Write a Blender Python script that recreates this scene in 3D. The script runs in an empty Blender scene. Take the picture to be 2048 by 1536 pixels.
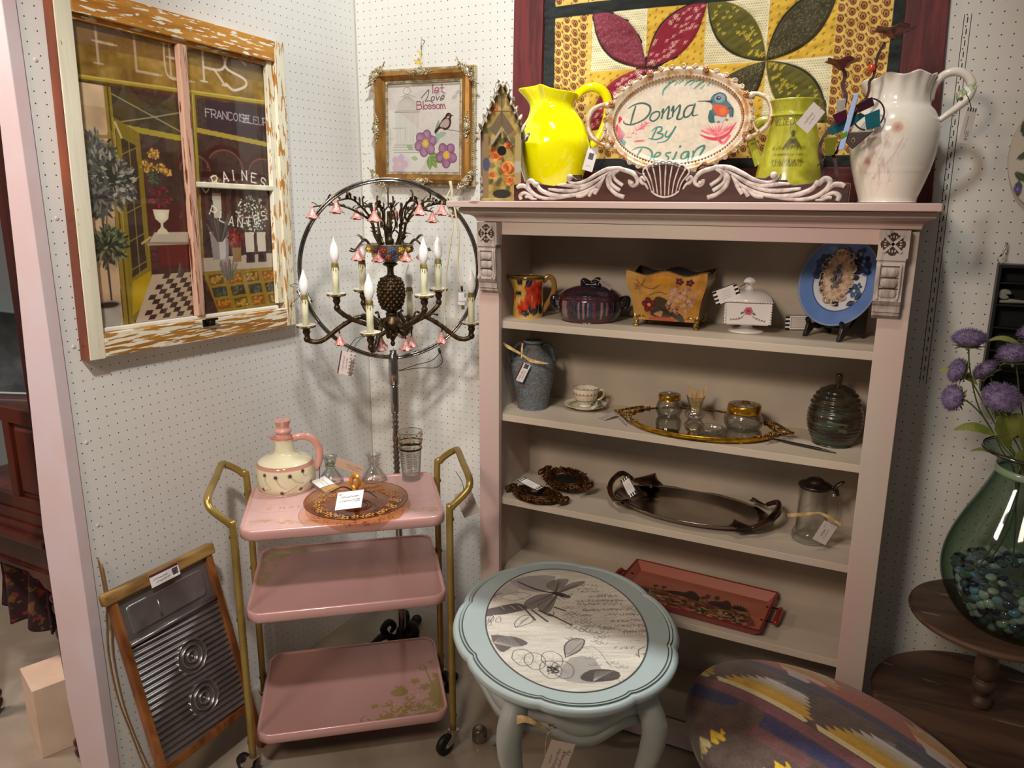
import bpy, math, random
import numpy as np
from mathutils import Vector, Matrix

scene = bpy.context.scene
# ---------------------------------------------------------------- camera
def cam_axes(yaw, pitch, roll):
    cy, sy, cp, sp = math.cos(yaw), math.sin(yaw), math.cos(pitch), math.sin(pitch)
    f = Vector((-sy*cp, cy*cp, -sp)); r = Vector((cy, sy, 0)); u = r.cross(f)
    cr, sr = math.cos(roll), math.sin(roll)
    return cr*r + sr*u, -sr*r + cr*u, f
_r, _u, _f = cam_axes(.4696, .2368, .0041)
cd = bpy.data.cameras.new('camera'); cam = bpy.data.objects.new('camera', cd)
scene.collection.objects.link(cam)
cam.matrix_world = Matrix(((_r.x, _u.x, -_f.x, 1.749), (_r.y, _u.y, -_f.y, -2.2609), (_r.z, _u.z, -_f.z, 1.5673), (0, 0, 0, 1)))
cd.sensor_width = 36; cd.lens = 1532.6/2048*36; cd.clip_start = .02
scene.camera = cam
# ---------------------------------------------------------------- light
scene.view_settings.view_transform = 'Standard'; scene.view_settings.look = 'None'
scene.view_settings.gamma = 1; scene.view_settings.use_curve_mapping = False
scene.view_settings.exposure = 0.08
W = bpy.data.worlds.new('world'); scene.world = W; W.use_nodes = True
W.node_tree.nodes['Background'].inputs[0].default_value = (1, .90, .82, 1)
W.node_tree.nodes['Background'].inputs[1].default_value = .10
def lamp(name, kind, loc, target, energy, col, size=.2, spot=None, blend=.6, size_y=None):
    l = bpy.data.lights.new(name, kind); l.energy = energy; l.color = col
    if kind == 'AREA':
        l.size = size
        if size_y: l.shape = 'RECTANGLE'; l.size_y = size_y
    else: l.shadow_soft_size = size
    if kind == 'SPOT': l.spot_size = math.radians(spot); l.spot_blend = blend
    o = bpy.data.objects.new(name, l); scene.collection.objects.link(o); o.location = loc
    o.rotation_euler = (Vector(target)-Vector(loc)).to_track_quat('-Z', 'Y').to_euler()
    return o
lamp('ceiling_spot_corner', 'SPOT', (1.05, -1.25, 3.3), (.25, -.1, 1.95), 175, (.97, 1, 1), .10, 52, .9)
lamp('ceiling_spot_shelf', 'SPOT', (1.4, -1.5, 3.3), (1.25, -.1, 1.8), 110, (1, .96, .91), .09, 46, .9)
lamp('hanging_lamp_behind', 'SPOT', (1.1, .16, 3.4), (1.05, -.95, .55), 270, (.97, 1, .98), .07, 40, .6)
lamp('ceiling_spot_left_wall', 'SPOT', (1.35, -2.3, 3.1), (.0, -.80, 1.05), 215, (1, .96, .92), .10, 44, .9)
lamp('ceiling_spot_bookcase', 'SPOT', (1.1, -2.9, 2.6), (1.15, -.3, 1.15), 100, (1, .90, .80), .16, 36, .9)
lamp('aisle_lamp_warm', 'AREA', (.7, -3.3, 2.7), (.6, -.6, .5), 26, (1, .76, .58), .5)
lamp('aisle_lamp_left', 'AREA', (-1.3, -2.0, 2.4), (-.3, -1.3, .3), 34, (1, .82, .76), .5)

# ---------------------------------------------------------------- helpers
def lin(c):
    c = np.asarray(c, float)
    return np.where(c <= .04045, c/12.92, ((c+.055)/1.055)**2.4)
def rgb(c):
    if isinstance(c, str): return tuple(int(c[i:i+2], 16)/255 for i in (0, 2, 4))
    return tuple(c)
MATS = {}
def mat(name, col='808080', rough=.5, metal=0., attr=False, c2=None, scale=20, detail=4, dist=0., lo=.4, hi=.6, stretch=(1, 1, 1),
        bump=0., bscale=60, coat=0., trans=0., ior=1.45, chips=None, sheen=0., coords='Object', bstretch=(1, 1, 1), emit=0, spec=.5, sss=0):
    """one procedural Principled material; c2 = second colour mixed by noise; chips = (colour, scale, threshold, stretch)"""
    if name in MATS: return MATS[name]
    m = bpy.data.materials.new(name); m.use_nodes = True; nt = m.node_tree; N = nt.nodes; L = nt.links
    p = N['Principled BSDF']; I = p.inputs
    base = tuple(lin(rgb(col)))+(1,)
    I['Base Color'].default_value = base; I['Roughness'].default_value = rough; I['Metallic'].default_value = metal
    I['Coat Weight'].default_value = coat; I['Coat Roughness'].default_value = .05
    I['Transmission Weight'].default_value = trans; I['IOR'].default_value = ior; I['Specular IOR Level'].default_value = spec
    if sheen: I['Sheen Weight'].default_value = sheen
    if emit: I['Emission Color'].default_value = base; I['Emission Strength'].default_value = emit
    tc = N.new('ShaderNodeTexCoord')
    def noise(sc, st, det=4, dis=0.):
        mp = N.new('ShaderNodeMapping'); mp.inputs['Scale'].default_value = st; L.new(tc.outputs[coords], mp.inputs['Vector'])
        n = N.new('ShaderNodeTexNoise'); n.inputs['Scale'].default_value = sc; n.inputs['Detail'].default_value = det
        n.inputs['Distortion'].default_value = dis; L.new(mp.outputs[0], n.inputs['Vector']); return n.outputs[0]
    def ramp(src, a, b):
        r = N.new('ShaderNodeMapRange'); r.inputs['From Min'].default_value = a; r.inputs['From Max'].default_value = b; L.new(src, r.inputs['Value']); return r.outputs[0]
    def mix(fac, a, b):
        x = N.new('ShaderNodeMix'); x.data_type = 'RGBA'; L.new(fac, x.inputs[0])
        for s, k in ((a, 6), (b, 7)):
            if isinstance(s, tuple): x.inputs[k].default_value = s
            else: L.new(s, x.inputs[k])
        return x.outputs[2]
    cur = base
    if attr:
        a = N.new('ShaderNodeAttribute'); a.attribute_name = 'Col'; cur = a.outputs['Color']
    if c2 is not None: cur = mix(ramp(noise(scale, stretch, detail, dist), lo, hi), cur, tuple(lin(rgb(c2)))+(1,))
    if chips:
        for (cc, cs, th, st) in chips: cur = mix(ramp(noise(cs, st, 6), th, th+.02), cur, tuple(lin(rgb(cc)))+(1,))
    if not isinstance(cur, tuple): L.new(cur, I['Base Color'])
    if bump:
        b = N.new('ShaderNodeBump'); b.inputs['Strength'].default_value = bump; b.inputs['Distance'].default_value = .002
        L.new(noise(bscale, bstretch, 3), b.inputs['Height']); L.new(b.outputs[0], I['Normal'])
    MATS[name] = m; return m

def tag(o, label=None, cat=None, group=None, kind=None):
    if label: o['label'] = label
    if cat: o['category'] = cat
    if group: o['group'] = group
    if kind: o['kind'] = kind
    return o
def thing(name, label, cat, loc=(0, 0, 0), rotz=0., group=None, rot=None):
    o = bpy.data.objects.new(name, None); scene.collection.objects.link(o); o.empty_display_size = .05
    o.location = loc; o.rotation_euler = rot if rot else (0, 0, rotz)
    return tag(o, label, cat, group)
def dup(root, loc, rotz=None, label=None, group=None):
    def cp(o, par):
        c = o.copy(); scene.collection.objects.link(c); c.parent = par
        for ch in [x for x in bpy.data.objects if x.parent is o]: cp(ch, c)
        return c
    kids = [x for x in bpy.data.objects if x.parent is root]
    c = root.copy(); scene.collection.objects.link(c); c.location = loc
    if rotz is not None: c.rotation_euler = (0, 0, rotz)
    if label: c['label'] = label
    if group: c['group'] = group
    for k in kids: cp(k, c)
    return c

def rotm(ax, a): return Matrix.Rotation(a, 4, ax)
def trm(x, y, z): return Matrix.Translation((x, y, z))
def crom(pts, n=8, closed=False):
    """smooth a polyline (Catmull-Rom)"""
    P = np.array(pts, float); m = len(P)
    if m < 3 and not closed: return P
    out = []
    for i in range(m if closed else m-1):
        p = [P[(i+k) % m] if closed else P[min(max(i+k, 0), m-1)] for k in (-1, 0, 1, 2)]
        for t in np.arange(n)/n:
            out.append(.5*(2*p[1]+(p[2]-p[0])*t+(2*p[0]-5*p[1]+4*p[2]-p[3])*t*t+(3*p[1]-p[0]-3*p[2]+p[3])*t**3))
    if not closed: out.append(P[-1])
    return np.array(out)

class MB:
    """collects shapes; build() links them as ONE mesh object"""
    def __init__(s, T=None):
        s.v = []; s.f = []; s.m = []; s.sm = []; s.c = []; s.n = 0; s.T = T or Matrix.Identity(4); s.hascol = False
    def add(s, verts, faces, mi=0, smooth=False, cols=None):
        V = np.asarray(verts, float).reshape(-1, 3); M = np.array(s.T)
        V = V @ M[:3, :3].T + M[:3, 3]
        s.v.append(V); n = s.n
        s.f += [tuple(i+n for i in f) for f in faces]; s.m += [mi]*len(faces); s.sm += [smooth]*len(faces)
        if cols is None: cols = np.ones((len(V), 3))*.8
        else: s.hascol = True
        s.c.append(np.asarray(cols, float)); s.n += len(V); return s
    def box(s, c, size, mi=0, R=None):
        x, y, z = [k/2 for k in size]
        V = np.array([(a, b, d) for d in (-z, z) for b in (-y, y) for a in (-x, x)])
        if R is not None: V = V @ np.array(R.to_3x3()).T
        return s.add(V+np.array(c), [(0, 2, 3, 1), (4, 5, 7, 6), (0, 1, 5, 4), (2, 6, 7, 3), (0, 4, 6, 2), (1, 3, 7, 5)], mi)
    def bb(s, a, b, mi=0):
        return s.box([(p+q)/2 for p, q in zip(a, b)], [abs(q-p) for p, q in zip(a, b)], mi)
    def grid(s, fn, nu, nv, mi=0, smooth=True, cv=None, cu=False, cvw=False, flip=False):
        """fn(u,v)->xyz arrays, u,v in 0..1; cv canvas coloured over (u,v); cu/cvw close in u/v"""
        U, Vv = np.meshgrid(np.linspace(0, 1, nu), np.linspace(0, 1, nv), indexing='xy')
        X = np.stack(fn(U, Vv), -1).reshape(-1, 3)
        cols = cv.sample(U.ravel(), Vv.ravel()) if cv is not None else None
        i, j = np.meshgrid(np.arange(nu-1), np.arange(nv-1), indexing='xy')
        a = (j*nu+i).ravel(); q = np.stack([a, a+1, a+1+nu, a+nu], -1)
        if flip: q = q[:, ::-1]
        return s.add(X, [tuple(t) for t in q.tolist()], mi, smooth, cols)
    def lathe(s, prof, seg=32, mi=0, c=(0, 0, 0), cv=None, rfn=None, smooth=True, n=0, squash=1., cap=True):
        """prof: (r,z) pairs around z; rfn(theta,t,r,z)->r scale"""
        P = np.array(prof, float)
        if n: P = crom(P, n)
        if cv is not None and n == 0: P = crom(P, 1)
        d = np.r_[0, np.cumsum(np.hypot(*np.diff(P, axis=0).T))]; d = d/d[-1]
        th = np.linspace(0, 2*math.pi, seg+1)
        TH, D = np.meshgrid(th, d, indexing='xy')
        R = np.repeat(P[:, :1], seg+1, 1); Z = np.repeat(P[:, 1:], seg+1, 1)
        if rfn is not None: R, Z = rfn(TH, D, R, Z)
        X = np.stack([R*np.cos(TH)+c[0], R*np.sin(TH)*squash+c[1], Z+c[2]], -1)
        cols = cv.sample(TH.ravel()/(2*math.pi), np.repeat((P[:, 1]-P[:, 1].min())/max(np.ptp(P[:, 1]), 1e-6), seg+1)) if cv is not None else None
        nu, nv = seg+1, len(P)
        i, j = np.meshgrid(np.arange(nu-1), np.arange(nv-1), indexing='xy'); a = (j*nu+i).ravel()
        q = np.stack([a, a+1, a+1+nu, a+nu], -1)
        # weld the seam
        q = np.where((q % nu) == nu-1, q-(nu-1), q)
        return s.add(X.reshape(-1, 3), [tuple(t) for t in q.tolist()], mi, smooth, cols)
    def tube(s, pts, r=.005, seg=8, mi=0, closed=False, smooth=True, sm=0, flat=1., caps=True, cols=None):
        P = np.array(pts, float)
        if sm: 
            if np.ndim(r): r = np.interp(np.linspace(0, 1, (len(P)-1)*sm+1), np.linspace(0, 1, len(r)), r) if not closed else r
            P = crom(P, sm, closed)
        n = len(P); rr = np.full(n, r) if np.ndim(r) == 0 else np.interp(np.linspace(0, 1, n), np.linspace(0, 1, len(r)), r)
        T = (np.roll(P, -1, 0)-np.roll(P, 1, 0)) if closed else np.gradient(P, axis=0)
        T = T/np.maximum(np.linalg.norm(T, axis=1, keepdims=True), 1e-9)
        up = np.array((0, 0, 1.)) if abs(T[0][2]) < .9 else np.array((1., 0, 0))
        Nn = np.cross(T[0], up); Nn /= np.linalg.norm(Nn)
        V = []
        a = np.arange(seg)*2*math.pi/seg
        for k in range(n):
            Nn = Nn-T[k]*np.dot(Nn, T[k]); Nn /= max(np.linalg.norm(Nn), 1e-9); B = np.cross(T[k], Nn)
            V.append(P[k]+rr[k]*(np.cos(a)[:, None]*Nn+flat*np.sin(a)[:, None]*B))
        V = np.concatenate(V); F = []
        m = n if closed else n-1
        for k in range(m):
            k2 = (k+1) % n
            for j in range(seg):
                j2 = (j+1) % seg; F.append((k*seg+j, k*seg+j2, k2*seg+j2, k2*seg+j))
        if caps and not closed: F.append(tuple(range(seg))[::-1]); F.append(tuple((n-1)*seg+j for j in range(seg)))
        return s.add(V, F, mi, smooth, cols)
    def ell(s, c, r, mi=0, seg=16, rings=10, R=None, cols=None):
        th = np.linspace(0, 2*math.pi, seg, endpoint=False); ph = np.linspace(0, math.pi, rings)
        V = np.array([(math.sin(p)*math.cos(t), math.sin(p)*math.sin(t), math.cos(p)) for p in ph for t in th])*np.array(r if np.ndim(r) else (r, r, r))
        if R is not None: V = V @ np.array(R.to_3x3()).T
        F = [(i*seg+j, (i+1)*seg+j, (i+1)*seg+(j+1) % seg, i*seg+(j+1) % seg) for i in range(rings-1) for j in range(seg)]
        return s.add(V+np.array(c), F, mi, True, None if cols is None else np.tile(cols, (len(V), 1)))
    def prism(s, poly, z0, z1, mi=0, smooth=False, mtop=None):
        """closed outline (x,y) extruded in z"""
        n = len(poly); V = [(p[0], p[1], z0) for p in poly]+[(p[0], p[1], z1) for p in poly]
        s.add(V, [tuple(range(n))[::-1]]+[(i, (i+1) % n, n+(i+1) % n, n+i) for i in range(n)], mi, smooth)
        s.f.append(tuple(s.n-n+i for i in range(n))); s.m.append(mi if mtop is None else mtop); s.sm.append(False); return s
    def ring(s, outer, inner, z0, z1, mi=0, smooth=False):
        """frame between two outlines with equal counts"""
        n = len(outer)
        V = [(*p[:2], z) for z in (z0, z1) for p in outer]+[(*p[:2], z) for z in (z0, z1) for p in inner]
        F = []
        for i in range(n):
            j = (i+1) % n
            F += [(i, j, n+j, n+i), (2*n+j, 2*n+i, 3*n+i, 3*n+j), (n+i, n+j, 3*n+j, 3*n+i), (j, i, 2*n+i, 2*n+j)]
        return s.add(V, F, mi, smooth)
    def loft(s, loops, mi=0, smooth=True, capa=True, capb=True, cols=None):
        n = len(loops[0]); V = np.concatenate([np.asarray(l, float) for l in loops])
        F = [(k*n+i, k*n+(i+1) % n, (k+1)*n+(i+1) % n, (k+1)*n+i) for k in range(len(loops)-1) for i in range(n)]
        if capa: F.append(tuple(range(n))[::-1])
        if capb: F.append(tuple((len(loops)-1)*n+i for i in range(n)))
        return s.add(V, F, mi, smooth, cols)
    def ribbon(s, pts, w, th=.0006, mi=0, nrm=(0, 0, 1), sm=4):
        """flat strip of width w along pts with thickness th"""
        P = crom(pts, sm) if sm and len(pts) > 2 else np.array(pts, float); n = len(P)
        T = np.gradient(P, axis=0); T /= np.maximum(np.linalg.norm(T, axis=1, keepdims=True), 1e-9)
        B = np.cross(T, np.array(nrm, float)); B /= np.maximum(np.linalg.norm(B, axis=1, keepdims=True), 1e-9)
        Nn = np.cross(B, T); ww = np.interp(np.linspace(0, 1, n), np.linspace(0, 1, len(w)), w) if np.ndim(w) else np.full(n, w)
        B = B*ww[:, None]/2; Nn = Nn*th/2
        return s.loft([np.array([P[k]-B[k]-Nn[k], P[k]+B[k]-Nn[k], P[k]+B[k]+Nn[k], P[k]-B[k]+Nn[k]]) for k in range(n)], mi, False)
    def build(s, name, mats, parent=None, world=False, bevel=0, seg=2, kind=None, label=None, solid=0, sub=0):
        if not isinstance(mats, (list, tuple)): mats = [mats]
        V = np.concatenate(s.v)
        if parent is not None and world:
            M = parent.matrix_basis
            p = parent
            while p.parent is not None: p = p.parent; M = p.matrix_basis @ M
            Mi = np.array(M.inverted()); V = V @ Mi[:3, :3].T + Mi[:3, 3]
        me = bpy.data.meshes.new(name); me.from_pydata(V.tolist(), [], s.f)
        for m in mats: me.materials.append(m)
        me.polygons.foreach_set('material_index', s.m); me.polygons.foreach_set('use_smooth', s.sm)
        if s.hascol:
            a = me.color_attributes.new('Col', 'FLOAT_COLOR', 'POINT')
            C = np.c_[lin(np.clip(np.concatenate(s.c), 0, 1)), np.ones(len(V))]; a.data.foreach_set('color', C.astype(np.float32).ravel())
        me.validate(); me.update()
        o = bpy.data.objects.new(name, me); scene.collection.objects.link(o)
        if parent is not None: o.parent = parent
        if bevel:
            b = o.modifiers.new('bevel', 'BEVEL'); b.width = bevel; b.segments = seg; b.limit_method = 'ANGLE'; b.angle_limit = math.radians(40)
        if solid:
            b = o.modifiers.new('solid', 'SOLIDIFY'); b.thickness = solid; b.offset = 0
        if sub:
            b = o.modifiers.new('sub', 'SUBSURF'); b.levels = sub; b.render_levels = sub
        if kind: o['kind'] = kind
        if label: o['label'] = label
        return o

# ---- painted surfaces: colours are computed here stroke by stroke and stored on the mesh
FONT = {'A': "02 39 62|14 54", 'B': "02 09|~09 49 58 56 06|~06 56 65 63 42 02", 'C': "~68 49 19 07 04 12 42 63", 'D': "02 09|~09 39 67 64 32 02",
 'E': "69 09 02 62|06 46", 'F': "69 09 02|06 46", 'G': "~68 49 19 07 04 12 42 63 65|65 45", 'H': "02 09|62 69|06 66", 'I': "12 19", 'J': "~59 53 32 12 04",
 'K': "02 09|69 05|25 62", 'L': "09 02 62", 'M': "02 09 35 69 62", 'N': "02 09 62 69", 'O': "~39 18 05 13 32 53 65 58 39", 'P': "02 09|~09 49 68 66 45 05",
 'Q': "~39 18 05 13 32 53 65 58 39|44 71", 'R': "02 09|~09 49 68 66 45 05|35 62", 'S': "~68 49 19 07 16 55 64 53 22 03", 'T': "09 69|39 32", 'U': "~09 04 12 42 64 69",
 'V': "09 32 69", 'W': "09 12 37 52 69", 'X': "02 69|09 62", 'Y': "09 36 69|36 32", 'Z': "09 69 02 62",
 'a': "~46 16 04 12 32 45|46 42 52", 'b': "09 02|~04 26 45 43 22 03", 'c': "~45 26 04 12 32 43", 'd': "49 42|~45 26 04 12 32 43", 'e': "~04 44 46 16 03 12 43",
 'f': "~38 29 17 12|05 35", 'g': "~46 16 04 12 32 45|~46 41 20 01", 'h': "09 02|~04 26 45 42", 'i': "12 16|18 19", 'j': "~26 21 10|28 29", 'k': "09 02|46 04|24 52",
 'l': "19 12", 'm': "02 06|~05 16 25 32|~35 46 55 62", 'n': "02 06|~04 16 36 45 42", 'o': "~26 05 03 22 43 45 26", 'p': "00 06|~05 26 45 43 22 03", 'q': "~45 26 05 03 22 43|46 40",
 'r': "02 06|~04 16 36 45", 's': "~45 26 05 34 43 22 03", 't': "29 23 42|06 46", 'u': "~06 03 12 32 44|46 42 52", 'v': "06 22 46", 'w': "06 12 25 42 56", 'x': "02 46|06 42",
 'y': "06 23|46 10", 'z': "06 46 02 42", '0': "~29 07 04 22 44 47 29", '1': "07 29 22", '2': "~08 29 48 46 02|02 42", '3': "~08 29 48 36 44 22 03", '4': "39 04 54|39 32",
 '5': "49 09 06|~06 36 44 32 02", '6': "~39 06 03 22 43 45 06", '7': "09 49 12", '8': "~29 08 36 43 22 03 16 48 29", '9': "~46 15 08 29 48 46 22", '-': "05 35", '.': "12 13",
 "'": "19 17", '$': "~68 49 19 07 16 55 64 53 22 03|39 32", '/': "02 49", '&': "52 17 29 37 04 12 32 55", '_': "02 52"}
class CV:
    """colour canvas w x h (length units), res = cells per unit"""
    def __init__(s, w, h, res, bg):
        s.w, s.h, s.res = w, h, res; s.nx, s.ny = int(w*res)+1, int(h*res)+1
        s.a = np.ones((s.ny, s.nx, 3))*np.array(rgb(bg)); s.Y, s.X = np.mgrid[0:s.ny, 0:s.nx]/float(res)
    def win(s, x0, x1, y0, y1):
        r = s.res; return slice(max(int(y0*r)-1, 0), max(min(int(y1*r)+3, s.ny), 0)), slice(max(int(x0*r)-1, 0), max(min(int(x1*r)+3, s.nx), 0))
    def put(s, w, m, col, a=1.):
        if m.size == 0: return
        m = (np.clip(m, 0, 1)*a)[..., None]; s.a[w] = s.a[w]*(1-m)+np.array(rgb(col))*m
    def ell(s, cx, cy, rx, ry=None, ang=0, col='000000', a=1., soft=0.):
        ry = ry or rx; R = max(rx, ry)*(1+soft); w = s.win(cx-R, cx+R, cy-R, cy+R)
        x, y = s.X[w]-cx, s.Y[w]-cy; c, q = math.cos(ang), math.sin(ang)
        d = np.sqrt(((x*c+y*q)/rx)**2+((-x*q+y*c)/ry)**2); e = max(soft, .8/(s.res*min(rx, ry)))
        s.put(w, (1+e/2-d)/e, col, a)
    def ringe(s, cx, cy, rx, ry, wd, col, a=1.):
        t = np.linspace(0, 2*math.pi, 40); s.line(np.c_[cx+rx*np.cos(t), cy+ry*np.sin(t)], wd, col, a)
    def poly(s, pts, col, a=1., sm=0):
        P = crom(pts, sm, True) if sm else np.array(pts, float)
        w = s.win(P[:, 0].min(), P[:, 0].max(), P[:, 1].min(), P[:, 1].max()); x, y = s.X[w], s.Y[w]
        ins = np.zeros(x.shape, bool)
        for i in range(len(P)):
            (x1, y1), (x2, y2) = P[i], P[(i+1) % len(P)]
            if y1 != y2: ins ^= ((y1 > y) != (y2 > y)) & (x < (x2-x1)*(y-y1)/(y2-y1)+x1)
        s.put(w, ins.astype(float), col, a)
    def line(s, pts, wd, col, a=1., sm=0):
        P = crom(pts, sm) if sm and len(pts) > 2 else np.array(pts, float); n = len(P)
        ws = np.interp(np.linspace(0, 1, n), np.linspace(0, 1, len(wd)), wd) if np.ndim(wd) else np.full(n, wd)
        m = ws.max(); w = s.win(P[:, 0].min()-m, P[:, 0].max()+m, P[:, 1].min()-m, P[:, 1].max()+m); x, y = s.X[w], s.Y[w]
        if x.size == 0: return
        acc = np.zeros(x.shape)
        for i in range(n-1):
            d = P[i+1]-P[i]; L = max(d@d, 1e-12); t = np.clip(((x-P[i][0])*d[0]+(y-P[i][1])*d[1])/L, 0, 1)
            r = np.hypot(x-P[i][0]-t*d[0], y-P[i][1]-t*d[1]); hw = (ws[i]*(1-t)+ws[i+1]*t)/2
            acc = np.maximum(acc, np.clip((hw-r)*s.res+.5, 0, 1))
        s.put(w, acc, col, a)
    def text(s, t, x, y, h, wd, col, a=1., slant=0., serif=0, ang=0., sx=1., gap=.28, ctr=False):
        u = h/7.; ca, sa = math.cos(ang), math.sin(ang)
        W_ = sum((max([int(q[0]) for st in FONT.get(c, '00').replace('~', '').split('|') for q in st.split()])+gap*7 if c != ' ' else 4) for c in t)*u*sx
        cx = -W_/2 if ctr else 0.
        for c in t:
            if c == ' ': cx += 4*u*sx; continue
            mx = 0
            for st in FONT.get(c, '00').split('|'):
                smo = st[0] == '~'; q = np.array([(int(k[0]), int(k[1])) for k in st.strip('~').split()], float); mx = max(mx, q[:, 0].max())
                P = crom(q, 4) if smo else q
                X = cx+(P[:, 0]*sx+(P[:, 1]-2)*slant)*u; Y = (P[:, 1]-2)*u
                s.line(np.c_[x+X*ca-Y*sa, y+X*sa+Y*ca], wd, col, a)
                if serif:
                    for e in (q[0], q[-1]):
                        if e[1] in (2, 9) or (e[1] == 6 and not smo):
                            X = cx+(e[0]*sx+(e[1]-2)*slant+np.array([-1, 1])*serif)*u; Y = np.array([1, 1])*(e[1]-2)*u
                            s.line(np.c_[x+X*ca-Y*sa, y+X*sa+Y*ca], wd*.6, col, a)
            cx += (mx+gap*7)*u*sx
    def noise(s, amt, cell, seed=0, w=None, tint=(1, 1, 1), st=(1, 1)):
        r = np.random.RandomState(seed); gx, gy = int(s.w/cell/st[0])+3, int(s.h/cell/st[1])+3; g = r.rand(gy, gx)-.5
        w = w or (slice(0, s.ny), slice(0, s.nx)); x, y = s.X[w]/cell/st[0], s.Y[w]/cell/st[1]
        i, j = np.clip(x.astype(int), 0, gx-2), np.clip(y.astype(int), 0, gy-2); fx, fy = x-i, y-j; fx, fy = fx*fx*(3-2*fx), fy*fy*(3-2*fy)
        v = (g[j, i]*(1-fx)+g[j, i+1]*fx)*(1-fy)+(g[j+1, i]*(1-fx)+g[j+1, i+1]*fx)*fy
        s.a[w] = np.clip(s.a[w]+v[..., None]*amt*np.array(tint), 0, 1)
    def flower(s, cx, cy, r, n, col, c2, c3=None, ang=0, wob=.0, dark=None):
        for k in range(n):
            t = ang+k*2*math.pi/n
            if dark: s.ell(cx+math.cos(t)*r*.56, cy+math.sin(t)*r*.56, r*.50, r*.43, t, dark)
            s.ell(cx+math.cos(t)*r*.55, cy+math.sin(t)*r*.55, r*.46, r*.38, t, col)
            s.ell(cx+math.cos(t+.1)*r*.68, cy+math.sin(t+.1)*r*.68, r*.24, r*.2, t, c3 or col, .6, .6)
        s.ell(cx, cy, r*.22, r*.22, 0, c2)
    def leaf(s, x, y, L, ang, wd, col, vein=None):
        c, q = math.cos(ang), math.sin(ang); f = lambda u, v: (x+u*L*c-v*wd*q, y+u*L*q+v*wd*c)
        s.poly([f(0, 0), f(.3, .42), f(.6, .42), f(1, 0), f(.6, -.42), f(.3, -.42)], col, 1, 3)
        if vein: s.line([f(0, 0), f(.95, 0)], wd*.08, vein)
    def sample(s, u, v):
        x = np.clip(u*(s.nx-1), 0, s.nx-1.001); y = np.clip(v*(s.ny-1), 0, s.ny-1.001); i, j = x.astype(int), y.astype(int); fx, fy = (x-i)[:, None], (y-j)[:, None]
        return (s.a[j, i]*(1-fx)+s.a[j, i+1]*fx)*(1-fy)+(s.a[j+1, i]*(1-fx)+s.a[j+1, i+1]*fx)*fy
def card(mb, cv, T, mi=0, thick=.0008, bend=0.):
    """painted card w x h in its local xy plane, painted side +z, with real thickness"""
    old = mb.T; mb.T = old @ T; w, h = cv.w, cv.h
    mb.grid(lambda u, v: ((u-.5)*w, (v-.5)*h, bend*(2*u-1)**2+thick/2), cv.nx, cv.ny, mi, True, cv)
    b = [(-w/2, -h/2), (w/2, -h/2), (w/2, h/2), (-w/2, h/2)]
    V = [(x, y, z+bend) for z in (-thick/2, thick/2) for x, y in b]
    c = np.tile(cv.a[0, 0], (8, 1))
    if bend == 0: mb.add(V, [(3, 2, 1, 0)]+[(i, (i+1) % 4, 4+(i+1) % 4, 4+i) for i in range(4)], mi, False, c)
    else: mb.grid(lambda u, v: ((u-.5)*w, (v-.5)*h, bend*(2*u-1)**2-thick/2), 6, 2, mi, True, None, flip=True)
    mb.T = old; return mb
def frame_m(o, xd, yd):
    """matrix with origin o, x axis xd, y axis yd (made orthogonal)"""
    x = Vector(xd).normalized(); z = x.cross(Vector(yd)).normalized(); y = z.cross(x)
    return Matrix(((x.x, y.x, z.x, o[0]), (x.y, y.y, z.y, o[1]), (x.z, y.z, z.z, o[2]), (0, 0, 0, 1)))
# ---------------------------------------------------------------- setting
def pegboard(name, axis, offh, offv, col, hr=.0017):
    m = bpy.data.materials.new(name); m.use_nodes = True; nt = m.node_tree; N = nt.nodes; L = nt.links; p = N['Principled BSDF']
    tc = N.new('ShaderNodeTexCoord'); sp = N.new('ShaderNodeSeparateXYZ'); L.new(tc.outputs['Object'], sp.inputs[0])
    def M(op, a, b=None):
        n = N.new('ShaderNodeMath'); n.operation = op
        for k, q in enumerate((a, b)):
            if q is None: continue
            if isinstance(q, (int, float)): n.inputs[k].default_value = q
            else: L.new(q, n.inputs[k])
        return n.outputs[0]
    def d(src, off):
        t = M('FRACT', M('ADD', M('DIVIDE', src, .0254), .5-off+100)); return M('MULTIPLY', M('SUBTRACT', t, .5), .0254)
    a, b = d(sp.outputs[axis], offh), d(sp.outputs[2], offv)
    r = M('SQRT', M('ADD', M('MULTIPLY', a, a), M('MULTIPLY', b, b)))
    mr = N.new('ShaderNodeMapRange'); mr.inputs['From Min'].default_value = hr*.8; mr.inputs['From Max'].default_value = hr*1.15; L.new(r, mr.inputs['Value'])
    n = N.new('ShaderNodeTexNoise'); n.inputs['Scale'].default_value = 9; L.new(tc.outputs['Object'], n.inputs['Vector'])
    c1 = N.new('ShaderNodeMix'); c1.data_type = 'RGBA'; L.new(n.outputs[0], c1.inputs[0])
    base = lin(rgb(col)); c1.inputs[6].default_value = (*base, 1); c1.inputs[7].default_value = (*(base*.93), 1)
    c2 = N.new('ShaderNodeMix'); c2.data_type = 'RGBA'; L.new(mr.outputs[0], c2.inputs[0]); c2.inputs[6].default_value = (.01, .008, .006, 1); L.new(c1.outputs[2], c2.inputs[7])
    L.new(c2.outputs[2], p.inputs['Base Color']); p.inputs['Roughness'].default_value = .55
    b_ = N.new('ShaderNodeBump'); b_.inputs['Strength'].default_value = .25; b_.inputs['Distance'].default_value = .001
    n2 = N.new('ShaderNodeTexNoise'); n2.inputs['Scale'].default_value = 160; L.new(tc.outputs['Object'], n2.inputs['Vector']); L.new(n2.outputs[0], b_.inputs['Height']); L.new(b_.outputs[0], p.inputs['Normal'])
    return m
PBb = pegboard('pegboard_back', 0, .5, .72, 'dedcd4'); PBl = pegboard('pegboard_left', 1, .0, .62, 'dedcd6')
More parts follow.
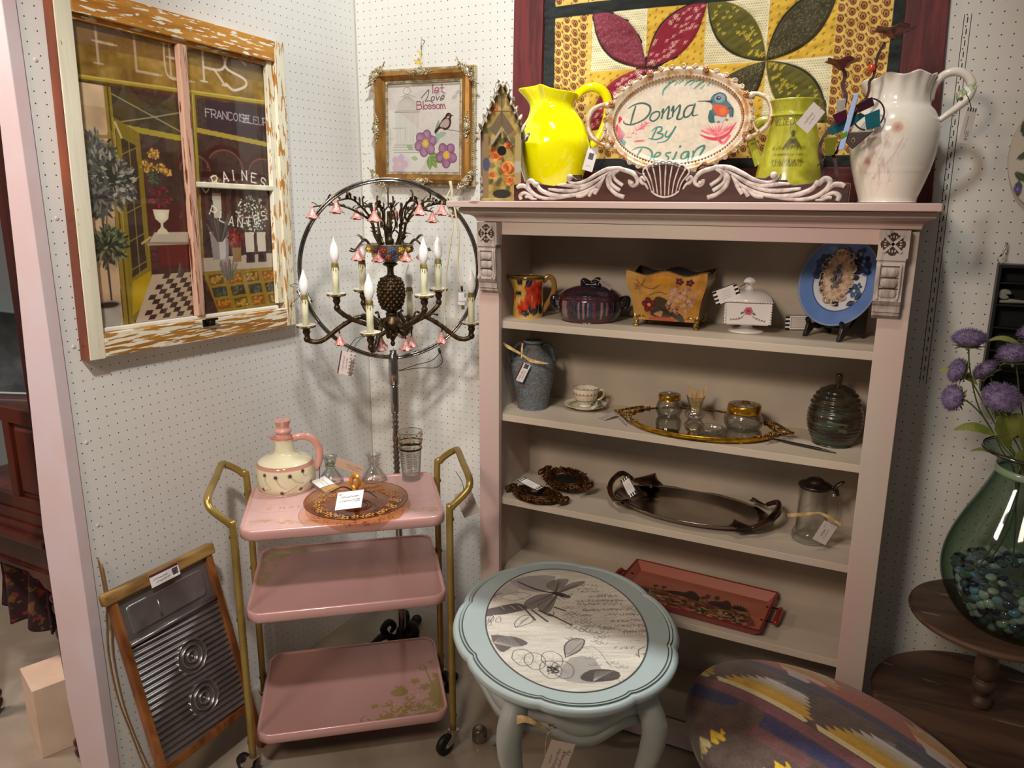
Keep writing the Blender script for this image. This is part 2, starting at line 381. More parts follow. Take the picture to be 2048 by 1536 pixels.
white_paint = mat('white_paint', 'd9cdca', .5, bump=.1, bscale=40)
MB().bb((-.02, 0, 0), (3.2, .02, 2.44)).build('wall_back', PBb, kind='structure')
MB().bb((-.02, -1.156, 0), (0, 0, 2.44)).build('wall_left', PBl, kind='structure')
b = MB()  # thin caulked strip in the corner
b.bb((.0003, -.0035, 0), (.0035, -.0003, 2.43)); b.build('trim_2', mat('caulk', 'b9b2a6', .7), kind='structure')
b = MB()
zs = [0, .25, .75, 1.4, 2.44]; xl = [-.112, -.134, -.131, -.082, -.02]
b.loft([[(-.112-.0*z, -1.19, z), (.0065, -1.19, z), (.0065, -1.160, z), (-.06, -1.160, z)] if False else [(x, -1.19, z), (.0065, -1.19, z), (.0065, -1.160, z), (x, -1.160, z)] for z, x in zip(zs, xl)], 0, False)
b.build('trim_1', mat('post_paint', 'cbbcc0', .5, c2='cbb6b6', scale=6, bump=.15, bscale=30), kind='structure', bevel=.0015)
floor_m = mat('concrete', 'a89c8c', .35, c2='8c7f6d', scale=3.2, detail=8, dist=.6, lo=.35, hi=.65, chips=[('5c5244', 26, .74, (1, 1, 1))], bump=.1, bscale=25, coat=.25)
MB().bb((-5, -5, -.03), (4, .02, 0)).build('floor', floor_m, kind='structure')
# screws in the walls
b = MB()
for y, z in ((-1.13, 1.22), (-1.13, .98), (-1.128, .76), (-1.13, 1.86), (-1.13, 1.52)): b.ell((.0005, y, z), (.0015, .005, .005))
for x, z in ((.02, 2.08), (.03, 1.98), (.022, 1.72), (.03, .9)): b.ell((x, -.0005, z), (.005, .0015, .005))
b.build('trim_3', mat('screw_paint', 'cfc9c0', .4), kind='structure')
# slotted shelf standard
b = MB(); b.T = frame_m((1.822, 0, 1.548), (1, 0, 0), (0, .0, 1)) @ rotm('Z', .0088)
ST = mat('standard_paint', 'c9c2b8', .4)
b.box((0, 0, -.006), (.014, .906, .010)); b.box((-.0075, 0, -.007), (.0015, .906, .014)); b.box((.0075, 0, -.007), (.0015, .906, .014)) 
b.T = b.T
for k in range(35):
    y = .44-k*.0258; b.box((0, y, -.0005), (.0022, .013, .001+.0003), 1)
b2 = b
for v in b.v: pass
o = b.build('shelf_standard', [ST, mat('slot_black', '14110f', .8)])
tag(o, 'white metal slotted shelf standard screwed upright to the pegboard right of the bookcase', 'shelf bracket rail')

# ---------------------------------------------------------------- bookcase
bp = mat('bookcase_pink_white', 'c9aea6', .5, c2='c3b6a9', scale=7, detail=5, lo=.42, hi=.6, stretch=(1, 1, .3), bump=.2, bscale=45,
         chips=[('5c4334', 30, .76, (1, 1, 2.4)), ('a5705f', 15, .73, (1, 1, .8))])
bp_h = mat('bookcase_pink_white_h', 'c9aea6', .5, c2='c6b8ab', scale=7, detail=5, lo=.42, hi=.6, stretch=(.25, 1, 1), bump=.2, bscale=45,
         chips=[('5c4334', 26, .75, (1, 1, 1.6)), ('ab7868', 14, .70, (.6, 1, 2))])
bi = mat('bookcase_inside', 'b8aa97', .6, c2='ab9f90', scale=4, bump=.05)
bs = mat('bookcase_shelf', 'c8bba6', .5, c2='bdb09f', scale=5, stretch=(.4, 1, 1), chips=[('8d5f4f', 30, .78, (1, 1, 1))])
bk = thing('bookcase', 'tall distressed pinkish white wooden bookcase with carved corbels and five open shelves', 'bookcase', (1.2125, -.16, 0))
def P(mb, name, m, bevel=.0015, **k): return mb.build(name, m, bk, world=True, bevel=bevel, **k)
P(MB().bb((.68, -.030, .03), (1.745, -.018, 1.51)), 'back_panel', bi)
P(MB().bb((.664, -.302, .0), (.684, -.018, 1.505)), 'side_panel', bp)
P(MB().bb((1.741, -.302, .0), (1.762, -.018, 1.505)), 'side_panel', bp)
P(MB().bb((.654, -.32, 0), (.7205, -.302, 1.50)), 'stile', bp)
P(MB().bb((1.7055, -.32, 0), (1.771, -.302, 1.50)), 'stile', bp)
P(MB().bb((.7205, -.32, 1.470), (1.7055, -.302, 1.505)), 'top_rail', bp_h)
b = MB(); b.bb((.7205, -.32, .012), (1.7055, -.302, .078)); b.add([(.7205, -.32, .078), (1.7055, -.32, .078), (1.7055, -.302, .086), (.7205, -.302, .086)], [(0, 1, 2, 3)])
P(b, 'base_rail', bp_h, 0)
for z in (1.220, .938, .670, .400, .088):
    P(MB().bb((.684, -.292, z-.0205), (1.741, -.030, z)), 'shelf', bs, .001)
P(MB().bb((.594, -.395, 1.545), (1.806, -.005, 1.562)), 'crown_top', bp_h, .002)
pf = [(0, 0)]  # stepped moulding lofted round front and sides
prof = [(.020, 1.545), (.024, 1.543), (.024, 1.531), (.018, 1.527), (.016, 1.5255), (.009, 1.5235), (.004, 1.519), (.0012, 1.513), (0, 1.506), (-.004, 1.505)]
def crown_loop(d, z): x0, x1, y0 = .652-d*1.55, 1.773+d*1.05, -.324-d*1.6; return [(x0, -.012, z), (x0, y0, z), (x1, y0, z), (x1, -.012, z)]
P(MB().loft([crown_loop(d, z) for d, z in prof][::-1], 0, False), 'crown_moulding', bp_h, 0)
def corbel(x0):
    c = MB(); w = .062; x1 = x0+w; cg = mat('corbel_grey_wash', 'b3a59d', .6, c2='8d7e76', scale=40, stretch=(2.2, 1, .35), lo=.5, hi=.68, bump=.3, bscale=60, bstretch=(2, 1, .3), chips=[('4a372e', 60, .72, (2.5, 1, .4))])
    dk = mat('corbel_recess', '3e2c24', .9); F = -.353
    c.bb((x0, F, 1.443), (x1, -.32, 1.504)); c.bb((x0-.001, F-.001, 1.438), (x1-.003, -.32, 1.4435))
    # scroll body
    pts = [(F+.003, 1.438), (F-.001, 1.425), (F+.001, 1.40), (F+.004, 1.38), (F+.004, 1.362), (F-.001, 1.348), (F+.006, 1.339), (F+.010, 1.336), (F+.010, 1.322), (F+.014, 1.320), (F+.014, 1.314), (F+.022, 1.310), (-.32, 1.304)]
    n = len(pts); xa, xb = x0+.001, x1-.004
    V = [(x, y, z) for x in (xa, xb) for y, z in pts]+[(xa, -.32, 1.438), (xb, -.32, 1.438)]
    Fc = [(i, i+1, n+i+1, n+i) for i in range(n-1)]+[tuple(range(n))[::-1]+(2*n,), tuple(range(n, 2*n))+(2*n+1,)]
    c.add(V, Fc, 0)
    cx = (xa+xb)/2
    c.tube([(xa+.007, F-.0018, 1.43), (xa+.007, F-.0005, 1.40), (xa+.007, F+.003, 1.37), (xa+.009, F-.001, 1.35)], .003, 6, sm=3); c.tube([(xb-.007, F-.0018, 1.43), (xb-.007, F-.0005, 1.40), (xb-.007, F+.003, 1.37), (xb-.009, F-.001, 1.35)], .003, 6, sm=3)
    for k in range(3):   # rounded blocks
        z = 1.412-k*.024; yy = F+(.0, .002, .003)[k]
        c.ell((cx, yy, z), (.0185, .0042, .0112), 0, 16, 8); c.ell((cx-.009, yy-.0008, z), (.0092, .004, .0108), 0, 12, 8); c.ell((cx+.009, yy-.0008, z), (.0092, .004, .0108), 0, 12, 8)
        c.bb((cx-.020, F-.0015+(.001, .002, .004)[k], z-.0127), (cx+.020, F+.004, z-.0113), 1)
    c.bb((cx-.020, F-.0025, 1.4245), (cx+.020, F+.004, 1.4262), 1)
    # carved four-petal square with a diagonal cross
    cz = 1.474; q = [(0, .0), (.010, .011), (.0135, .016), (.008, .0165), (.0065, .0205), (0, .0225), (-.0065, .0205), (-.008, .0165), (-.0135, .016), (-.010, .011)]
    for k in range(4):
        a = k*math.pi/2; R = [(cx+(u*math.cos(a)-v*math.sin(a)), cz+(u*math.sin(a)+v*math.cos(a))) for u, v in [(u_, v_+.003) for u_, v_ in q]]
        c.add([(x, F-.0006, z) for x, z in R], [tuple(range(len(R)))], 1)
        for s_ in (-.5, 0, .5):
            c.ell((cx-math.sin(a+s_*.7)*.016, F-.0004, cz+math.cos(a+s_*.7)*.016), (.0019, .0012, .0032) if k % 2 == 0 else (.0032, .0012, .0019), 0, 8, 6)
    for k in (1, -1): c.box((cx, F-.0012, cz), (.006, .0024, .052), 0, rotm('Y', k*math.pi/4))
    return P(c, 'corbel', [cg, dk], 0)
corbel(.6685); corbel(1.6915)
# ---------------------------------------------------------------- old window sash with a flower-shop print
R_ = random.Random(5)
chip = mat('chipped_orange_wood', 'c58a3a', .55, c2='a46a22', scale=14, stretch=(1, .3, 2), bump=.3, bscale=70, bstretch=(1, .3, 1), chips=[('e9e2c8', 85, .57, (1, .25, 1.6))])
chip2 = mat('chipped_cream_rail', 'b98338', .55, c2='9a6727', scale=14, stretch=(1, .3, 2), bump=.35, bscale=70, bstretch=(1, .3, 1), chips=[('e6dfc6', 80, .49, (1, .17, 2.0))])
chipv = mat('chipped_cream_stile', 'e2dcc4', .5, c2='d2cbb0', scale=10, stretch=(1, 2, .3), bump=.3, bscale=60, bstretch=(1, 2, .3), chips=[('b07a35', 90, .555, (1, 1.6, .22))])
creamv = mat('cream_stile', 'e4dfc8', .5, c2='d5cfb6', scale=12, stretch=(1, 2, .2), bump=.25, bscale=60, bstretch=(1, 2, .2), chips=[('a87a45', 70, .72, (1, 1.5, .6))])
edgeo = mat('varnished_edge', '96481a', .3, c2='6e2f10', scale=9, stretch=(1, 1, .3), coat=.3)
pinkw = mat('pinkish_muntin', 'c9a088', .55, bump=.4, bscale=80, bstretch=(1, 2, .2), chips=[('6b2f1e', 90, .56, (1, 3, .10))])
sash = thing('window_sash', 'old wooden window sash with chipped cream and orange paint over a flower shop painting', 'framed art', (0, -.75, 1.18))
SM = frame_m((0, -.7495, 1.601), (0, 1, -.024), (0, .024, 1))
def S(mb, name, m, bevel=.002, par=None, **k): return mb.build(name, m, par or sash, world=True, bevel=bevel, **k)
b = MB(SM); b.bb((-.356, -.424, .002), (-.314, .432, .035)); o = S(b, 'stile', creamv)
b = MB(SM); b.bb((-.3575, -.424, .0015), (-.356, .432, .0335)); S(b, 'stile_edge', edgeo, 0)
b = MB(SM); b.bb((.312, -.418, .002), (.350, .420, .035)); b.bb((.286, -.345, .010), (.312, .372, .026)); S(b, 'stile', chipv)
b = MB(SM); b.bb((-.3138, .362, .002), (.3118, .420, .0345)); b.bb((-.3138, .350, .008), (.29, .362, .022)); S(b, 'top_rail', chip)
b = MB(SM); b.bb((-.3138, -.420, .002), (.3118, -.362, .0345)); b.bb((-.3138, -.362, .008), (.29, -.352, .022), 1); S(b, 'bottom_rail', [chip2, mat('cream_lip', 'e9e6da', .45)])
b = MB(SM); b.bb((-.025, -.352, .010), (.0005, .350, .029)); S(b, 'muntin', pinkw, .003)
b = MB(SM); b.bb((.0005, -.006, .010), (.290, .009, .027)); S(b, 'muntin', creamv, .003)
b = MB(SM); DKM = mat('black_iron', '1b1714', .45, metal=.6, bump=.3)
b.box((.002, -.372, .037), (.040, .020, .006)); b.box((.002, -.366, .044), (.026, .012, .010)); b.lathe([(.009, .04), (.009, .048), (.006, .052), (0, .053)], 12, c=(.002, -.372, 0)); b.box((.012, -.362, .050), (.022, .006, .004)); S(b, 'sash_lock', DKM, .001)
# --- painting
C = CV(.605, .720, 640, '4a2d20'); ox, oy = .315, .352
def q(x, y): return x+ox, y+oy
C.poly([(0, .58), (.605, .60), (.605, .72), (0, .72)], '8f6d2b'); C.noise(.22, .05, 1, tint=(1, .9, .5)); C.noise(.10, .012, 2)
C.poly([(0, .65), (.30, .655), (.30, .72), (0, .72)], '6b4426', .5); C.poly([(.33, .66), (.605, .655), (.605, .72), (.33, .72)], '5c4b33', .45)
C.poly([(0, .572), (.605, .592), (.605, .605), (0, .585)], 'a8922e'); C.line([(0, .574), (.605, .592)], .004, '5a4316'); C.line([(0, .583), (.605, .603)], .003, 'cdb957')
# light wall left
C.poly([(0, 0), (.075, 0), (.085, .57), (0, .57)], 'c3a27c'); C.poly([(0, .52), (.08, .52), (.08, .568), (0, .568)], 'd2b48e')
w = C.win(0, .085, .0, .57); C.noise(.16, .03, 3, w, (1, .85, .8)); C.poly([(0, .445), (.085, .45), (.085, .458), (0, .455)], '8d7a2a')
# back interior
C.poly([(.09, .1), (.605, .1), (.605, .575), (.09, .57)], '3f2a25'); w = C.win(.09, .605, .1, .575); C.noise(.09, .05, 4, w, (1, .7, .6)); C.noise(.05, .01, 44, w)
C.poly([(.17, .13), (.30, .13), (.30, .30), (.17, .30)], '4b1d1a'); C.poly([(.20, .14), (.29, .14), (.29, .21), (.20, .21)], '6a1f1c', .7)
C.poly([(.09, .48), (.305, .47), (.305, .56), (.10, .565)], '3f3422'); C.poly([(.10, .475), (.305, .462), (.305, .476), (.10, .489)], 'a3922c'); 
C.line([(.10, .555), (.30, .485)], .003, '9a9168'); C.line([(.11, .49), (.22, .515), (.30, .535)], .003, '9a9168')
# arches on the right
for cx, cy, r in ((.44, .40, .075), (.585, .39, .07), (.335, .39, .06)):
    t = np.linspace(0, math.pi, 24); C.line(np.c_[cx+r*np.cos(t), cy+r*.8*np.sin(t)], .012, '3a1714'); C.line(np.c_[cx+(r-.011)*np.cos(t), cy+(r-.011)*.8*np.sin(t)], .004, '7a4336')
C.poly([(.33, .375), (.605, .375), (.605, .39), (.33, .39)], '33130f')
for k in range(14): x = .34+k*.019; C.poly([(x, .26), (x+.012, .26), (x+.012, .37), (x, .37)], ('59271f', '6b3a2a', '3a1c1b', '7c5a38')[k % 4], .6)
# blue-black name board
C.poly([(.355, .505), (.605, .49), (.605, .585), (.355, .578)], '33242a'); C.poly([(.345, .49), (.605, .474), (.605, .487), (.345, .503)], 'a8923a')
C.poly([(.330, .11), (.342, .11), (.350, .59), (.336, .59)], '98822c'); C.line([(.334, .11), (.342, .585)], .003, 'c8b55a')
# red-yellow door posts and open door
C.poly([(.078, 0), (.108, 0), (.100, .57), (.082, .57)], '8b7224'); C.line([(.092, 0), (.092, .57)], .004, '4e3c12'); C.line([(.104, 0), (.1, .5)], .003, 'b49c3e')
C.poly([(.100, .0), (.172, .05), (.170, .47), (.104, .50)], '7f6b20'); C.poly([(.114, .115), (.158, .14), (.156, .44), (.116, .455)], '3b2c23')
for k in range(5): y = .135+k*.07; C.line([(.114, y), (.158, y+.02)], .0025, '8a7a3a')
C.line([(.136, .12), (.137, .45)], .0025, '8a7a3a'); C.poly([(.104, .02), (.168, .06), (.168, .13), (.112, .105)], 'a98a14'); C.ell(.135, .075, .03, .025, .4, 'c9a818', .6, .8)
C.line([(.150, .20), (.176, .215)], .006, 'b9a35a'); C.line([(.104, .49), (.118, .455)], .005, 'c7b98a')
# floor tiles
C.poly([(.11, 0), (.29, 0), (.31, .12), (.172, .12)], 'b9a388')
for i in range(9):
    for j in range(12):
        y0 = .004+i*.0128; x0 = .06+j*.022+i*.012
        if (i+j) % 2 == 0 and x0 > .115+i*.008 and x0 < .30: C.poly([(x0, y0), (x0+.021, y0), (x0+.030, y0+.0126), (x0+.009, y0+.0126)], '3a211c')
# table + urn with flowers
C.poly([(.165, .195), (.33, .195), (.33, .228), (.19, .228)], 'bfae97'); C.line([(.165, .2), (.33, .197)], .006, '8d7c66')
C.poly([(.195, .222), (.235, .222), (.228, .232), (.218, .24), (.218, .25), (.235, .262), (.24, .285), (.19, .285), (.195, .262), (.21, .25), (.21, .24), (.2, .232)], 'dccfae'); C.ell(.214, .27, .014, .012, 0, 'efe6cb', .8, .8)
for k in range(150):
    a, r = R_.uniform(0, 6.3), R_.uniform(0, 1)**.5; C.ell(.214+math.cos(a)*r*.036, .315+math.sin(a)*r*.028, .004, .003, a, R_.choice(['6e1a2b', '8d2536', '4c1520', '2f3323']))
for cx, cy, rr in ((.205, .425, .018), (.185, .392, .02), (.225, .388, .017), (.245, .38, .012), (.20, .365, .02)):
    for k in range(60):
        a, r = R_.uniform(0, 6.3), R_.uniform(0, 1)**.5; C.ell(cx+math.cos(a)*r*rr, cy+math.sin(a)*r*rr*.75, .003, .0022, a, R_.choice(['d79a3c', 'e6b65a', 'b3722a', '5f5a2c']) if cy > .37 else R_.choice(['3a4a36', '2c3728', '586547']))
# topiaries and pot
C.line([(.05, .06), (.048, .2), (.045, .3)], .005, '35281c'); C.line([(.045, .14), (.06, .28)], .003, '453424')
def bush(cx, cy, rx, ry, n, cols, L=.020):
    C.ell(cx, cy, rx*.85, ry*.85, 0, cols[0], .9, .5)
    for k in range(n):
        a, r = R_.uniform(0, 6.3), R_.uniform(0, 1)**.6; x, y = cx+math.cos(a)*r*rx, cy+math.sin(a)*r*ry
        C.leaf(x, y, L*R_.uniform(.7, 1.2), a+R_.uniform(-.8, .8), L*.36, R_.choice(cols))
bush(.045, .395, .055, .06, 190, ['2b2c28', '3f4240', '6e6f68', '54584e', '8e8d7f']); bush(.085, .35, .055, .055, 190, ['2b2c28', '3f4240', '77786b', '4e5148', 'a19f8d']); bush(.04, .31, .04, .04, 90, ['2b2c28', '494b45', '6b6c5f'])
bush(.055, .195, .050, .040, 150, ['26291e', '3c4230', '5c6346', '7c8262'], .018)
C.poly([(.008, 0), (.07, 0), (.075, .052), (.004, .052)], 'a3988a'); C.ell(.04, .053, .036, .011, 0, '8b8073'); C.ell(.04, .053, .029, .007, 0, '32231c'); C.noise(.12, .02, 7, C.win(.004, .075, 0, .05))
# right bottom: vases, flowers and crates of bulbs
C.poly([(.335, .118), (.605, .118), (.605, .16), (.335, .155)], 'b3a08c'); C.poly([(.30, .235), (.345, .235), (.345, .26), (.30, .26)], 'b09a6c')
C.poly([(.375, .15), (.43, .15), (.438, .225), (.368, .225)], '8d8580'); C.poly([(.40, .15), (.42, .15), (.424, .21), (.398, .21)], 'cbc4ba', .8); C.line([(.368, .225), (.438, .225)], .003, 'c9c2b7')
for k in range(90):
    x = R_.uniform(.36, .45); C.line([(.403+(x-.403)*.2, .2), (x, .235+R_.uniform(0, .055))], .0022, R_.choice(['4b4a45', '6c6b60', '5a2733', '37392f']))
C.poly([(.388, .265), (.415, .265), (.417, .335), (.385, .335)], 'c6bba7'); C.line([(.385, .335), (.418, .335)], .005, '7c3327'); bush(.40, .36, .022, .02, 60, ['6a4f34', '8e6b3c', 'b08a4a'], .008)
for k in range(160):
    a, r = R_.uniform(0, 6.3), R_.uniform(0, 1)**.5; C.ell(.462+math.cos(a)*r*.028, .205+math.sin(a)*r*.028, .004, .003, a, R_.choice(['8e2420', 'a8322a', '57180f', '2c2a20']))
C.poly([(.448, .14), (.478, .14), (.480, .18), (.446, .18)], '8d6a3e')
for x in (.515, .562): C.poly([(x-.016, .165), (x+.016, .165), (x+.018, .225), (x-.018, .225)], 'cfc3ae'); C.poly([(x-.017, .135), (x+.017, .135), (x+.016, .167), (x-.016, .167)], '2f1a22')
for k in range(330):
    a, r = R_.uniform(0, 6.3), R_.uniform(0, 1)**.5; C.ell(.53+math.cos(a)*r*.062, .275+math.sin(a)*r*.055, .0026, .0026, a, R_.choice(['cfd0c4', 'f0efe2', '4c5540', '5f6a50', '3a4030']))
C.poly([(.335, .118), (.605, .118), (.605, 0), (.38, 0)], '8e6f1c')
for i in range(3):
    for j in range(4):
        x, y = .352+j*.068+i*.010, .095-i*.036
        C.poly([(x, y+.012), (x+.052, y+.014), (x+.058, y-.014), (x+.008, y-.016)], ('5e4310', '3c3526', '7a4a14', '2f2c22')[(i+2*j) % 4])
        for k in range(26): C.ell(x+.03+R_.uniform(-.02, .02), y+R_.uniform(-.01, .008), .0045, .0035, 0, (['8f6a2b', 'b98a30'], ['2b2f26', '4b5240'], ['c07a1c', '8f4d12'], ['3a3128', '6a5a40'])[(i+2*j) % 4][k % 2])
for k in range(110): x = R_.uniform(-.035, .035); C.line([(.43+x*.3, .09), (.43+x, .10+R_.uniform(.01, .05))], .0018, R_.choice(['6c6a4c', '7f6478', '4b4a3a']))
# lettering
C.text('FLE', .075, .618, .085, .0065, 'cdb8a0', .75, serif=.9, sx=.85, gap=.55); C.text('U', .262, .618, .08, .005, 'd2c0a6', .9, serif=.8, sx=.95)
C.text('R', .385, .625, .085, .007, 'd9cbb4', .9, serif=.9, sx=1.0); C.text('S', .462, .617, .088, .007, 'ddd0bd', .95, serif=.6, sx=1.0)
C.text('FRANCOISE', .382, .535, .020, .0022, 'cfc8c4', .95, serif=.7, sx=.92, gap=.22); C.text('BLEUR', .518, .534, .020, .0022, 'cfc8c4', .8, serif=.7, sx=.9, gap=.22)
for k, (ch, a) in enumerate(zip('GRAINES', (.55, .4, .25, .1, 0, -.12, -.3))):
    C.text(ch, .362+k*.0345, .332+(.0, .019, .032, .039, .041, .037, .027)[k], .026, .0035, 'efe9dc', 1, serif=.7, ang=a, sx=.8)
for k, (ch, a) in enumerate(zip('PLANTES', (-.5, -.35, -.22, -.1, 0, .12, .3))):
    C.text(ch, .372+k*.0335, .276+(.0, -.018, -.029, -.034, -.034, -.029, -.018)[k], .025, .0032, 'efe9dc', 1, serif=.7, ang=a, sx=.8)
C.a = C.a**.95
art = mat('painted_print', 'ffffff', .35, attr=True)
b = MB(SM @ trm(-.315+.605/2, -.352+.36, .006)); card(b, C, Matrix.Identity(4), 0, .001); b.build('print', art, sash, world=True)
gl = bpy.data.materials.new('window_glass'); gl.use_nodes = True
_n = gl.node_tree.nodes; _l = gl.node_tree.links; _p = _n['Principled BSDF']; _n.remove(_p)
_t = _n.new('ShaderNodeBsdfTransparent'); _g = _n.new('ShaderNodeBsdfGlossy'); _g.inputs['Roughness'].default_value = .02; _lw = _n.new('ShaderNodeLayerWeight'); _pw = _n.new('ShaderNodeMath'); _pw.operation = 'POWER'; _pw.inputs[1].default_value = 4; _l.new(_lw.outputs['Facing'], _pw.inputs[0]); _fr = _n.new('ShaderNodeMath'); _fr.operation = 'MULTIPLY_ADD'; _fr.inputs[1].default_value = .9; _fr.inputs[2].default_value = .045; _l.new(_pw.outputs[0], _fr.inputs[0]); _m = _n.new('ShaderNodeMixShader')
_l.new(_fr.outputs[0], _m.inputs[0]); _l.new(_t.outputs[0], _m.inputs[1]); _l.new(_g.outputs[0], _m.inputs[2]); _l.new(_m.outputs[0], _n['Material Output'].inputs[0])
for x0, x1, y0, y1 in ((-.315, -.025, -.352, .352), (.0, .29, .008, .362), (.0, .29, -.352, -.005)):
    b = MB(SM); b.add([(x0, y0, .012), (x1, y0, .012), (x1, y1, .012), (x0, y1, .012)], [(0, 1, 2, 3)]); b.build('glass_pane', gl, sash, world=True)

def FR(p, ang, lean=0.):
    '''frame standing upright at p, its face turned to the aisle, x axis turned by ang'''
    R, Z = Vector((.884, .468, 0)), Vector((.468*lean, -.884*lean, 1)).normalized()
    return frame_m(p, math.cos(ang)*R+math.sin(ang)*Z, -math.sin(ang)*R+math.cos(ang)*Z)
# price tag helpers: every tag is a card on its string
paper = mat('tag_paper', 'ffffff', .6, attr=True); string_b = mat('black_string', '151210', .7); raffia = mat('raffia', 'cdb27c', .6, c2='a98d58', scale=60)
def scribble(c, x, y, w, n, h=.0035, col='2a2a30', seed=0, wd=.0006, ang=0):
    r = random.Random(seed); pts = []; ca, sa = math.cos(ang), math.sin(ang)
    for k in range(n*3):
        u = w*k/(n*3-1); v = (r.uniform(.0, 1) if k % 3 else r.uniform(-.3, .4))*h; pts.append((x+u*ca-v*sa, y+u*sa+v*ca))
    c.line(pts, wd, col, 1, 2)
def striped_card(w=.05, h=.03, text='SHOP FINDS'):
    c = CV(w, h, 2200, 'f1eeea')
    for e in (0, 1):
        for k in range(4):
            y = h*k/4+h*.03; 
            if k % 1 == 0: c.poly([(e*(w*.84), y), (e*(w*.84)+w*.16, y), (e*(w*.84)+w*.16, y+h*.13), (e*(w*.84), y+h*.13)], '141212')
    c.line([(0, h-.0012), (w, h-.0012)], .0022, '141212'); c.line([(0, .0012), (w, .0012)], .0022, '141212')
    for k in range(4): scribble(c, w*.33, h*(.72-k*.15), w*.34, 6, .0014, '77706e', k+3, .0005)
    return c
def tag_thing(label, cv, M, mats=None, loc=None, name='price_tag', string=None, sm=string_b, ribbon=None, bend=0, group=None):
    t = thing(name, label, 'price tag', loc or tuple(M.translation), group=group)
    b = MB(M); card(b, cv, Matrix.Identity(4), 0, .0007, bend); b.build('card', paper, t, world=True)
    if string is not None: b = MB(); b.tube(string, .0009, 6, sm=5); b.build('string', sm, t, world=True)
    if ribbon is not None:
        b = MB()
        for rp, rw, rn in ribbon: b.ribbon(rp, rw, .0006, 0, rn)
        b.build('ribbon', raffia, t, world=True)
    return t
c = striped_card(.055, .030); tag_thing('black and white striped tag hanging from the lower right corner of the window sash', c,
    FR((.052, -.382, 1.262), -1.09), string=[(.036, -.428, 1.30), (.044, -.41, 1.305), (.05, -.385, 1.288), (.05, -.41, 1.262), (.040, -.43, 1.245), (.036, -.432, 1.235)])

# ---------------------------------------------------------------- quilt in its barn-board frame
qf = thing('framed_quilt', 'leaf pinwheel quilt with paisley strips mounted in a barn-red rough board frame', 'quilt', (1.196, 0, 1.57))
br = mat('barn_red', '6b2a2a', .65, c2='4d1d1f', scale=26, stretch=(2, 1, .25), bump=.5, bscale=90, bstretch=(2, 1, .2), chips=[('8e5a50', 50, .72, (2.2, 1, .15))])
brh = mat('barn_red_h', '6b2a2a', .65, c2='4d1d1f', scale=26, stretch=(.25, 1, 2), bump=.5, bscale=90, bstretch=(.2, 1, 2), chips=[('8e5a50', 50, .72, (.15, 1, 2.2))])
def F(mb, n, m, **k): return mb.build(n, m, qf, world=True, bevel=.002, **k)
b = MB(); b.loft([[(.605, -.022, 1.564), (.700, -.022, 1.564), (.700, -.0005, 1.564), (.605, -.0005, 1.564)], [(.618, -.022, 2.40), (.716, -.022, 2.40), (.716, -.0005, 2.40), (.618, -.0005, 2.40)]], 0, False); F(b, 'board', br)
b = MB(); b.loft([[(1.690, -.022, 1.564), (1.792, -.022, 1.564), (1.792, -.0005, 1.564), (1.690, -.0005, 1.564)], [(1.676, -.022, 2.40), (1.760, -.022, 2.40), (1.760, -.0005, 2.40), (1.676, -.0005, 2.40)]], 0, False); F(b, 'board', br)
MBb = MB().bb((.7005, -.0215, 1.566), (1.6895, -.0005, 1.652)); F(MBb, 'board', brh)
MBb = MB().bb((.7165, -.0215, 2.31), (1.6755, -.0005, 2.398)); F(MBb, 'board', brh)
QX, QZ, QW, QH = .712, 1.648, .972, .55
K = CV(QW, QH, 560, '1f2423'); H = CV(QW, QH, 560, '000000'); H.a[:] = .45
def qk(x, z): return x-QX, z-QZ
xa, xb, za, zb = .746-QX, 1.654-QX, 1.682-QZ, 2.086-QZ
K.noise(.05, .004, 11)
def paisley(x0, z0, x1, z1, s=.026, seed=0):
    K.poly([(x0, z0), (x1, z0), (x1, z1), (x0, z1)], 'd9b95f'); r = random.Random(seed); n = 0
    for i in range(int((x1-x0)/s)+1):
        for j in range(int((z1-z0)/(s*.95))+1):
            x, z = x0+s*.5+i*s, z0+s*.5+j*s*.95+(i % 2)*s*.48
            if x > x1-.006 or z > z1-.008 or z < z0+.004: continue
            K.ell(x, z, s*.30, s*.36, .3, '5b2520'); K.ell(x, z, s*.19, s*.25, .3, 'c99a4d'); K.ell(x, z-.001, s*.12, s*.17, .3, '6b2a22')
            K.line([(x-s*.1, z+s*.30), (x-s*.28, z+s*.42), (x-s*.42, z+s*.25), (x-s*.38, z)], .0016, '5b2520', 1, 2)
            K.ell(x+s*.42, z+s*.28, .0026, .0026, 0, '7a2a28'); K.ell(x-s*.48, z-s*.36, .0022, .0022, 0, '7a2a28')
paisley(xa, za, .862-QX, zb, seed=1); paisley(1.522-QX, za, xb, zb, seed=2); paisley(.862-QX, za, 1.522-QX, 1.764-QZ, seed=3); paisley(xa, 2.118-QZ, xb, QH, seed=4)
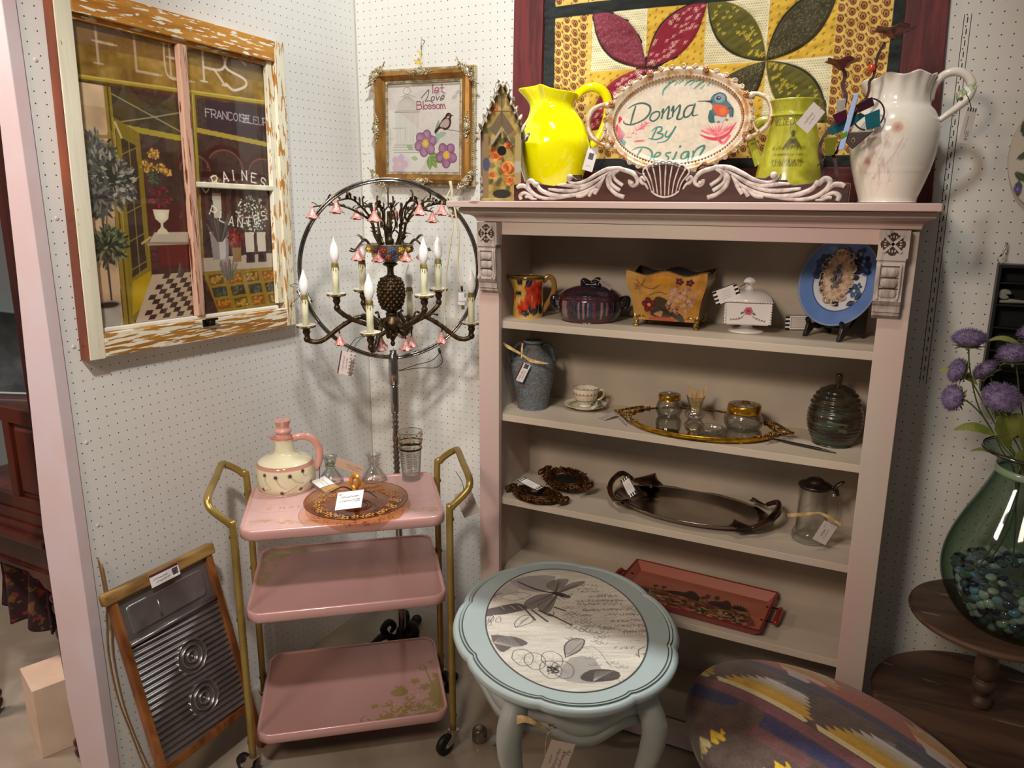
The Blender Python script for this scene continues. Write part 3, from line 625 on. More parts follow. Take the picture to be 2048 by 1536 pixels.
for (cx, cz, pal) in ((1.028-QX, 1.930-QZ, ('7d3140', '8d2035')), (1.360-QX, 1.930-QZ, ('5d5a22', '413d28'))):
    h = .166
    for qx, qz, base in ((-1, 1, 'e9e2bf'), (1, 1, 'dcb540'), (-1, -1, 'dcb540'), (1, -1, 'e9e2bf')):
        x0, x1 = sorted((cx, cx+qx*h)); z0, z1 = sorted((cz, cz+qz*h)); z1 = min(z1, zb)
        K.poly([(x0, z0), (x1, z0), (x1, z1), (x0, z1)], base); st = .0064
        for i in range(int(h/st)):
            for j in range(int(h/st)):
                x, z = x0+(i+.5)*st+(j % 2)*st/2, z0+(j+.5)*st
                if z > z1: continue
                if base[0] == 'e': K.ell(x, z, .0014, .0014, 0, '8f8a4e', .9)
                elif (i+j*3) % 9 == 0: K.line([(x-.003, z-.002), (x+.003, z+.002)], .002, '8a6a20'); K.line([(x, z-.003), (x-.001, z+.003)], .0015, '8a6a20')
        olive = pal[0][0] == '5'; same = (qx*qz > 0)
        pc = pal[1] if same else pal[0]
        d = h*1.0; ux, uz = qx*.7071, qz*.7071; L = d*1.4142; wd = h*.30
        f = lambda u, v: (cx+ux*u-uz*v, cz+uz*u+ux*v)
        lens = [f(L*t, wd*math.sin(math.pi*t)**.9) for t in np.linspace(0, 1, 18)]+[f(L*t, -wd*math.sin(math.pi*t)**.9) for t in np.linspace(1, 0, 18)[1:-1]]
        K.poly(lens, pc); H.poly(lens, 'ffffff', .55)
        K.line(lens[:18] if (qx > 0) == (qz > 0) else lens[:18], [.001, .0055, .0055, .001], '2a0f16' if not olive else '1d1a12'); K.line(lens[17:]+lens[:1], .0014, 'c3a24a' if olive else '4a1420', .7)
        H.line(lens+lens[:1], .006, '000000', .8)
        for k in range(9): u = L*(.12+.085*k); v = wd*.8*math.sin(math.pi*u/L); H.line([f(u-.01, -v), f(u+.008, v)], .003, '222222', .5)
        r = random.Random(7)
        for k in range(420):
            u, v = r.uniform(.06, .94)*L, r.uniform(-.85, .85); v *= wd*math.sin(math.pi*u/L)**.9*.92; x, z = f(u, v)
            if z > zb-.003: continue
            if pc == '8d2035':
                if k % 9 == 0: K.ell(x, z, .0035, .0035, 0, 'e4c2b8'); K.ell(x, z, .0016, .0016, 0, '8d2035'); K.ell(x+.006, z+.003, .0013, .0013, 0, 'e4c2b8'); K.ell(x-.005, z-.004, .0013, .0013, 0, 'd9a79b')
            elif pc == '5d5a22':
                if k % 10 == 0: K.ell(x, z, .003, .002, .6, 'c3b13e'); K.ell(x+.004, z+.003, .002, .002, 0, 'c3b13e'); K.ell(x-.002, z+.004, .0018, .0018, 0, 'a79a35')
            else: K.ell(x, z, .0011, .0011, 0, 'b0697a' if pc == '7d3140' else '8f8a5a', .8)
K.poly([(xa-.002, zb), (xb, zb), (xb, 2.118-QZ), (xa-.002, 2.118-QZ)], '1d2221'); K.noise(.05, .03, 31)
for x in (.862-QX, 1.194-QX, 1.028-QX, 1.360-QX, 1.522-QX): K.line([(x, za), (x, zb)], .0012, '9c8340', .5); H.line([(x, 0), (x, QH)], .004, '000000', .5)
for z in (1.764-QZ, 1.930-QZ, zb): H.line([(0, z), (QW, z)], .004, '000000', .5)
H.noise(.5, .035, 33, st=(1.4, .8)); H.noise(.35, .014, 34, st=(2, .7)); H.noise(.12, .006, 35)
hh = H.a[..., 0]; kk = np.ones(5)/5
hh = np.apply_along_axis(lambda v: np.convolve(np.pad(v, 2, 'edge'), kk, 'valid'), 0, hh); hh = np.apply_along_axis(lambda v: np.convolve(np.pad(v, 2, 'edge'), kk, 'valid'), 1, hh)
b = MB(); ny, nx = hh.shape
b.grid(lambda u, v: (QX+u*QW, -.006-.0115*hh-.002*np.sin(9*u+3*v), QZ+v*QH+.003*np.sin(7*u)), nx, ny, 0, True, K)
cloth = mat('quilt_cotton', 'ffffff', .9, attr=True, sheen=.2)
b.bb((QX+.001, -.006, QZ+.003), (QX+QW-.001, -.0008, QZ+QH-.002)); b.c[-1][:] = (.1, .1, .1)
b.build('quilt', cloth, qf, world=True)

# ---------------------------------------------------------------- framed print: let Love Blossom
fp = thing('picture_frame', 'ornate gold and silver plaster frame holding a birdcage and wild rose print on the pegboard', 'framed art', (.27, 0, 1.61))
PM = frame_m((.2745, 0, 1.7955), (1, 0, -.022), (.030, 0, 1))
gold = mat('antique_gold', 'ab7d3c', .35, metal=.55, c2='8a5f2a', scale=30, stretch=(1, 1, .3)); champ = mat('champagne_silver', 'cdbfa2', .33, metal=.5, c2='9c8a68', scale=50, bump=.4, bscale=120)
def rect(w, h): return [(-w, -h), (w, -h), (w, h), (-w, h)]
b = MB(PM); b.ring(rect(.198, .187), rect(.176, .166), .004, .020); 
b.ring(rect(.150, .151), rect(.143, .144), .004, .018); b.build('outer_moulding', champ, fp, world=True, bevel=.003)
b = MB(PM)
lo = [(.190, .181, .018), (.184, .175, .030), (.172, .165, .034), (.160, .158, .026), (.150, .150, .018)]
b.loft([[(-w, -h, z), (w, -h, z), (w, h, z), (-w, h, z)] for w, h, z in lo], 0, False, False, False); b.build('frame_cove', gold, fp, world=True)
b = MB(PM); beads = []
for k in range(56): beads.append((-.1435+k*.0052, .1415)); beads.append((-.1435+k*.0052, -.1415))
for k in range(55): beads.append((-.1435, -.1415+k*.0052)); beads.append((.1435, -.1415+k*.0052))
for x, y in beads: b.ell((x, y, .018), .0024, 0, 6, 4)
b.build('inner_beading', champ, fp, world=True); b = MB(PM)
for k in range(62): b.ell((-.195+k*.0064, -.1835, .020), (.0030, .0024, .003), 0, 6, 4, rotm('Z', .6)); 
for k in range(58): b.ell((.1945, -.182+k*.0064, .020), (.0024, .003, .003), 0, 6, 4)
b.build('outer_beading', champ, fp, world=True)
def scroll(mb, cx, cy, r, a0, turns=1.3, z=.034, w=.006, mi=0, sgn=1, z1=None):
    t = np.linspace(0, 1, 22); ang = a0+sgn*t*turns*2*math.pi; rad = r*(1-.82*t); P = np.c_[cx+rad*np.cos(ang), cy+rad*np.sin(ang), np.full(22, z)+.002*np.sin(3*t)]
    mb.tube(P, np.linspace(w*.55, w, 22), 6, mi)
rr = random.Random(2)
def ornament(cx, cy, s, ang, kind):
    o = MB(PM @ trm(cx, cy, 0) @ rotm('Z', ang))
    o.ell((0, 0, .034), (.016*s, .013*s, .008)); 
    for sg in (1, -1):
        scroll(o, sg*.020*s, .004*s, .011*s, math.pi/2, 1.2, .035, .0042*s, 0, sg); scroll(o, sg*.036*s, -.003*s, .008*s, -math.pi/2, 1.1, .034, .0034*s, 0, -sg)
        for k in range(4): o.ell((sg*(.010+.009*k)*s, (-.010+.004*(k % 2))*s, .034), (.0065*s, .0035*s, .004), 0, 8, 5, rotm('Z', sg*(.5+.4*k)))
        for k in range(3): o.ell((sg*(.046+.006*k)*s, (-.002+.002*k)*s, .032), (.005*s, .0028*s, .003), 0, 8, 5, rotm('Z', sg*.4))
    for k in range(7): a = math.pi*k/6; o.ell((math.cos(a)*.011*s, (math.sin(a)*.013+.002)*s, .038), (.005*s, .0026*s, .0035), 0, 8, 5, rotm('Z', a))
    o.build('plaster_ornament', champ, fp, world=True)
for cx, cy, a in ((-.178, .168, .785), (.176, .168, -.785), (-.176, -.168, 2.356), (.176, -.168, -2.356)): ornament(cx, cy, .95, a, 0)
for cx, cy, a in ((0, .172, 0), (-.178, .0, 1.571), (.178, 0, -1.571), (0, -.172, 3.1416)): ornament(cx, cy, .8, a, 1)
C = CV(.288, .288, 1150, 'c6bdb4'); C.noise(.06, .06, 1); C.noise(.03, .01, 2); C.poly([(.0, 0), (.12, 0), (.16, .09), (.1, .16), (0, .2)], 'd3d6cc', .5, 3)
g = '8b867f'
for k in range(20): x = .032+k*.0048; C.line([(x, .09), (x, .19), (.078+(x-.078)*.75, .225), (.078+(x-.078)*.2, .245)], .0011, g, .7)
C.line([(.028, .195), (.128, .195)], .003, g, .9); C.line([(.028, .199), (.128, .201)], .0012, g); C.line([(.02, .145), (.07, .145), (.07, .10)], .0015, g)
for y, w in ((.09, .052), (.083, .056), (.074, .058), (.066, .055)): C.line([(.078-w, y), (.078+w*.85, y)], .0028, g, .7)
C.ringe(.078, .262, .015, .011, .002, g); C.line([(.05, .243), (.078, .250), (.11, .243)], .0018, g); C.line([(.01, .145), (.01, .09)], .0012, g); C.line([(.0, .11), (.02, .11)], .001, g)
for k in range(9): C.line([(.13, .17-k*.006+.02), (.25, .172-k*.006+.02)], .0006, 'a79f98', .5)
C.ell(.055, .03, .035, .028, 0, 'b79fae', .35, .5); C.flower(.045, .028, .034, 5, 'bda3b3', 'c9b77e')
for x, y, r in ((.20, .252, .012), (.222, .246, .010), (.262, .238, .011), (.275, .252, .010)): C.ell(x, y, r, r*.6, .5, '9b9799', .6, .4)
C.leaf(.175, .085, .06, .9, .022, '8fa08e'); C.leaf(.19, .115, .045, .3, .02, '94a394'); C.leaf(.19, .12, .05, 1.3, .016, '7e8f80')
for a, L in ((-.9, .05), (-.4, .055), (-1.5, .045), (.1, .035)): C.leaf(.165, .055, L, a, .024, '6f8a48', '9fb274')
C.leaf(.10, .075, .03, 2.6, .018, '93a676'); C.leaf(.12, .045, .028, 3.0, .016, 'a3ae80'); C.line([(.17, .07), (.215, .05)], .002, '78704f')
C.flower(.150, .095, .042, 6, '93687f', 'b89d45', 'ad8ba0', .3, dark='6a3a63'); C.ell(.150, .095, .010, .010, 0, 'd0b23e'); 
C.flower(.232, .058, .040, 5, '8c6079', 'c39a45', 'a57f97', .9, dark='643660'); C.ell(.232, .058, .0105, .0105, 0, 'd9a83a')
for fx, fy in ((.150, .095), (.232, .058)):
    for k in range(16): a = k*.39; C.ell(fx+math.cos(a)*.0125, fy+math.sin(a)*.0125, .0014, .0014, 0, 'e5d283')
# little bird on its twig
C.poly([(.186, .135), (.200, .148), (.215, .168), (.232, .182), (.246, .176), (.250, .160), (.244, .144), (.228, .136), (.210, .142), (.196, .132), (.188, .126)], '3c2320', 1, 3)
C.poly([(.206, .150), (.222, .168), (.238, .172), (.243, .158), (.236, .146), (.222, .143)], 'b3a296', .9, 3); C.ell(.240, .180, .0115, .0100, 0, '3c2320'); C.ell(.238, .176, .005, .003, .3, 'c9bbb0'); C.line([(.250, .182), (.257, .181)], .0028, '3c2320'); C.ell(.243, .183, .0012, .0012, 0, 'efe6dc')
C.line([(.200, .138), (.218, .146), (.236, .137), (.256, .136), (.286, .130)], .0016, '4c302a'); C.line([(.226, .142), (.224, .134)], .0012, '4c302a')
C.text('let', .176, .252, .026, .0032, '8b3f58', 1, serif=.5, sx=.95); C.text('Blossom', .117, .203, .024, .0032, '84405a', 1, serif=.5, sx=.86, gap=.2)
C.line([(.135, .238), (.148, .250), (.164, .262), (.160, .242), (.150, .228), (.168, .229), (.180, .222)], .0026, '3a2a33', 1, 4); C.text('ove', .172, .229, .022, .0026, '3a2a33', 1, slant=.25, sx=.95)
b = MB(PM @ trm(0, 0, .010)); card(b, C, Matrix.Identity(4), 0, .001); b.build('print', art, fp, world=True)
b = MB(); b.tube([(.279, -.001, 2.065), (.279, -.018, 2.066), (.278, -.022, 2.045), (.278, -.020, 2.035)], .0018, 6, sm=3); o = b.build('peg_hook', mat('steel', 'a8a6a2', .3, metal=1)); tag(o, 'small steel peg hook in the pegboard above the ornate picture frame', 'hook')
b = MB(); b.ribbon([(.262, -.02, 2.035), (.274, -.022, 2.025), (.276, -.022, 2.0), (.277, -.022, 1.985)], .006, .0008, 0, (0, -1, 0)); b.ribbon([(.252, -.026, 2.006), (.266, -.026, 1.998), (.276, -.024, 1.996)], [.004, .014, .003], .0008, 0, (0, -1, 0)); o = b.build('hanging_ribbon', mat('yellow_ribbon', 'd8bd6a', .5)); tag(o, 'yellowish ribbon tied between the peg hook and the ornate picture frame', 'ribbon')
# ---------------------------------------------------------------- things standing on the bookcase crown (z = 1.562)
CZ = 1.5622
def faceang(x, y): return math.atan2(-(-2.2609-y), -(1.749-x))   # local -x then looks to the aisle
def VT(x, y, z, off=0.): return trm(x, y, z) @ rotm('Z', faceang(x, y)+off)
def vessel(name, label, cat, x, y, z, off=0., group=None):
    return thing(name, label, cat, (x, y, z), faceang(x, y)+off, group)
# pediment
pd = thing('carved_pediment', 'carved dark wood pediment with whitewashed scroll leaves and central shell on the bookcase top', 'carving', (1.196, -.325, CZ))
half = [(-4230, 15), (-4240, 435), (-4100, 445), (-3950, 475), (-3770, 575), (-3570, 525), (-3420, 445), (-3050, 395), (-2690, 465), (-2620, 640), (-2540, 650), (-2390, 560), (-2130, 575), (-1780, 725), (-1450, 860), (-1110, 840), (-840, 765), (-640, 675), (-540, 795), (-330, 895), (-70, 925)]
pts = [(x/1e4, z/1e4-(0 if k else .0015)) for k, (x, z) in enumerate(half)]
poly = pts+[(-x, z) for x, z in pts[::-1]]
PL = frame_m((1.196, -.325, CZ), (1, 0, 0), (0, 0, 1))     # local z points to the aisle
walnut = mat('walnut', '4a2113', .4, c2='2c120b', scale=18, stretch=(.2, 1, 1.5), coat=.2, bump=.15)
wash = mat('whitewash', 'c9bdb6', .5, c2='9d8d86', scale=60, lo=.45, hi=.7)
b = MB(PL); b.prism(poly, -.012, .006); b.build('panel', walnut, pd, world=True, bevel=.002)
strokes = [([(-2590, 605), (-2630, 535), (-2450, 455), (-2140, 515), (-1860, 665), (-1550, 795), (-1240, 825), (-1160, 795), (-900, 715), (-770, 605), (-730, 455), (-840, 385), (-930, 455), (-930, 540)], (5, 4, 4, 4.5, 5, 6, 5, 5.5, 6, 5.5, 5, 4.5, 4.5, 5)),
 ([(-2950, 415), (-2690, 415), (-2330, 375), (-2000, 455), (-1660, 635), (-1430, 765)], (2, 5, 5.5, 5, 4, 2)),
 ([(-3540, 465), (-3450, 315), (-3250, 215), (-2960, 145), (-2570, 145), (-2210, 225), (-1860, 385), (-1680, 555)], (5, 6, 6, 6, 5.5, 5, 4, 2)),
 ([(-3560, 400), (-3690, 525), (-3800, 485), (-3790, 355), (-3660, 215), (-3450, 105), (-3150, 65), (-2800, 95), (-2440, 145)], (6, 6.5, 6, 6, 5.5, 5, 4.5, 4, 2)),
 ([(-4130, 355), (-4040, 395), (-3880, 385), (-3730, 255), (-3570, 145), (-3400, 105)], (5, 6, 6, 5, 4, 2)), ([(-4000, 35), (-4030, 145), (-3910, 215), (-3760, 165), (-3640, 105)], (5, 6, 5, 4, 2)),
 ([(-3880, 105), (-3790, 115), (-3680, 65), (-3530, 55)], (4, 4.5, 4, 2)), ([(-2380, 145), (-2210, 145), (-2060, 245), (-1920, 385)], (6, 5.5, 4.5, 2)), ([(-2030, 125), (-1950, 245), (-1850, 335)], (5, 5, 2)),
 ([(-1880, 185), (-1810, 285), (-1720, 415), (-1680, 535)], (5, 5, 4, 2)), ([(-1060, 105), (-1300, 195), (-1490, 385), (-1520, 585), (-1370, 725), (-1160, 795)], (6, 5.5, 5.5, 5.5, 5, 3)),
 ([(-1180, 270), (-1420, 435), (-1450, 615), (-1320, 725)], (5, 5, 4.5, 3)), ([(-1110, 395), (-1310, 535), (-1370, 665), (-1210, 775)], (5, 4.5, 4.5, 3)), ([(-1780, 335), (-1710, 465), (-1600, 635)], (5, 5, 2)),
 ([(-3200, 315), (-2830, 275), (-2470, 275), (-2120, 365), (-1800, 525)], (3, 5, 5, 4.5, 2)), ([(-510, 515), (-590, 595), (-660, 545), (-600, 455), (-520, 420), (-440, 300)], (5, 4.5, 4.5, 4.5, 3.5, 2))]
for sg in (1, -1):
    b = MB(PL)
    for st, w in strokes: b.tube([(sg*x/1e4, z/1e4, .0055) for x, z in st], [k*.00105 for k in w], 8, sm=5)
    b.ell((sg*-.2575, .0615, .008), .0085); b.ell((sg*-.3545, .043, .008), .0075); b.ell((sg*-.087, .045, .008), .006)
    b.build('scroll_leaves', wash, pd, world=True)
b = MB(PL); tops = [(-59, 70), (-50, 82), (-35, 89), (-17, 94), (0, 95), (17, 93), (35, 88), (50, 80), (59, 68)]; bots = [(-35, 26), (-27, 19), (-18, 14.5), (-9, 12), (0, 11), (9, 12), (18, 14.5), (27, 19), (35, 26)]
b.loft([[(x/1e3*.98, z/1e3-.002, .004) for x, z in tops]+[(x/1e3, z/1e3, .004) for x, z in bots[::-1]], [(x/1e3*.93, z/1e3-.005, .012) for x, z in tops]+[(x/1e3*.93, z/1e3+.002, .009) for x, z in bots[::-1]]], 0, False); b.build('shell', walnut, pd, world=True)
b = MB(PL)
for (x, z), (x2, z2) in zip(tops, bots): b.tube([(x2/1e3, z2/1e3, .008), ((x2*.55+x*.45)/1e3*.93, (z2*.5+z*.5)/1e3, .012), (x/1e3, z/1e3, .009)], [.0015, .002, .0028], 6, sm=3)
sc = []
for k in range(len(tops)-1):
    (x, z), (x2, z2) = tops[k], tops[k+1]; sc += [(x/1e3, z/1e3, .010), ((x+x2)/2e3*1.03, (z+z2)/2e3+.004, .010)]
b.tube(sc+[(tops[-1][0]/1e3, tops[-1][1]/1e3, .010)], .0022, 6, sm=3); b.tube([(x/1e3, z/1e3, .008) for x, z in bots], .0028, 6); b.build('shell_ribs', wash, pd, world=True)
b = MB(); b.bb((.936, -.309, CZ+.0), (.960, -.300, CZ+.068)); b.build('brace', walnut, pd, world=True)

# birdhouse
bh = thing('birdhouse', 'small decoupage wooden birdhouse with roses and a peeling pointed roof at left end', 'birdhouse', (.702, -.277, CZ), math.radians(33))
BC = CV(.106, .305, 700, '9a8447'); BC.noise(.16, .03, 4); BC.noise(.1, .008, 5); r = random.Random(9)
for k in range(60): BC.ell(r.uniform(0, .106), r.uniform(.0, .19), r.uniform(.004, .014), r.uniform(.004, .01), r.uniform(0, 3), r.choice(['4f5a2c', '6b6a35', 'b09a55', '7c5a30', '3c4022']), .7, .4)
def rose(c, x, y, rr, cols, seed=0):
    q = random.Random(seed)
    for k in range(26):
        a, d = q.uniform(0, 6.3), rr*(1-k/26); c.ell(x+math.cos(a)*d*.75, y+math.sin(a)*d*.75, rr*.42, rr*.26, a+1.6, cols[k % len(cols)], .9, .25)
    c.ell(x, y, rr*.2, rr*.18, 0, cols[0])
for x, y, s_ in ((.036, .115, .020), (.068, .082, .022), (.075, .048, .016), (.028, .06, .012), (.03, .235, .016), (.07, .14, .012)): rose(BC, x, y, s_, ['a2481c', 'c9692c', 'd98a48', '8d3a17', 'e0a35a'], int(x*1e3))
BC.poly([(0, .0), (.016, 0), (.016, .165), (0, .18)], '8a6b4a'); BC.poly([(.09, 0), (.106, 0), (.106, .18), (.09, .165)], 'a08d5e'); BC.ell(.010, .09, .010, .018, 0, '4a4a63'); BC.poly([(.09, .07), (.106, .07), (.106, .10), (.09, .10)], 'a8a097')
BC.ell(.053, .012, .025, .012, 0, '2a2522'); BC.poly([(.018, .18), (.052, .23), (.088, .18), (.07, .165), (.052, .19), (.036, .165)], '6a5740')
BC.line([(.053, .195), (.053, .262)], .002, '4a3a20'); BC.line([(.033, .228), (.074, .228)], .002, '4a3a20'); BC.ell(.053, .255, .008, .02, 0, '4c3a28', .5)
hm = mat('decoupage', 'ffffff', .45, attr=True, bump=.2); gab = [(-.053, 0), (.053, 0), (.053, .18), (0, .300), (-.053, .18)]
b = MB(frame_m((0, 0, .007), (1, 0, 0), (0, 0, 1)))  # local z = toward aisle (-y)
def hz(u, v): x = (u-.5)*.106; return x*np.clip((.300-v*.30)/.12, 0, 1)**1.0 if False else x, v*.30, 0*u+.05
xs = np.linspace(0, 1, 75); 
def hf(u, v):
    y = v*.30; w = np.where(y < .18, .053, .053*(.300-y)/.12); return (2*u-1)*np.maximum(w, 1e-4), y, 0*u+.05
b.grid(hf, 75, 215, 0, True, type('o', (), {'sample': lambda s, u, v: BC.sample(.5+(u-.5)*np.clip(np.where(v*.3 < .18, 1, (.3-v*.3)/.12), 0, 1), v*.98)})())
b.prism(gab, -.035, .0495, 0); b.c[-1][:] = rgb('8d7a58'); b.build('body', hm, bh)
b = MB(); b.bb((-.056, -.056, 0), (.056, .038, .0075)); b.build('base', mat('birdhouse_base', 'a8995c', .5, c2='8a7a45', scale=40), bh, bevel=.001)
b = MB(frame_m((0, 0, .007), (1, 0, 0), (0, 0, 1))); b.lathe([(.0128, .0), (.0128, .004), (.0115, .0045), (.0108, .0), (0, .0005)], 20, c=(0, 0, 0)); b.T = frame_m((0, -.0502, .122), (1, 0, 0), (0, 0, 1)); b.n = b.n
b2 = MB(frame_m((.0, -.0503, .134), (1, 0, 0), (0, 0, 1))); b2.add([(math.cos(a)*.0125, math.sin(a)*.0125, .0004) for a in np.linspace(0, 6.2832, 25)[:-1]], [tuple(range(24))]); b2.build('entrance_hole', mat('dark_hole', '080605', .9), bh)
roofm = mat('peeling_roof', 'c9c0a8', .6, c2='6f6552', scale=24, lo=.45, hi=.55, bump=.4, chips=[('2e2620', 50, .6, (1, 1, 1))])
for sg in (-1, 1):
    b = MB(); L = math.hypot(.067, .152); a = math.atan2(.152, .067)
    b.box((sg*.0365, -.012, .236), (L, .106, .004), 0, rotm('Y', sg*a)); b.build('roof_slope', roofm, bh, bevel=.001)
    b = MB()
    for k in range(7): u = k/6; b.ell((sg*(.006+u*.062), -.066+.002*(k % 2), .306-u*.135), (.005, .0035, .013), 0, 8, 6, rotm('Y', sg*.45))
    b.build('roof_trim', mat('peeling_trim', 'cbc3ae', .6, c2='5d5142', scale=60, lo=.48, hi=.52), bh)
    b = MB(); b.box((sg*.0165, -.058, .166), (.046, .012, .0035), 0, rotm('Y', sg*.98)); b.build('porch_roof', mat('porch_lavender', '9d93a3', .6, c2='6c5a4a', scale=60), bh, bevel=.001)
b = MB(); b.tube([(.012, -.06, .27), (.020, -.064, .292), (.012, -.064, .308), (.004, -.062, .312)], .0007, 5, sm=4); b.tube([(-.006, -.06, .312), (-.016, -.062, .306), (-.018, -.062, .29)], .0007, 5, sm=4); b.ell((.021, -.062, .268), (.004, .003, .006)); b.build('wire_loop', DKM, bh)
b = MB(); 
for k in range(9): b.ell((-.056+.002*(k % 2), -.046+.004*(k % 3), .012+k*.006), (.005, .008, .006), 0, 7, 5)
b.build('bark', mat('grey_bark', '8b857b', .8, bump=.5), bh)

# yellow pitcher
ceram_y = mat('yellow_glaze', 'e6e000', .08, coat=.6, spec=.6)
def pitcher_rfn(spout_th, spout_len, z0, z1, wid=.55, lift=0.):
    def f(T, D, R, Z):
        d = np.angle(np.exp(1j*(T-spout_th))); s = np.clip((Z-z0)/(z1-z0), 0, 1)**1.5*np.exp(-(d/wid)**2)
        return R+spout_len*s, Z+lift*s
    return f
yp = vessel('pitcher', 'glossy bright yellow ceramic pitcher standing behind the carved pediment', 'pitcher', .802, -.135, CZ)
prof = [(0, 0), (.056, 0), (.064, .006), (.080, .045), (.096, .095), (.1035, .140), (.1015, .175), (.090, .210), (.072, .238), (.060, .256), (.0565, .268), (.0585, .280), (.0655, .296), (.0685, .3045), (.0665, .3060), (.0635, .3035), (.056, .282), (.0535, .268), (.066, .238), (.085, .20), (.095, .14), (.075, .05), (0, .02)]
def yf(T, D, R, Z):
    d = np.angle(np.exp(1j*(T-math.pi/2))); s = np.clip((Z-.232)/.07, 0, 1); e = s**1.2*np.exp(-(np.abs(d)/.40)**2.5)
    bump = s*np.exp(-((np.abs(d)-.72)/.22)**2); dn = s*np.clip((1-np.cos(d))/2, 0, 1)**1.2
    return R+.034*e-.007*bump, Z+.004*e+.013*s*np.exp(-((np.abs(d)-.85)/.5)**2)-.010*dn
b = MB(); b.lathe(prof, 72, n=5, rfn=yf); b.build('body', ceram_y, yp)
b = MB(); b.tube([(0, -.060, .285), (0, -.078, .305), (0, -.108, .316), (0, -.140, .303), (0, -.154, .270), (0, -.150, .225), (0, -.128, .175), (0, -.098, .145)], [.010, .0095, .0105, .011, .0105, .010, .0095, .009], 14, sm=6, flat=1.25); b.build('handle', ceram_y, yp)
C = CV(.028, .062, 1300, 'e6e4e0'); r = random.Random(4)
for k in range(16): C.line([(.008+k*.0007*1.1, .030), (.008+k*.0007*1.1, .046)], .0005 if k % 3 else .0009, '161616')
C.line([(.004, .05), (.02, .052)], .006, 'f6f6f2'); scribble(C, .007, .012, .013, 5, .002, '77777a')
C2 = C; tag_thing('white barcode tag hanging from the left handle of the oval tray sign', C, FR((.967, -.262, 1.672), -.26) @ rotm('Z', .0), string=[(.955, -.255, 1.735), (.965, -.268, 1.72), (.968, -.262, 1.70)], name='price_tag')

# oval tray used as sign
sg_ = thing('oval_tray_sign', 'oval gold rose-edged tray hand painted Donna By Design on an easel', 'sign', (1.185, -.21, CZ))
SG = frame_m((1.183, -.205, 1.7645), (.975, .222, .012), (-.012+.0, .20, .98))
SG = SG @ rotm('Z', math.radians(2.0))
C = CV(.330, .226, 1150, 'ddd0ba'); C.noise(.05, .02, 3); C.noise(.06, .006, 4); k_ = .000256
def cq(a, b_): return .165+(a-990)*k_, .113+(650-b_)*k_
def cl(pts, w, col, a=1, sm=4): C.line([cq(*p) for p in pts], w*1.15 if np.ndim(w) == 0 else [k*1.15 for k in w], col, a, sm)
G1, G2 = '1e4f45', '2f7d6b'
for c_, w in ((G1, 1), ):
    cl([(495, 490), (560, 455), (640, 445), (710, 480), (715, 540), (670, 600), (590, 640), (510, 655), (455, 635), (450, 610)], (.0018, .003, .004, .0045, .0045, .004, .0035, .0035, .003, .0015), c_); cl([(570, 470), (545, 550), (520, 650)], (.003, .0045, .003), c_)
    cl([(775, 540), (735, 560), (715, 610), (750, 635), (800, 600), (810, 550), (775, 540)], .0035, c_); cl([(835, 545), (850, 520), (835, 600), (830, 610)], .0038, c_); cl([(840, 580), (880, 520), (905, 500), (900, 560), (890, 620), (930, 610)], (.002, .003, .004, .0045, .004, .002), c_)
    cl([(930, 540), (950, 500), (940, 600)], .0038, c_); cl([(945, 570), (990, 510), (1015, 495), (1005, 560), (985, 625), (1025, 630), (1050, 600)], (.002, .003, .004, .0045, .0045, .003, .002), c_)
    cl([(1140, 500), (1090, 510), (1055, 560), (1060, 615), (1110, 600), (1150, 530), (1160, 490), (1140, 560), (1140, 605), (1190, 600)], (.003, .0035, .0045, .004, .003, .003, .003, .0045, .0035, .0015), c_)
    cl([(735, 735), (780, 700), (830, 700), (830, 735), (790, 755), (840, 770), (840, 800), (780, 820), (705, 805)], (.0018, .003, .004, .004, .003, .004, .004, .0035, .002), G2); cl([(785, 710), (760, 760), (735, 815)], (.003, .004, .003), G2)
    cl([(885, 745), (870, 790), (900, 800), (935, 760)], .0034, G2); cl([(972, 705), (935, 770), (880, 840), (790, 855)], (.004, .004, .003, .0015), G2)
    cl([(540, 915), (600, 890), (690, 900), (740, 950), (730, 1010), (690, 1050), (620, 1055), (560, 1020)], (.002, .003, .004, .0045, .004, .003, .003, .002), G2); cl([(635, 905), (600, 960), (570, 1020)], (.003, .0045, .004), G2)
    cl([(755, 1000), (810, 985), (825, 960), (790, 955), (755, 1000), (770, 1035), (810, 1030)], .0036, G2); cl([(925, 960), (885, 965), (880, 985), (905, 1005), (895, 1035), (850, 1035)], .0038, G2)
    cl([(985, 960), (965, 1010), (950, 1030)], .0042, G2); C.ell(*cq(1020, 905), .0030, .0038, -.4, G2); cl([(1100, 960), (1060, 965), (1030, 1000), (1040, 1035), (1080, 1020), (1105, 965), (1095, 1060), (1060, 1100)], .0038, G2)
    cl([(1150, 960), (1150, 1000), (1135, 1040)], .004, G2); cl([(1145, 1005), (1185, 940), (1250, 910), (1255, 935), (1225, 985), (1210, 1010)], (.002, .004, .0045, .005, .0045, .003), G2)
for pts in (((840, 380), (850, 330), (910, 270), (960, 245)), ((850, 320), (880, 290)), ((895, 265), (960, 250)), ((960, 290), (990, 260)), ((1000, 280), (1040, 245)), ((1060, 300), (1090, 270), (1150, 255)), ((1110, 300), (1160, 265)), ((1150, 340), (1200, 300), (1250, 270)), ((1215, 345), (1250, 310)), ((1170, 270), (1240, 255)), ((1280, 320), (1310, 280)), ((1330, 300), (1380, 290)), ((1400, 325), (1440, 315)), ((1480, 380), (1530, 400))): cl(pts, (.0022, .0042, .002), '2c8070', .9)
r = random.Random(3)
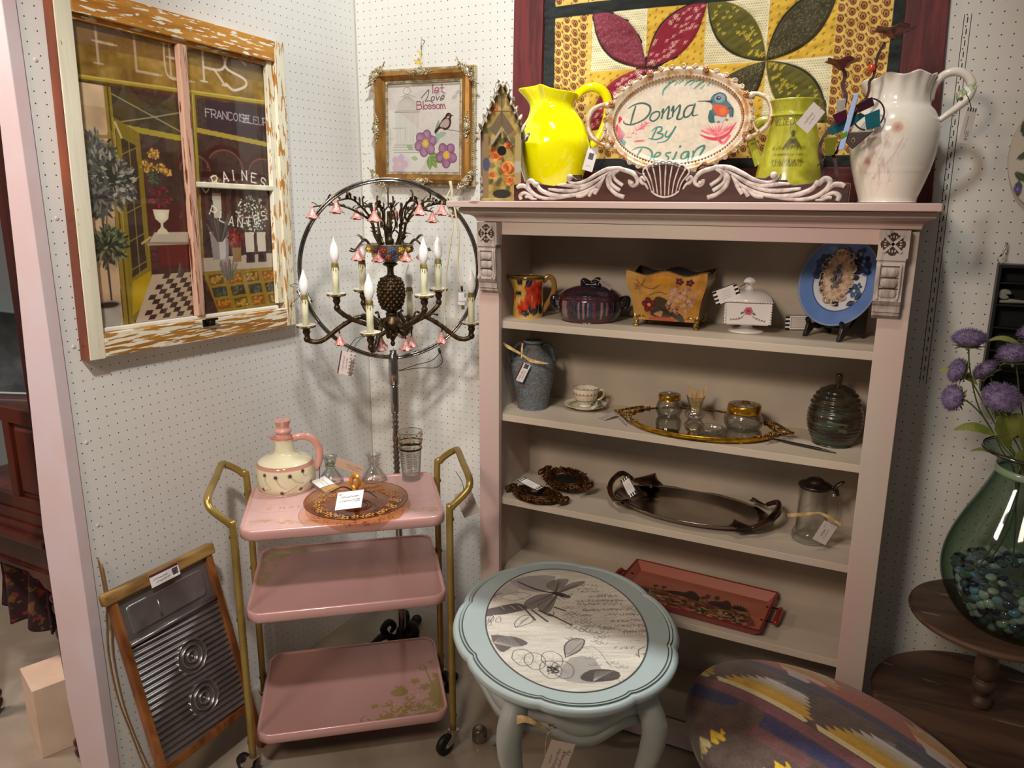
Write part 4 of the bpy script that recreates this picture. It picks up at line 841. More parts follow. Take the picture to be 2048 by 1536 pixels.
for k in range(34):
    t = r.uniform(0, 1); x, y = 480+t*200, 780-t*120; a = r.uniform(-.3, 1.9); cl([(x, y), (x+math.cos(a)*48, y-math.sin(a)*38)], (.0012, .0035, .0012), r.choice(['c2274f', 'e0506c', 'd93a5c', 'f08a8a']), .9)
for k in range(10): x = 540+k*12; cl([(560, 830), (x+30, 815+8*(k % 3))], (.001, .003, .001), r.choice(['e0455a', 'c92c4b']))
for k in range(14): a = 1.0+k*.12; cl([(440, 900-k*3), (440+math.cos(a)*70, 880-k*5-math.sin(a)*60)], (.001, .004, .001), r.choice(['1f7f94', '2a8fa0', '16607a', '2c8b7c']))
for k in range(10): cl([(400+k*4, 800), (385+k*9, 640+k*12)], (.001, .0035, .001), r.choice(['c92c4b', '7a3f8a', 'e0506c', 'b0355e'])); 
cl([(400, 630), (415, 590), (405, 570)], (.002, .008, .002), 'd12a34'); cl([(380, 760), (375, 700), (385, 650)], (.002, .006, .002), 'c2353c')
for k in range(26): t = k/25; x = 1215+t*370; cl([(1390, 830), (x, 720+70*abs(t-.5)**1.2-30*(k % 2))], (.006, .004, .001), r.choice(['e56a78', 'd94b60', 'f0a09c', 'e88288']), .75)
cl([(1215, 800), (1300, 840), (1390, 850), (1480, 810), (1560, 700)], (.002, .006, .008, .006, .002), 'd33a50'); cl([(1390, 850), (1440, 900), (1500, 830)], .006, 'dc5360'); cl([(1230, 760), (1290, 790), (1390, 810)], .004, 'e56a78')
for k in range(18): C.ell(*cq(1310+k*11, 790+10*math.sin(k)), .0009, .0009, 0, 'f7e3c0')
# bird
C.poly([cq(*p) for p in [(1305, 480), (1330, 420), (1390, 398), (1450, 415), (1465, 470), (1520, 540), (1530, 620), (1500, 650), (1480, 600), (1440, 690), (1360, 690), (1300, 680), (1290, 610), (1320, 560), (1330, 520)]], '4d6f74', 1, 3)
C.poly([cq(*p) for p in [(1330, 520), (1400, 515), (1480, 550), (1480, 610), (1420, 635), (1370, 610)]], 'd9552c', 1, 3); C.ell(*cq(1430, 580), .008, .009, 0, 'e8842f', .6, .6)
C.poly([cq(*p) for p in [(1350, 620), (1420, 640), (1460, 640), (1430, 690), (1365, 690)]], 'c9c7c2', 1, 3); C.poly([cq(*p) for p in [(1310, 560), (1350, 640), (1340, 690), (1300, 680), (1292, 620)]], '2e5f5c', 1, 3)
C.ell(*cq(1400, 450), .0135, .0120, 0, '7f9aa6'); C.line([cq(1345, 420), cq(1400, 398), cq(1455, 430), cq(1462, 480)], .003, '26404a', 1, 3); C.ell(*cq(1388, 450), .0055, .0048, 0, '11161a'); C.ell(*cq(1392, 446), .0016, .0016, 0, 'f0f0f0')
cl([(1320, 480), (1260, 470), (1185, 467)], (.0055, .0022, .0012), '14201f', 1, 0); C.ell(*cq(1390, 685), .004, .003, 0, '9a6a3a'); C.ell(*cq(1470, 670), .004, .003, 0, '9a6a3a'); cl([(1480, 560), (1525, 560), (1525, 640)], .003, '234c4c')
def oval_panel(mb, cv, a, b_, nr, ns, zf=lambda r: 0*r, mi=0):
    def fn(u, v): t = u*2*math.pi; return a*v*np.cos(t), b_*v*np.sin(t), zf(v)
    S_ = type('o', (), {'sample': lambda s, u, v: cv.sample(.5+a*v*np.cos(u*2*math.pi)/cv.w, .5+b_*v*np.sin(u*2*math.pi)/cv.h)})()
    mb.grid(fn, ns, nr, mi, True, S_)
b = MB(SG); oval_panel(b, C, .160, .109, 150, 620, lambda v: .001+.002*np.clip((v-.9)*10, 0, 1)); b.build('painted_panel', mat('painted_panel', 'ffffff', .3, attr=True, bump=.25, bscale=40, coat=.3), sg_, world=True)
ivory = mat('ivory_gilt', 'd9c6ad', .35, metal=.15, c2='b98a52', scale=40, lo=.45, hi=.62, bump=.3, bscale=120); rosegold = mat('rose_gilt', 'c98a6d', .4, metal=.2, c2='b57a45', scale=60)
def oval(a, b_, z, n=96): return [(a*math.cos(t), b_*math.sin(t), z) for t in np.linspace(0, 2*math.pi, n, endpoint=False)]
b = MB(SG); b.loft([oval(.158, .107, .001), oval(.161, .110, .010), oval(.166, .114, .0115), oval(.173, .121, .012), oval(.179, .127, .018), oval(.185, .1325, .017), oval(.187, .134, .010), oval(.180, .128, .0), oval(.158, .107, -.003)], 0, True, False, True); b.build('rim', ivory, sg_, world=True)
b = MB(SG)
for k in range(118): t = 2*math.pi*k/118; b.ell((.1635*math.cos(t), .112*math.sin(t), .0125), .0026, 0, 6, 4)
b.build('beading', mat('bead_gilt', 'b8916a', .35, metal=.4), sg_, world=True)
for k in range(40):
    if k % 5 == 0: b = MB(SG)
    rb = MB(SG)
    t = 2*math.pi*(k+.5)/40; cx, cy = .183*math.cos(t), .131*math.sin(t); nx_, ny_ = math.cos(t), math.sin(t)*1.3; ta = math.atan2(ny_, nx_)
    if k % 5 == 2:
        for j in range(6): a = j*1.047; rb.ell((cx+.0055*math.cos(a), cy+.0055*math.sin(a), .021), (.0048, .0034, .003), 0, 7, 5, rotm('Z', a+1.2))
        rb.ell((cx, cy, .024), .0036, 0, 8, 5); rb.build('rim_rose', rosegold, sg_, world=True)
    else:
        s_ = 1 if k % 2 else -1; scroll(b, cx+.002*math.cos(ta), cy+.002*math.sin(ta), .0075, ta+s_*1.2, .95, .018, .0022, 0, -s_)
        b.ell((cx+.003*math.cos(ta), cy+.003*math.sin(ta), .016), (.004, .0095, .004), 0, 8, 5, rotm('Z', ta))
    if k % 5 == 4: b.build('rim_scroll', ivory, sg_, world=True)
for s_ in (-1, 1):
    b = MB(SG); b.tube([(s_*.180, .052, .014), (s_*.200, .050, .014), (s_*.222, .036, .014), (s_*.231, .006, .014), (s_*.222, -.026, .014), (s_*.200, -.046, .014), (s_*.172, -.058, .014)], [.006, .0055, .0068, .0062, .0068, .0055, .007], 10, sm=6)
    b.ell((s_*.182, .048, .018), (.010, .008, .006)); b.ell((s_*.176, -.056, .018), (.010, .009, .006)); b.tube([(s_*.200, -.046, .018), (s_*.190, -.030, .016), (s_*.186, -.010, .016)], [.005, .004, .002], 8, sm=4); b.build('handle', ivory, sg_, world=True)
es = thing('easel_stand', 'black wire easel with curled hooks holding the oval Donna sign', 'easel', (1.195, -.22, CZ))
b = MB()
for x in (1.118, 1.258):
    b.tube([(x, -.13, CZ+.0022), (x, -.245, CZ+.0022), (x, -.252, CZ+.03), (x-.008, -.250, CZ+.068), (x+.004, -.250, CZ+.090), (x+.022, -.250, CZ+.087), (x+.026, -.250, CZ+.070), (x+.014, -.250, CZ+.066), (x+.010, -.250, CZ+.076)], .0019, 8, sm=6)
    b.tube([(x, -.235, CZ+.0022), (x+.01, -.15, CZ+.10), (1.19, -.085, CZ+.27)], .0018, 8, sm=4)
b.tube([(1.10, -.13, CZ+.0022), (1.28, -.13, CZ+.0022)], .0019); b.build('wire_frame', DKM, es, world=True)

# olive honey pitcher
gp = vessel('pitcher', 'olive green stoneware honey pitcher with a brown bee and French lettering', 'pitcher', 1.462, -.145, CZ)
C = CV(.52, .2465, 900, 'a9a832'); C.noise(.10, .03, 6); C.noise(.08, .008, 8); tx = '4a4318'
C.text('MIEL DE LAVANDE', .252, .184, .0125, .0015, tx, 1, serif=.7, sx=.72, ctr=True)
for s_ in (-1, 1):
    C.poly([(.262, .158), (.262+s_*.012, .150), (.262+s_*.026, .132), (.262+s_*.026, .126), (.262+s_*.010, .132), (.262, .14)], '5f561f', 1, 2); C.line([(.262+s_*.004, .16), (.262+s_*.012, .172), (.262+s_*.008, .186)], .0015, tx, 1, 3)
    for k in range(3): C.line([(.262+s_*.005, .15-k*.008), (.262+s_*.018, .146-k*.011)], .0011, tx)
C.ell(.262, .146, .007, .016, 0, tx); C.ell(.262, .166, .006, .006, 0, tx)
for k in range(4): C.line([(.256, .153-k*.0055), (.268, .153-k*.0055)], .0014, 'b0ac3c')
for k, (t_, sl) in enumerate((('PLATEAU DES TUILLES', 0), ('LE FERME-CULTIVES', 0), ('APICULTURE LE MIEL', 0), ("LA CIRE D'ABEILLE", 0))): C.text(t_, .252, (.124, .110, .096, .086)[k], .0066, .0011, tx, 1, serif=.6, sx=.74, slant=.15, ctr=True)
prof = [(.086, 0), (.0875, .006), (.0865, .03), (.083, .060), (.075, .100), (.065, .145), (.056, .182), (.0525, .198), (.053, .205), (.060, .2075), (.056, .213), (.0555, .220), (.059, .236), (.0615, .2435), (.0600, .2465), (.0570, .243), (.052, .22), (.048, .20), (.07, .10), (.078, .03), (0, .02)]
b = MB(); b.lathe([(0, 0)]+prof, 300, n=10, cv=C); 
b.build('body', mat('olive_glaze', 'ffffff', .25, attr=True, coat=.4, bump=.12, bscale=40), gp)
b = MB(); b.tube([(0, .058, .200), (0, .078, .198), (0, .096, .182), (0, .100, .158), (0, .090, .130), (0, .080, .105), (0, .074, .094)], [.008, .0085, .009, .0085, .008, .0085, .010], 12, sm=6, flat=1.3); b.build('handle', mat('olive_plain', 'aead38', .25, coat=.4, c2='8f8e28', scale=30), gp)
C = CV(.055, .030, 1300, 'd5cfc9'); C.poly([(0, .024), (.055, .024), (.055, .030), (0, .030)], '5a2028'); C.poly([(.036, .006), (.05, .006), (.052, .018), (.034, .018)], '3a2b29', .8); scribble(C, .006, .014, .025, 7, .003, '55443f')
b = MB(FR((1.485, -.2445, 1.5995), 0)); 
t = tag_thing('maroon and white sticker tag leaning on the base of the olive pitcher', C, FR((1.447, -.246, 1.6005), 0, -.12), string=[(1.45, -.24, 1.612), (1.455, -.232, 1.63)], name='price_tag')

# fused glass flower sculpture
gs = thing('glass_flower_sculpture', 'dark metal and fused glass flower sculpture with purple, teal and green glass pieces', 'sculpture', (1.565, -.21, CZ))
rust = mat('rusted_metal', '4a3430', .5, metal=.5, c2='2a1c1c', scale=60)
def gm(n, c): return mat(n, c, .08, coat=.6, trans=.35, ior=1.4)
A_ = frame_m((1.565, -.266, CZ), (1, .0, 0), (0, 0, 1))
def g2(a, b_): return (a-1630)*.00126, (402-b_)*.00119
def gl_(nm, pts, m, z=0., th=.006): b = MB(A_); b.prism([g2(*p) for p in pts], z, z+th, 0); return b.build(nm, m, gs, world=True, bevel=.0015)
gl_('teal_glass', [(1682, 240), (1706, 230), (1710, 262), (1688, 268)], gm('teal_glass', '1f6470'), .004); gl_('teal_glass', [(1622, 262), (1640, 250), (1675, 235), (1684, 240), (1660, 262), (1630, 275)], gm('teal_glass', '1f6470'), -.004); gl_('purple_glass', [(1665, 222), (1692, 208), (1697, 224), (1672, 236)], gm('purple_glass', '3a1526'), .007)
gl_('plum_glass', [(1628, 238), (1652, 228), (1654, 246), (1638, 258)], gm('plum_glass', '4d1230'), .008); gl_('blue_ribbon_glass', [(1662, 200), (1670, 201), (1654, 303), (1644, 303)], mat('pale_blue_glass', '9fb2dc', .12, coat=.5), .014, .003)
gl_('green_glass', [(1645, 275), (1657, 268), (1658, 278), (1648, 284)], gm('green_glass', '6f9a2a'), .012); gl_('green_cup', [(1618, 280), (1642, 278), (1638, 312), (1624, 312)], gm('olive_glass', '7a7a1c'), .0, .02); gl_('clear_cup', [(1633, 210), (1648, 208), (1648, 232), (1634, 233)], mat('clear_bits', 'b9b5b0', .1, coat=.5, trans=.5), .002)
gl_('dark_triangle', [(1655, 270), (1700, 270), (1668, 302), (1656, 290)], mat('dark_triangle', '33201e', .4), .006)
b = MB(A_)
for s_ in (0, math.pi):
    P = [g2(1668+5*math.sin(a+s_), 287-6.5*math.cos(a+s_)*1.0) for a in (0, 2.094, 4.189, 0)]; b.tube([(x, y, .0132) for x, y in P], .0006, 4)
b.build('star', mat('pale_metal', 'c9b48a', .3, metal=.8), gs, world=True)
b = MB(A_); b.ribbon([(*g2(1629, 398), .0), (*g2(1620, 340), .0), (*g2(1612, 290), .0), (*g2(1640, 240), 0), (*g2(1648, 205), .0), (*g2(1640, 185), .0), (*g2(1643, 165), .0), (*g2(1636, 152), 0)], .008, .002, 0, (0, 0, 1)); b.build('stem', rust, gs, world=True)
b = MB(A_); b.ribbon([(*g2(1640, 310), .0), (*g2(1660, 250), .0), (*g2(1683, 205), .0), (*g2(1684, 180), .0), (*g2(1690, 170), .0), (*g2(1693, 135), .0), (*g2(1703, 112), 0)], .006, .002, 0, (0, 0, 1)); b.build('stem', rust, gs, world=True)
b = MB(A_); b.ribbon([(*g2(1640, 400), .0), (*g2(1645, 350), .0), (*g2(1636, 310), 0)], .008, .002, 0, (0, 0, 1)); b.tube([(*g2(1611, 332), .012), (*g2(1626, 313), .012)], .0012); b.tube([(*g2(1617, 341), .012), (*g2(1622, 315), .012)], .0012); b.bb((-.012, .0005, -.018), (.024, .003, .018)); b.build('stake', rust, gs, world=True)
b = MB(A_); t = np.linspace(.2, 5.6, 24); b.tube([((1688-1630)*.00126+.032*math.cos(a-1), (402-238)*.00119+.034*math.sin(a-1), -.006) for a in t], .0018, 6); b.build('wire_hoop', rust, gs, world=True)
for nm, (x, y), w, m in (('flower_cup', g2(1635, 146), .034, mat('rust_flower', '7a3f38', .4, metal=.3, c2='4a2020', scale=50)), ('flower_cup', g2(1714, 98), .040, mat('maroon_flower', '5a2530', .4, metal=.3, c2='8a5a4a', scale=50))):
    b = MB(A_ @ trm(x, y, 0) @ rotm('X', -math.pi/2)); 
    b.lathe([(.004, -.012), (.010, -.006), (.022, .003), (w, .008), (w*.98, .0095), (.020, .005), (.007, -.004), (0, -.006)], 40, n=3, rfn=lambda T, D, R, Z: (R*(1+.10*np.sin(5*T)*np.clip(R/.03, 0, 1)), Z+.003*np.sin(5*T+1)*np.clip(R/.03, 0, 1))); b.build(nm, m, gs, world=True)
b = MB(A_); b.ell((*g2(1685, 157), .004), (.0085, .0095, .006)); b.build('orange_bead', mat('orange_glass', 'c2401c', .1, coat=.6), gs, world=True)
C = CV(.060, .036, 1300, 'd6cbc4'); scribble(C, .012, .019, .030, 8, .004, '3a3434', 3); scribble(C, .018, .011, .022, 6, .003, '3a3434', 4)
tag_thing('blank-edged white card with handwriting tied to the glass flower sculpture', C, FR((1.518, -.290, 1.752), .92), string=[(1.535, -.290, 1.783), (1.545, -.286, 1.79), (1.548, -.272, 1.776)])

# white washstand pitcher
wp = vessel('pitcher', 'tall white ironstone pitcher with pale thistle flowers and rope handle, right end', 'pitcher', 1.693, -.155, CZ)
C = CV(.60, .279, 760, 'ebe6da'); L1, L2 = 'c9a9a0', 'd8c3a8'
def vine(c, pts, n, seed, col, s=.010):
    c.line(pts, .0010, col, .8, 5); q_ = random.Random(seed); P = crom(pts, 8)
    for k in range(n): p = P[q_.randrange(len(P))]; a = q_.uniform(0, 6.3); c.line([p, (p[0]+math.cos(a)*s*.6, p[1]+math.sin(a)*s*.6), (p[0]+math.cos(a+.6)*s, p[1]+math.sin(a+.6)*s)], .0009, col, .75, 3)
for k, pts in enumerate([[(.27, .03), (.275, .07), (.262, .11), (.245, .15), (.25, .18)], [(.27, .07), (.30, .10), (.318, .14)], [(.255, .12), (.235, .13), (.222, .155)], [(.262, .05), (.24, .07), (.222, .08)], [(.27, .09), (.285, .13), (.29, .16)], [(.30, .05), (.29, .08), (.275, .09)]]): vine(C, pts, 26, k, L1, .012)
def thistle(c, x, y, r_, col, c2):
    for k in range(20): a = k*.314; c.line([(x+math.cos(a)*r_*.35, y+math.sin(a)*r_*.3), (x+math.cos(a)*r_, y+math.sin(a)*r_*.85)], r_*.22, col, .6)
    c.ell(x, y, r_*.42, r_*.38, 0, c2, .8, .5)
    for k in range(26): a = k*.24; c.line([(x, y), (x+math.cos(a)*r_*.5, y+math.sin(a)*r_*.45)], .0008, 'b97f80', .6)
thistle(C, .305, .165, .026, 'e8dcc2', 'd9b0a0'); thistle(C, .243, .092, .020, 'e0cdbb', 'cfa59b'); thistle(C, .255, .168, .014, 'e3d8c8', 'd9c6b4'); thistle(C, .232, .135, .010, 'e3d8c8', 'd4bfae')
prof = [(0, 0), (.060, 0), (.064, .005), (.066, .014), (.078, .05), (.092, .105), (.0965, .150), (.093, .180), (.082, .205), (.071, .218), (.067, .228), (.066, .245), (.069, .262), (.074, .276), (.0745, .2785), (.072, .279), (.064, .25), (.062, .225), (.085, .17), (.08, .06), (0, .02)]
def wf(T, D, R, Z):
    d = np.angle(np.exp(1j*(T-math.pi/2))); s = np.clip((Z-.22)/.055, 0, 1); e = s**2*np.exp(-(d/.38)**2)
    return R+.010*e+s*.0016*np.cos(14*T), Z+.004*s*np.sin(7*T+1)+.006*s*np.cos(d-2.2)-.006*e
b = MB(); b.lathe(prof, 260, n=8, cv=C, rfn=wf); 
b.build('body', mat('ironstone', 'ffffff', .12, attr=True, coat=.5), wp)
b = MB(); t = np.linspace(0, 1, 40); H_ = crom([(0, -.066, .232), (0, -.070, .262), (0, -.088, .284), (0, -.112, .290), (0, -.134, .280), (0, -.147, .257), (0, -.141, .232), (0, -.122, .212), (0, -.102, .196), (0, -.088, .184)], 5)
b.tube(H_, [.008, .0085, .0095, .010, .010, .010, .009, .0075, .006], 12)
for k in range(len(H_)-1):
    if 8 < k < 38: b.ell(H_[k], (.0055, .0115, .0055), 0, 8, 5, rotm('X', 1.2+k*.12))
b.tube([(0, -.060, .222), (0, -.066, .250), (0, -.076, .270)], [.009, .009, .006], 8, sm=3); b.build('handle', mat('ironstone_plain', 'ebe6da', .12, coat=.5), wp)
C = CV(.074, .024, 1300, 'd9d4cc'); [C.poly([(.066, .002+k*.0055), (.074, .002+k*.0055), (.074, .0045+k*.0055), (.066, .0045+k*.0055)], '1b1a1a') for k in range(4)]; scribble(C, .02, .014, .036, 9, .003, '3a3434', 8); C.text('$120', .006, .006, .006, .0008, '3a3434')
tag_thing('striped-top price tag hanging from the rope handle of the white pitcher', C, FR((1.838, -.236, 1.728), 1.44), string=[(1.822, -.235, 1.80), (1.832, -.24, 1.785), (1.84, -.236, 1.765)])
b = MB(); b.ribbon([(1.845, -.245, 1.812), (1.825, -.250, 1.80), (1.812, -.245, 1.788), (1.822, -.238, 1.782)], [.012, .016, .012, .006], .001, 0, (-.4, -.9, .2)); o = b.build('satin_ribbon', mat('sage_satin', '7f9470', .3, c2='c9cfa8', scale=200, stretch=(1, 1, .2))); tag(o, 'sage green satin ribbon tied around the rope handle of the white pitcher', 'ribbon')
# ---------------------------------------------------------------- things on the bookcase shelves
def glass(name, tint='f4f6f4', edge='8a918c', rough=.03, k=.9, base=.05, p=3.):
    if name in MATS: return MATS[name]
    m = bpy.data.materials.new(name); m.use_nodes = True; N = m.node_tree.nodes; L = m.node_tree.links; N.remove(N['Principled BSDF'])
    t = N.new('ShaderNodeBsdfTransparent'); g = N.new('ShaderNodeBsdfGlossy'); g.inputs['Roughness'].default_value = rough
    lw = N.new('ShaderNodeLayerWeight'); lw.inputs[0].default_value = .5
    pw = N.new('ShaderNodeMath'); pw.operation = 'POWER'; pw.inputs[1].default_value = p; L.new(lw.outputs['Facing'], pw.inputs[0])
    ma = N.new('ShaderNodeMath'); ma.operation = 'MULTIPLY_ADD'; ma.inputs[1].default_value = k*.6; ma.inputs[2].default_value = base; L.new(pw.outputs[0], ma.inputs[0])
    mc = N.new('ShaderNodeMix'); mc.data_type = 'RGBA'; L.new(pw.outputs[0], mc.inputs[0]); mc.inputs[6].default_value = (*lin(rgb(tint)), 1); mc.inputs[7].default_value = (*lin(rgb(edge)), 1); L.new(mc.outputs[2], t.inputs[0])
    mx = N.new('ShaderNodeMixShader'); L.new(ma.outputs[0], mx.inputs[0]); L.new(t.outputs[0], mx.inputs[1]); L.new(g.outputs[0], mx.inputs[2]); L.new(mx.outputs[0], N['Material Output'].inputs[0])
    MATS[name] = m; return m
clear = glass('clear_glass', 'fafbfa', 'a9b0ab'); cut = glass('cut_glass', 'f8f8f5', 'a8aca8', .10, .9, .10, 2.2)
S1, S2, S3, S4 = 1.2203, .9383, .6703, .4003
def arc_handle(pts, r, seg=10, flat=1.): b = MB(); b.tube(pts, r, seg, sm=6, flat=flat); return b
# floral jug
jg = vessel('jug', 'small ochre jug painted with red flowers and black leaves on the top shelf', 'jug', .744, -.176, S1)
C = CV(.30, .12, 900, 'c69f4a'); C.noise(.12, .02, 2); r = random.Random(1)
for x, y, s_ in ((.165, .085, .026), (.185, .065, .022), (.150, .045, .024), (.13, .03, .018), (.19, .09, .018), (.18, .04, .016), (.08, .06, .025), (.24, .06, .025)):
    C.flower(x, y, s_, 5, 'b8321a', '8c1f10', 'd2532a', r.uniform(0, 2), dark='8c2412')
for x, y, a in ((.13, .095, 2.1), (.145, .092, 1.0), (.13, .075, 3.4), (.165, .012, .9), (.17, .014, 2.2), (.185, .02, .2), (.20, .03, 2.6), (.155, .015, 3.0)): C.leaf(x, y, .030, a, .020, '171a20', '5d6b74')
C.poly([(0, .112), (.3, .112), (.3, .12), (0, .12)], '5f4322')
b = MB(); b.lathe([(0, 0), (.042, 0), (.0455, .003), (.0455, .06), (.0475, .115), (.0485, .119), (.0465, .1195), (.0445, .114), (.0425, .01), (0, .006)], 160, n=10, cv=C, rfn=pitcher_rfn(math.pi/2, .016, .08, .119, .32, .004)); b.build('body', mat('jug_glaze', 'ffffff', .12, attr=True, coat=.6), jg)
arc_handle([(0, -.044, .106), (0, -.060, .121), (0, -.075, .112), (0, -.079, .085), (0, -.068, .055), (0, -.050, .025), (0, -.044, .018)], .0055, 10, 1.5).build('handle', mat('ochre_glaze', '8f6a30', .12, coat=.6), jg)
# casserole
cs = vessel('casserole', 'dark maroon and blue striped stoneware casserole with a lid on the top shelf', 'casserole', .934, -.148, S1)
C = CV(.56, .075, 900, '43232b'); r = random.Random(8)
for k in range(90): x = k*.0063; c_ = r.choice(['1b2a3a', '5c2830', '2c1c2c', '8a6e6c', '182430', '3a1d24']); C.poly([(x, .014), (x+.0062, .014), (x+.0062, .060), (x, .060)], c_, .9)
for k in range(60): x = r.uniform(0, .56); C.line([(x, .016+r.uniform(0, .01)), (x, .058)], .0012, r.choice(['b9a5a0', '7d96a5', '9a5a5a']), .7)
C.noise(.1, .004, 9); C.poly([(0, 0), (.56, 0), (.56, .012), (0, .012)], '4a1f1c'); dk = mat('casserole_glaze', 'ffffff', .12, attr=True, coat=.6); dkp = mat('dark_glaze', '26171d', .14, coat=.6, c2='141a24', scale=30)
b = MB(); b.lathe([(0, 0), (.074, 0), (.080, .004), (.090, .022), (.094, .045), (.0925, .062), (.091, .067), (.0935, .070), (.0935, .074), (.086, .0745), (.084, .02), (0, .01)], 200, n=6, cv=C); b.build('body', dk, cs)
for s_ in (-1, 1): arc_handle([(0, s_*.088, .062), (0, s_*.108, .066), (0, s_*.1105, .052), (0, s_*.104, .036), (0, s_*.090, .034)], .0055, 8, 1.4).build('handle', dkp, cs)
ld = MB(); ld.lathe([(.088, .0755), (.0885, .079), (.084, .082), (.070, .091), (.045, .099), (.018, .1035), (0, .104)], 48, n=3); L_ = ld.build('lid', mat('lid_glaze', '4a2530', .12, coat=.6, c2='1b2430', scale=22, stretch=(3, .5, 1)), cs)
b = MB(); b.tube([(0, .022, .100), (0, .020, .115), (0, .0, .1105), (0, -.022, .117), (0, -.024, .100)], [.007, .009, .005, .010, .007], 8, sm=5, flat=1.3); b.build('lid_handle', dkp, L_)
C = CV(.040, .022, 1000, 'a39a96'); scribble(C, .006, .010, .026, 8, .004, '3a3434', 4)
tag_thing('grey handwritten tag tied to the knob of the dark striped casserole', C, frame_m((.995, -.185, 1.333), (.80, .1, -.52), (.35, -.3, .55)), sm=raffia, string=[(.945, -.176, 1.338), (.96, -.186, 1.345), (.975, -.183, 1.341)])
# gold planter
pn = thing('planter', 'gold footed rectangular planter with scalloped rim painted with pansies and hydrangeas', 'planter', (1.172, -.137, S1), math.radians(2))
def prect(w, d, z, wav=0., nx_=28, ny_=14):
    P = []
    for k in range(nx_): t = k/nx_; P.append((-w+2*w*t, -d, z+wav*math.cos(t*4*math.pi)))
    for k in range(ny_): t = k/ny_; P.append((w, -d+2*d*t, z+wav*math.cos(t*2*math.pi)))
    for k in range(nx_): t = k/nx_; P.append((w-2*w*t, d, z+wav*math.cos(t*4*math.pi)))
    for k in range(ny_): t = k/ny_; P.append((-w, d-2*d*t, z+wav*math.cos(t*2*math.pi)))
    return P
shape = [(.088, .052, .020), (.092, .055, .05), (.098, .060, .085), (.108, .068, .115), (.112, .072, .135), (.111, .071, .152)]
C = CV(.224, .14, 900, 'c0883a'); C.noise(.14, .03, 1); C.noise(.08, .01, 2); C.poly([(0, 0), (.03, 0), (.03, .14), (0, .14)], 'c9a05c', .5); r = random.Random(6)
C.poly([(.06, .015), (.12, .01), (.16, .03), (.12, .06), (.08, .07)], '2f2b22', .85, 3)
for k in range(9): C.leaf(.085+k*.009, .05-k*.003, .05, -.6-.05*k, .014, ('2a271f', '3c3a28')[k % 2], '77704c')
for k in range(130):
    a, d = r.uniform(0, 6.3), r.uniform(0, 1)**.6; C.flower(.155+math.cos(a)*d*.045, .065+math.sin(a)*d*.042, .0062, 4, r.choice(['a8675a', 'c79aa0', 'd7a25a', 'b98a6a', 'cfb7b0', 'c98d35']), '7c4a2a')
C.flower(.055, .045, .022, 5, '6b1c2a', 'd38b1f', '8f3044', .4, dark='3a0e18'); C.ell(.056, .046, .006, .005, 0, 'e0a030')
for x, y in ((.150, .120), (.178, .118)): C.flower(x, y, .012, 5, '4a1f2a', 'a06a2a', '6b3038')
C.poly([(.05, .004), (.10, .012), (.16, .004), (.10, -.002)], 'b04a22', .9, 3); C.poly([(.07, .02), (.10, .03), (.095, .012)], 'd59c70', .8, 3)
for pts in (((.03, .12), (.05, .10), (.075, .095), (.10, .11)), ((.02, .09), (.04, .10), (.055, .125)), ((.06, .075), (.09, .085), (.11, .08))): C.line(pts, .0022, '4a4527', 1, 4)
C.ell(.105, .118, .03, .012, .1, 'd9932a', .8, .6); C.flower(.03, .10, .012, 5, 'a8713f', '7c4a2a')
gp_ = mat('planter_paint', 'ffffff', .25, metal=.25, attr=True, coat=.5); gside = mat('planter_side', '7a5e34', .25, metal=.4, coat=.4, c2='4d3a22', scale=14)
def zz(v): return .020+v*.132
def halfw(z, i): return np.interp(z, [q_[2] for q_ in shape], [q_[i] for q_ in shape])
def pface(u, v):
    z = zz(v); top = .006*np.cos(u*4*math.pi)*v**6; return (2*u-1)*halfw(z, 0), -halfw(z, 1), z+top
b = MB(); b.grid(pface, 180, 120, 0, True, C)
def pside(sg): return lambda u, v: (sg*halfw(zz(v), 0), sg*(2*u-1)*halfw(zz(v), 1), zz(v)+.006*np.cos(u*2*math.pi)*v**6)
b.grid(pside(1), 12, 24, 1); b.grid(pside(-1), 12, 24, 1); b.grid(lambda u, v: (-(2*u-1)*halfw(zz(v), 0), halfw(zz(v), 1), zz(v)+.006*np.cos(u*4*math.pi)*v**6), 40, 24, 1)
b.add([(-.088, -.052, .020), (.088, -.052, .020), (.088, .052, .020), (-.088, .052, .020)], [(3, 2, 1, 0)], 1); b.build('body', [gp_, gside], pn)
b = MB(); sc_ = .985; b.loft([[(x*.80, y*.75, .03) for x, y, z in prect(.088, .052, 0)], [(x*.94, y*.92, .13) for x, y, z in prect(.108, .068, 0)], [(x*sc_, y*sc_, z) for x, y, z in prect(.111, .071, .152, .006)]], 0, True, True, False); b.build('liner', mat('black_liner', '0d0a09', .7), pn)
b = MB(); rp = crom(prect(.1125, .0725, .153, .006), 2, True)
for k in range(0, len(rp), 1): b.ell(rp[k], .0021, 0, 6, 4)
b.build('rope_rim', mat('dark_gold', '8a6a3a', .4, metal=.6), pn)
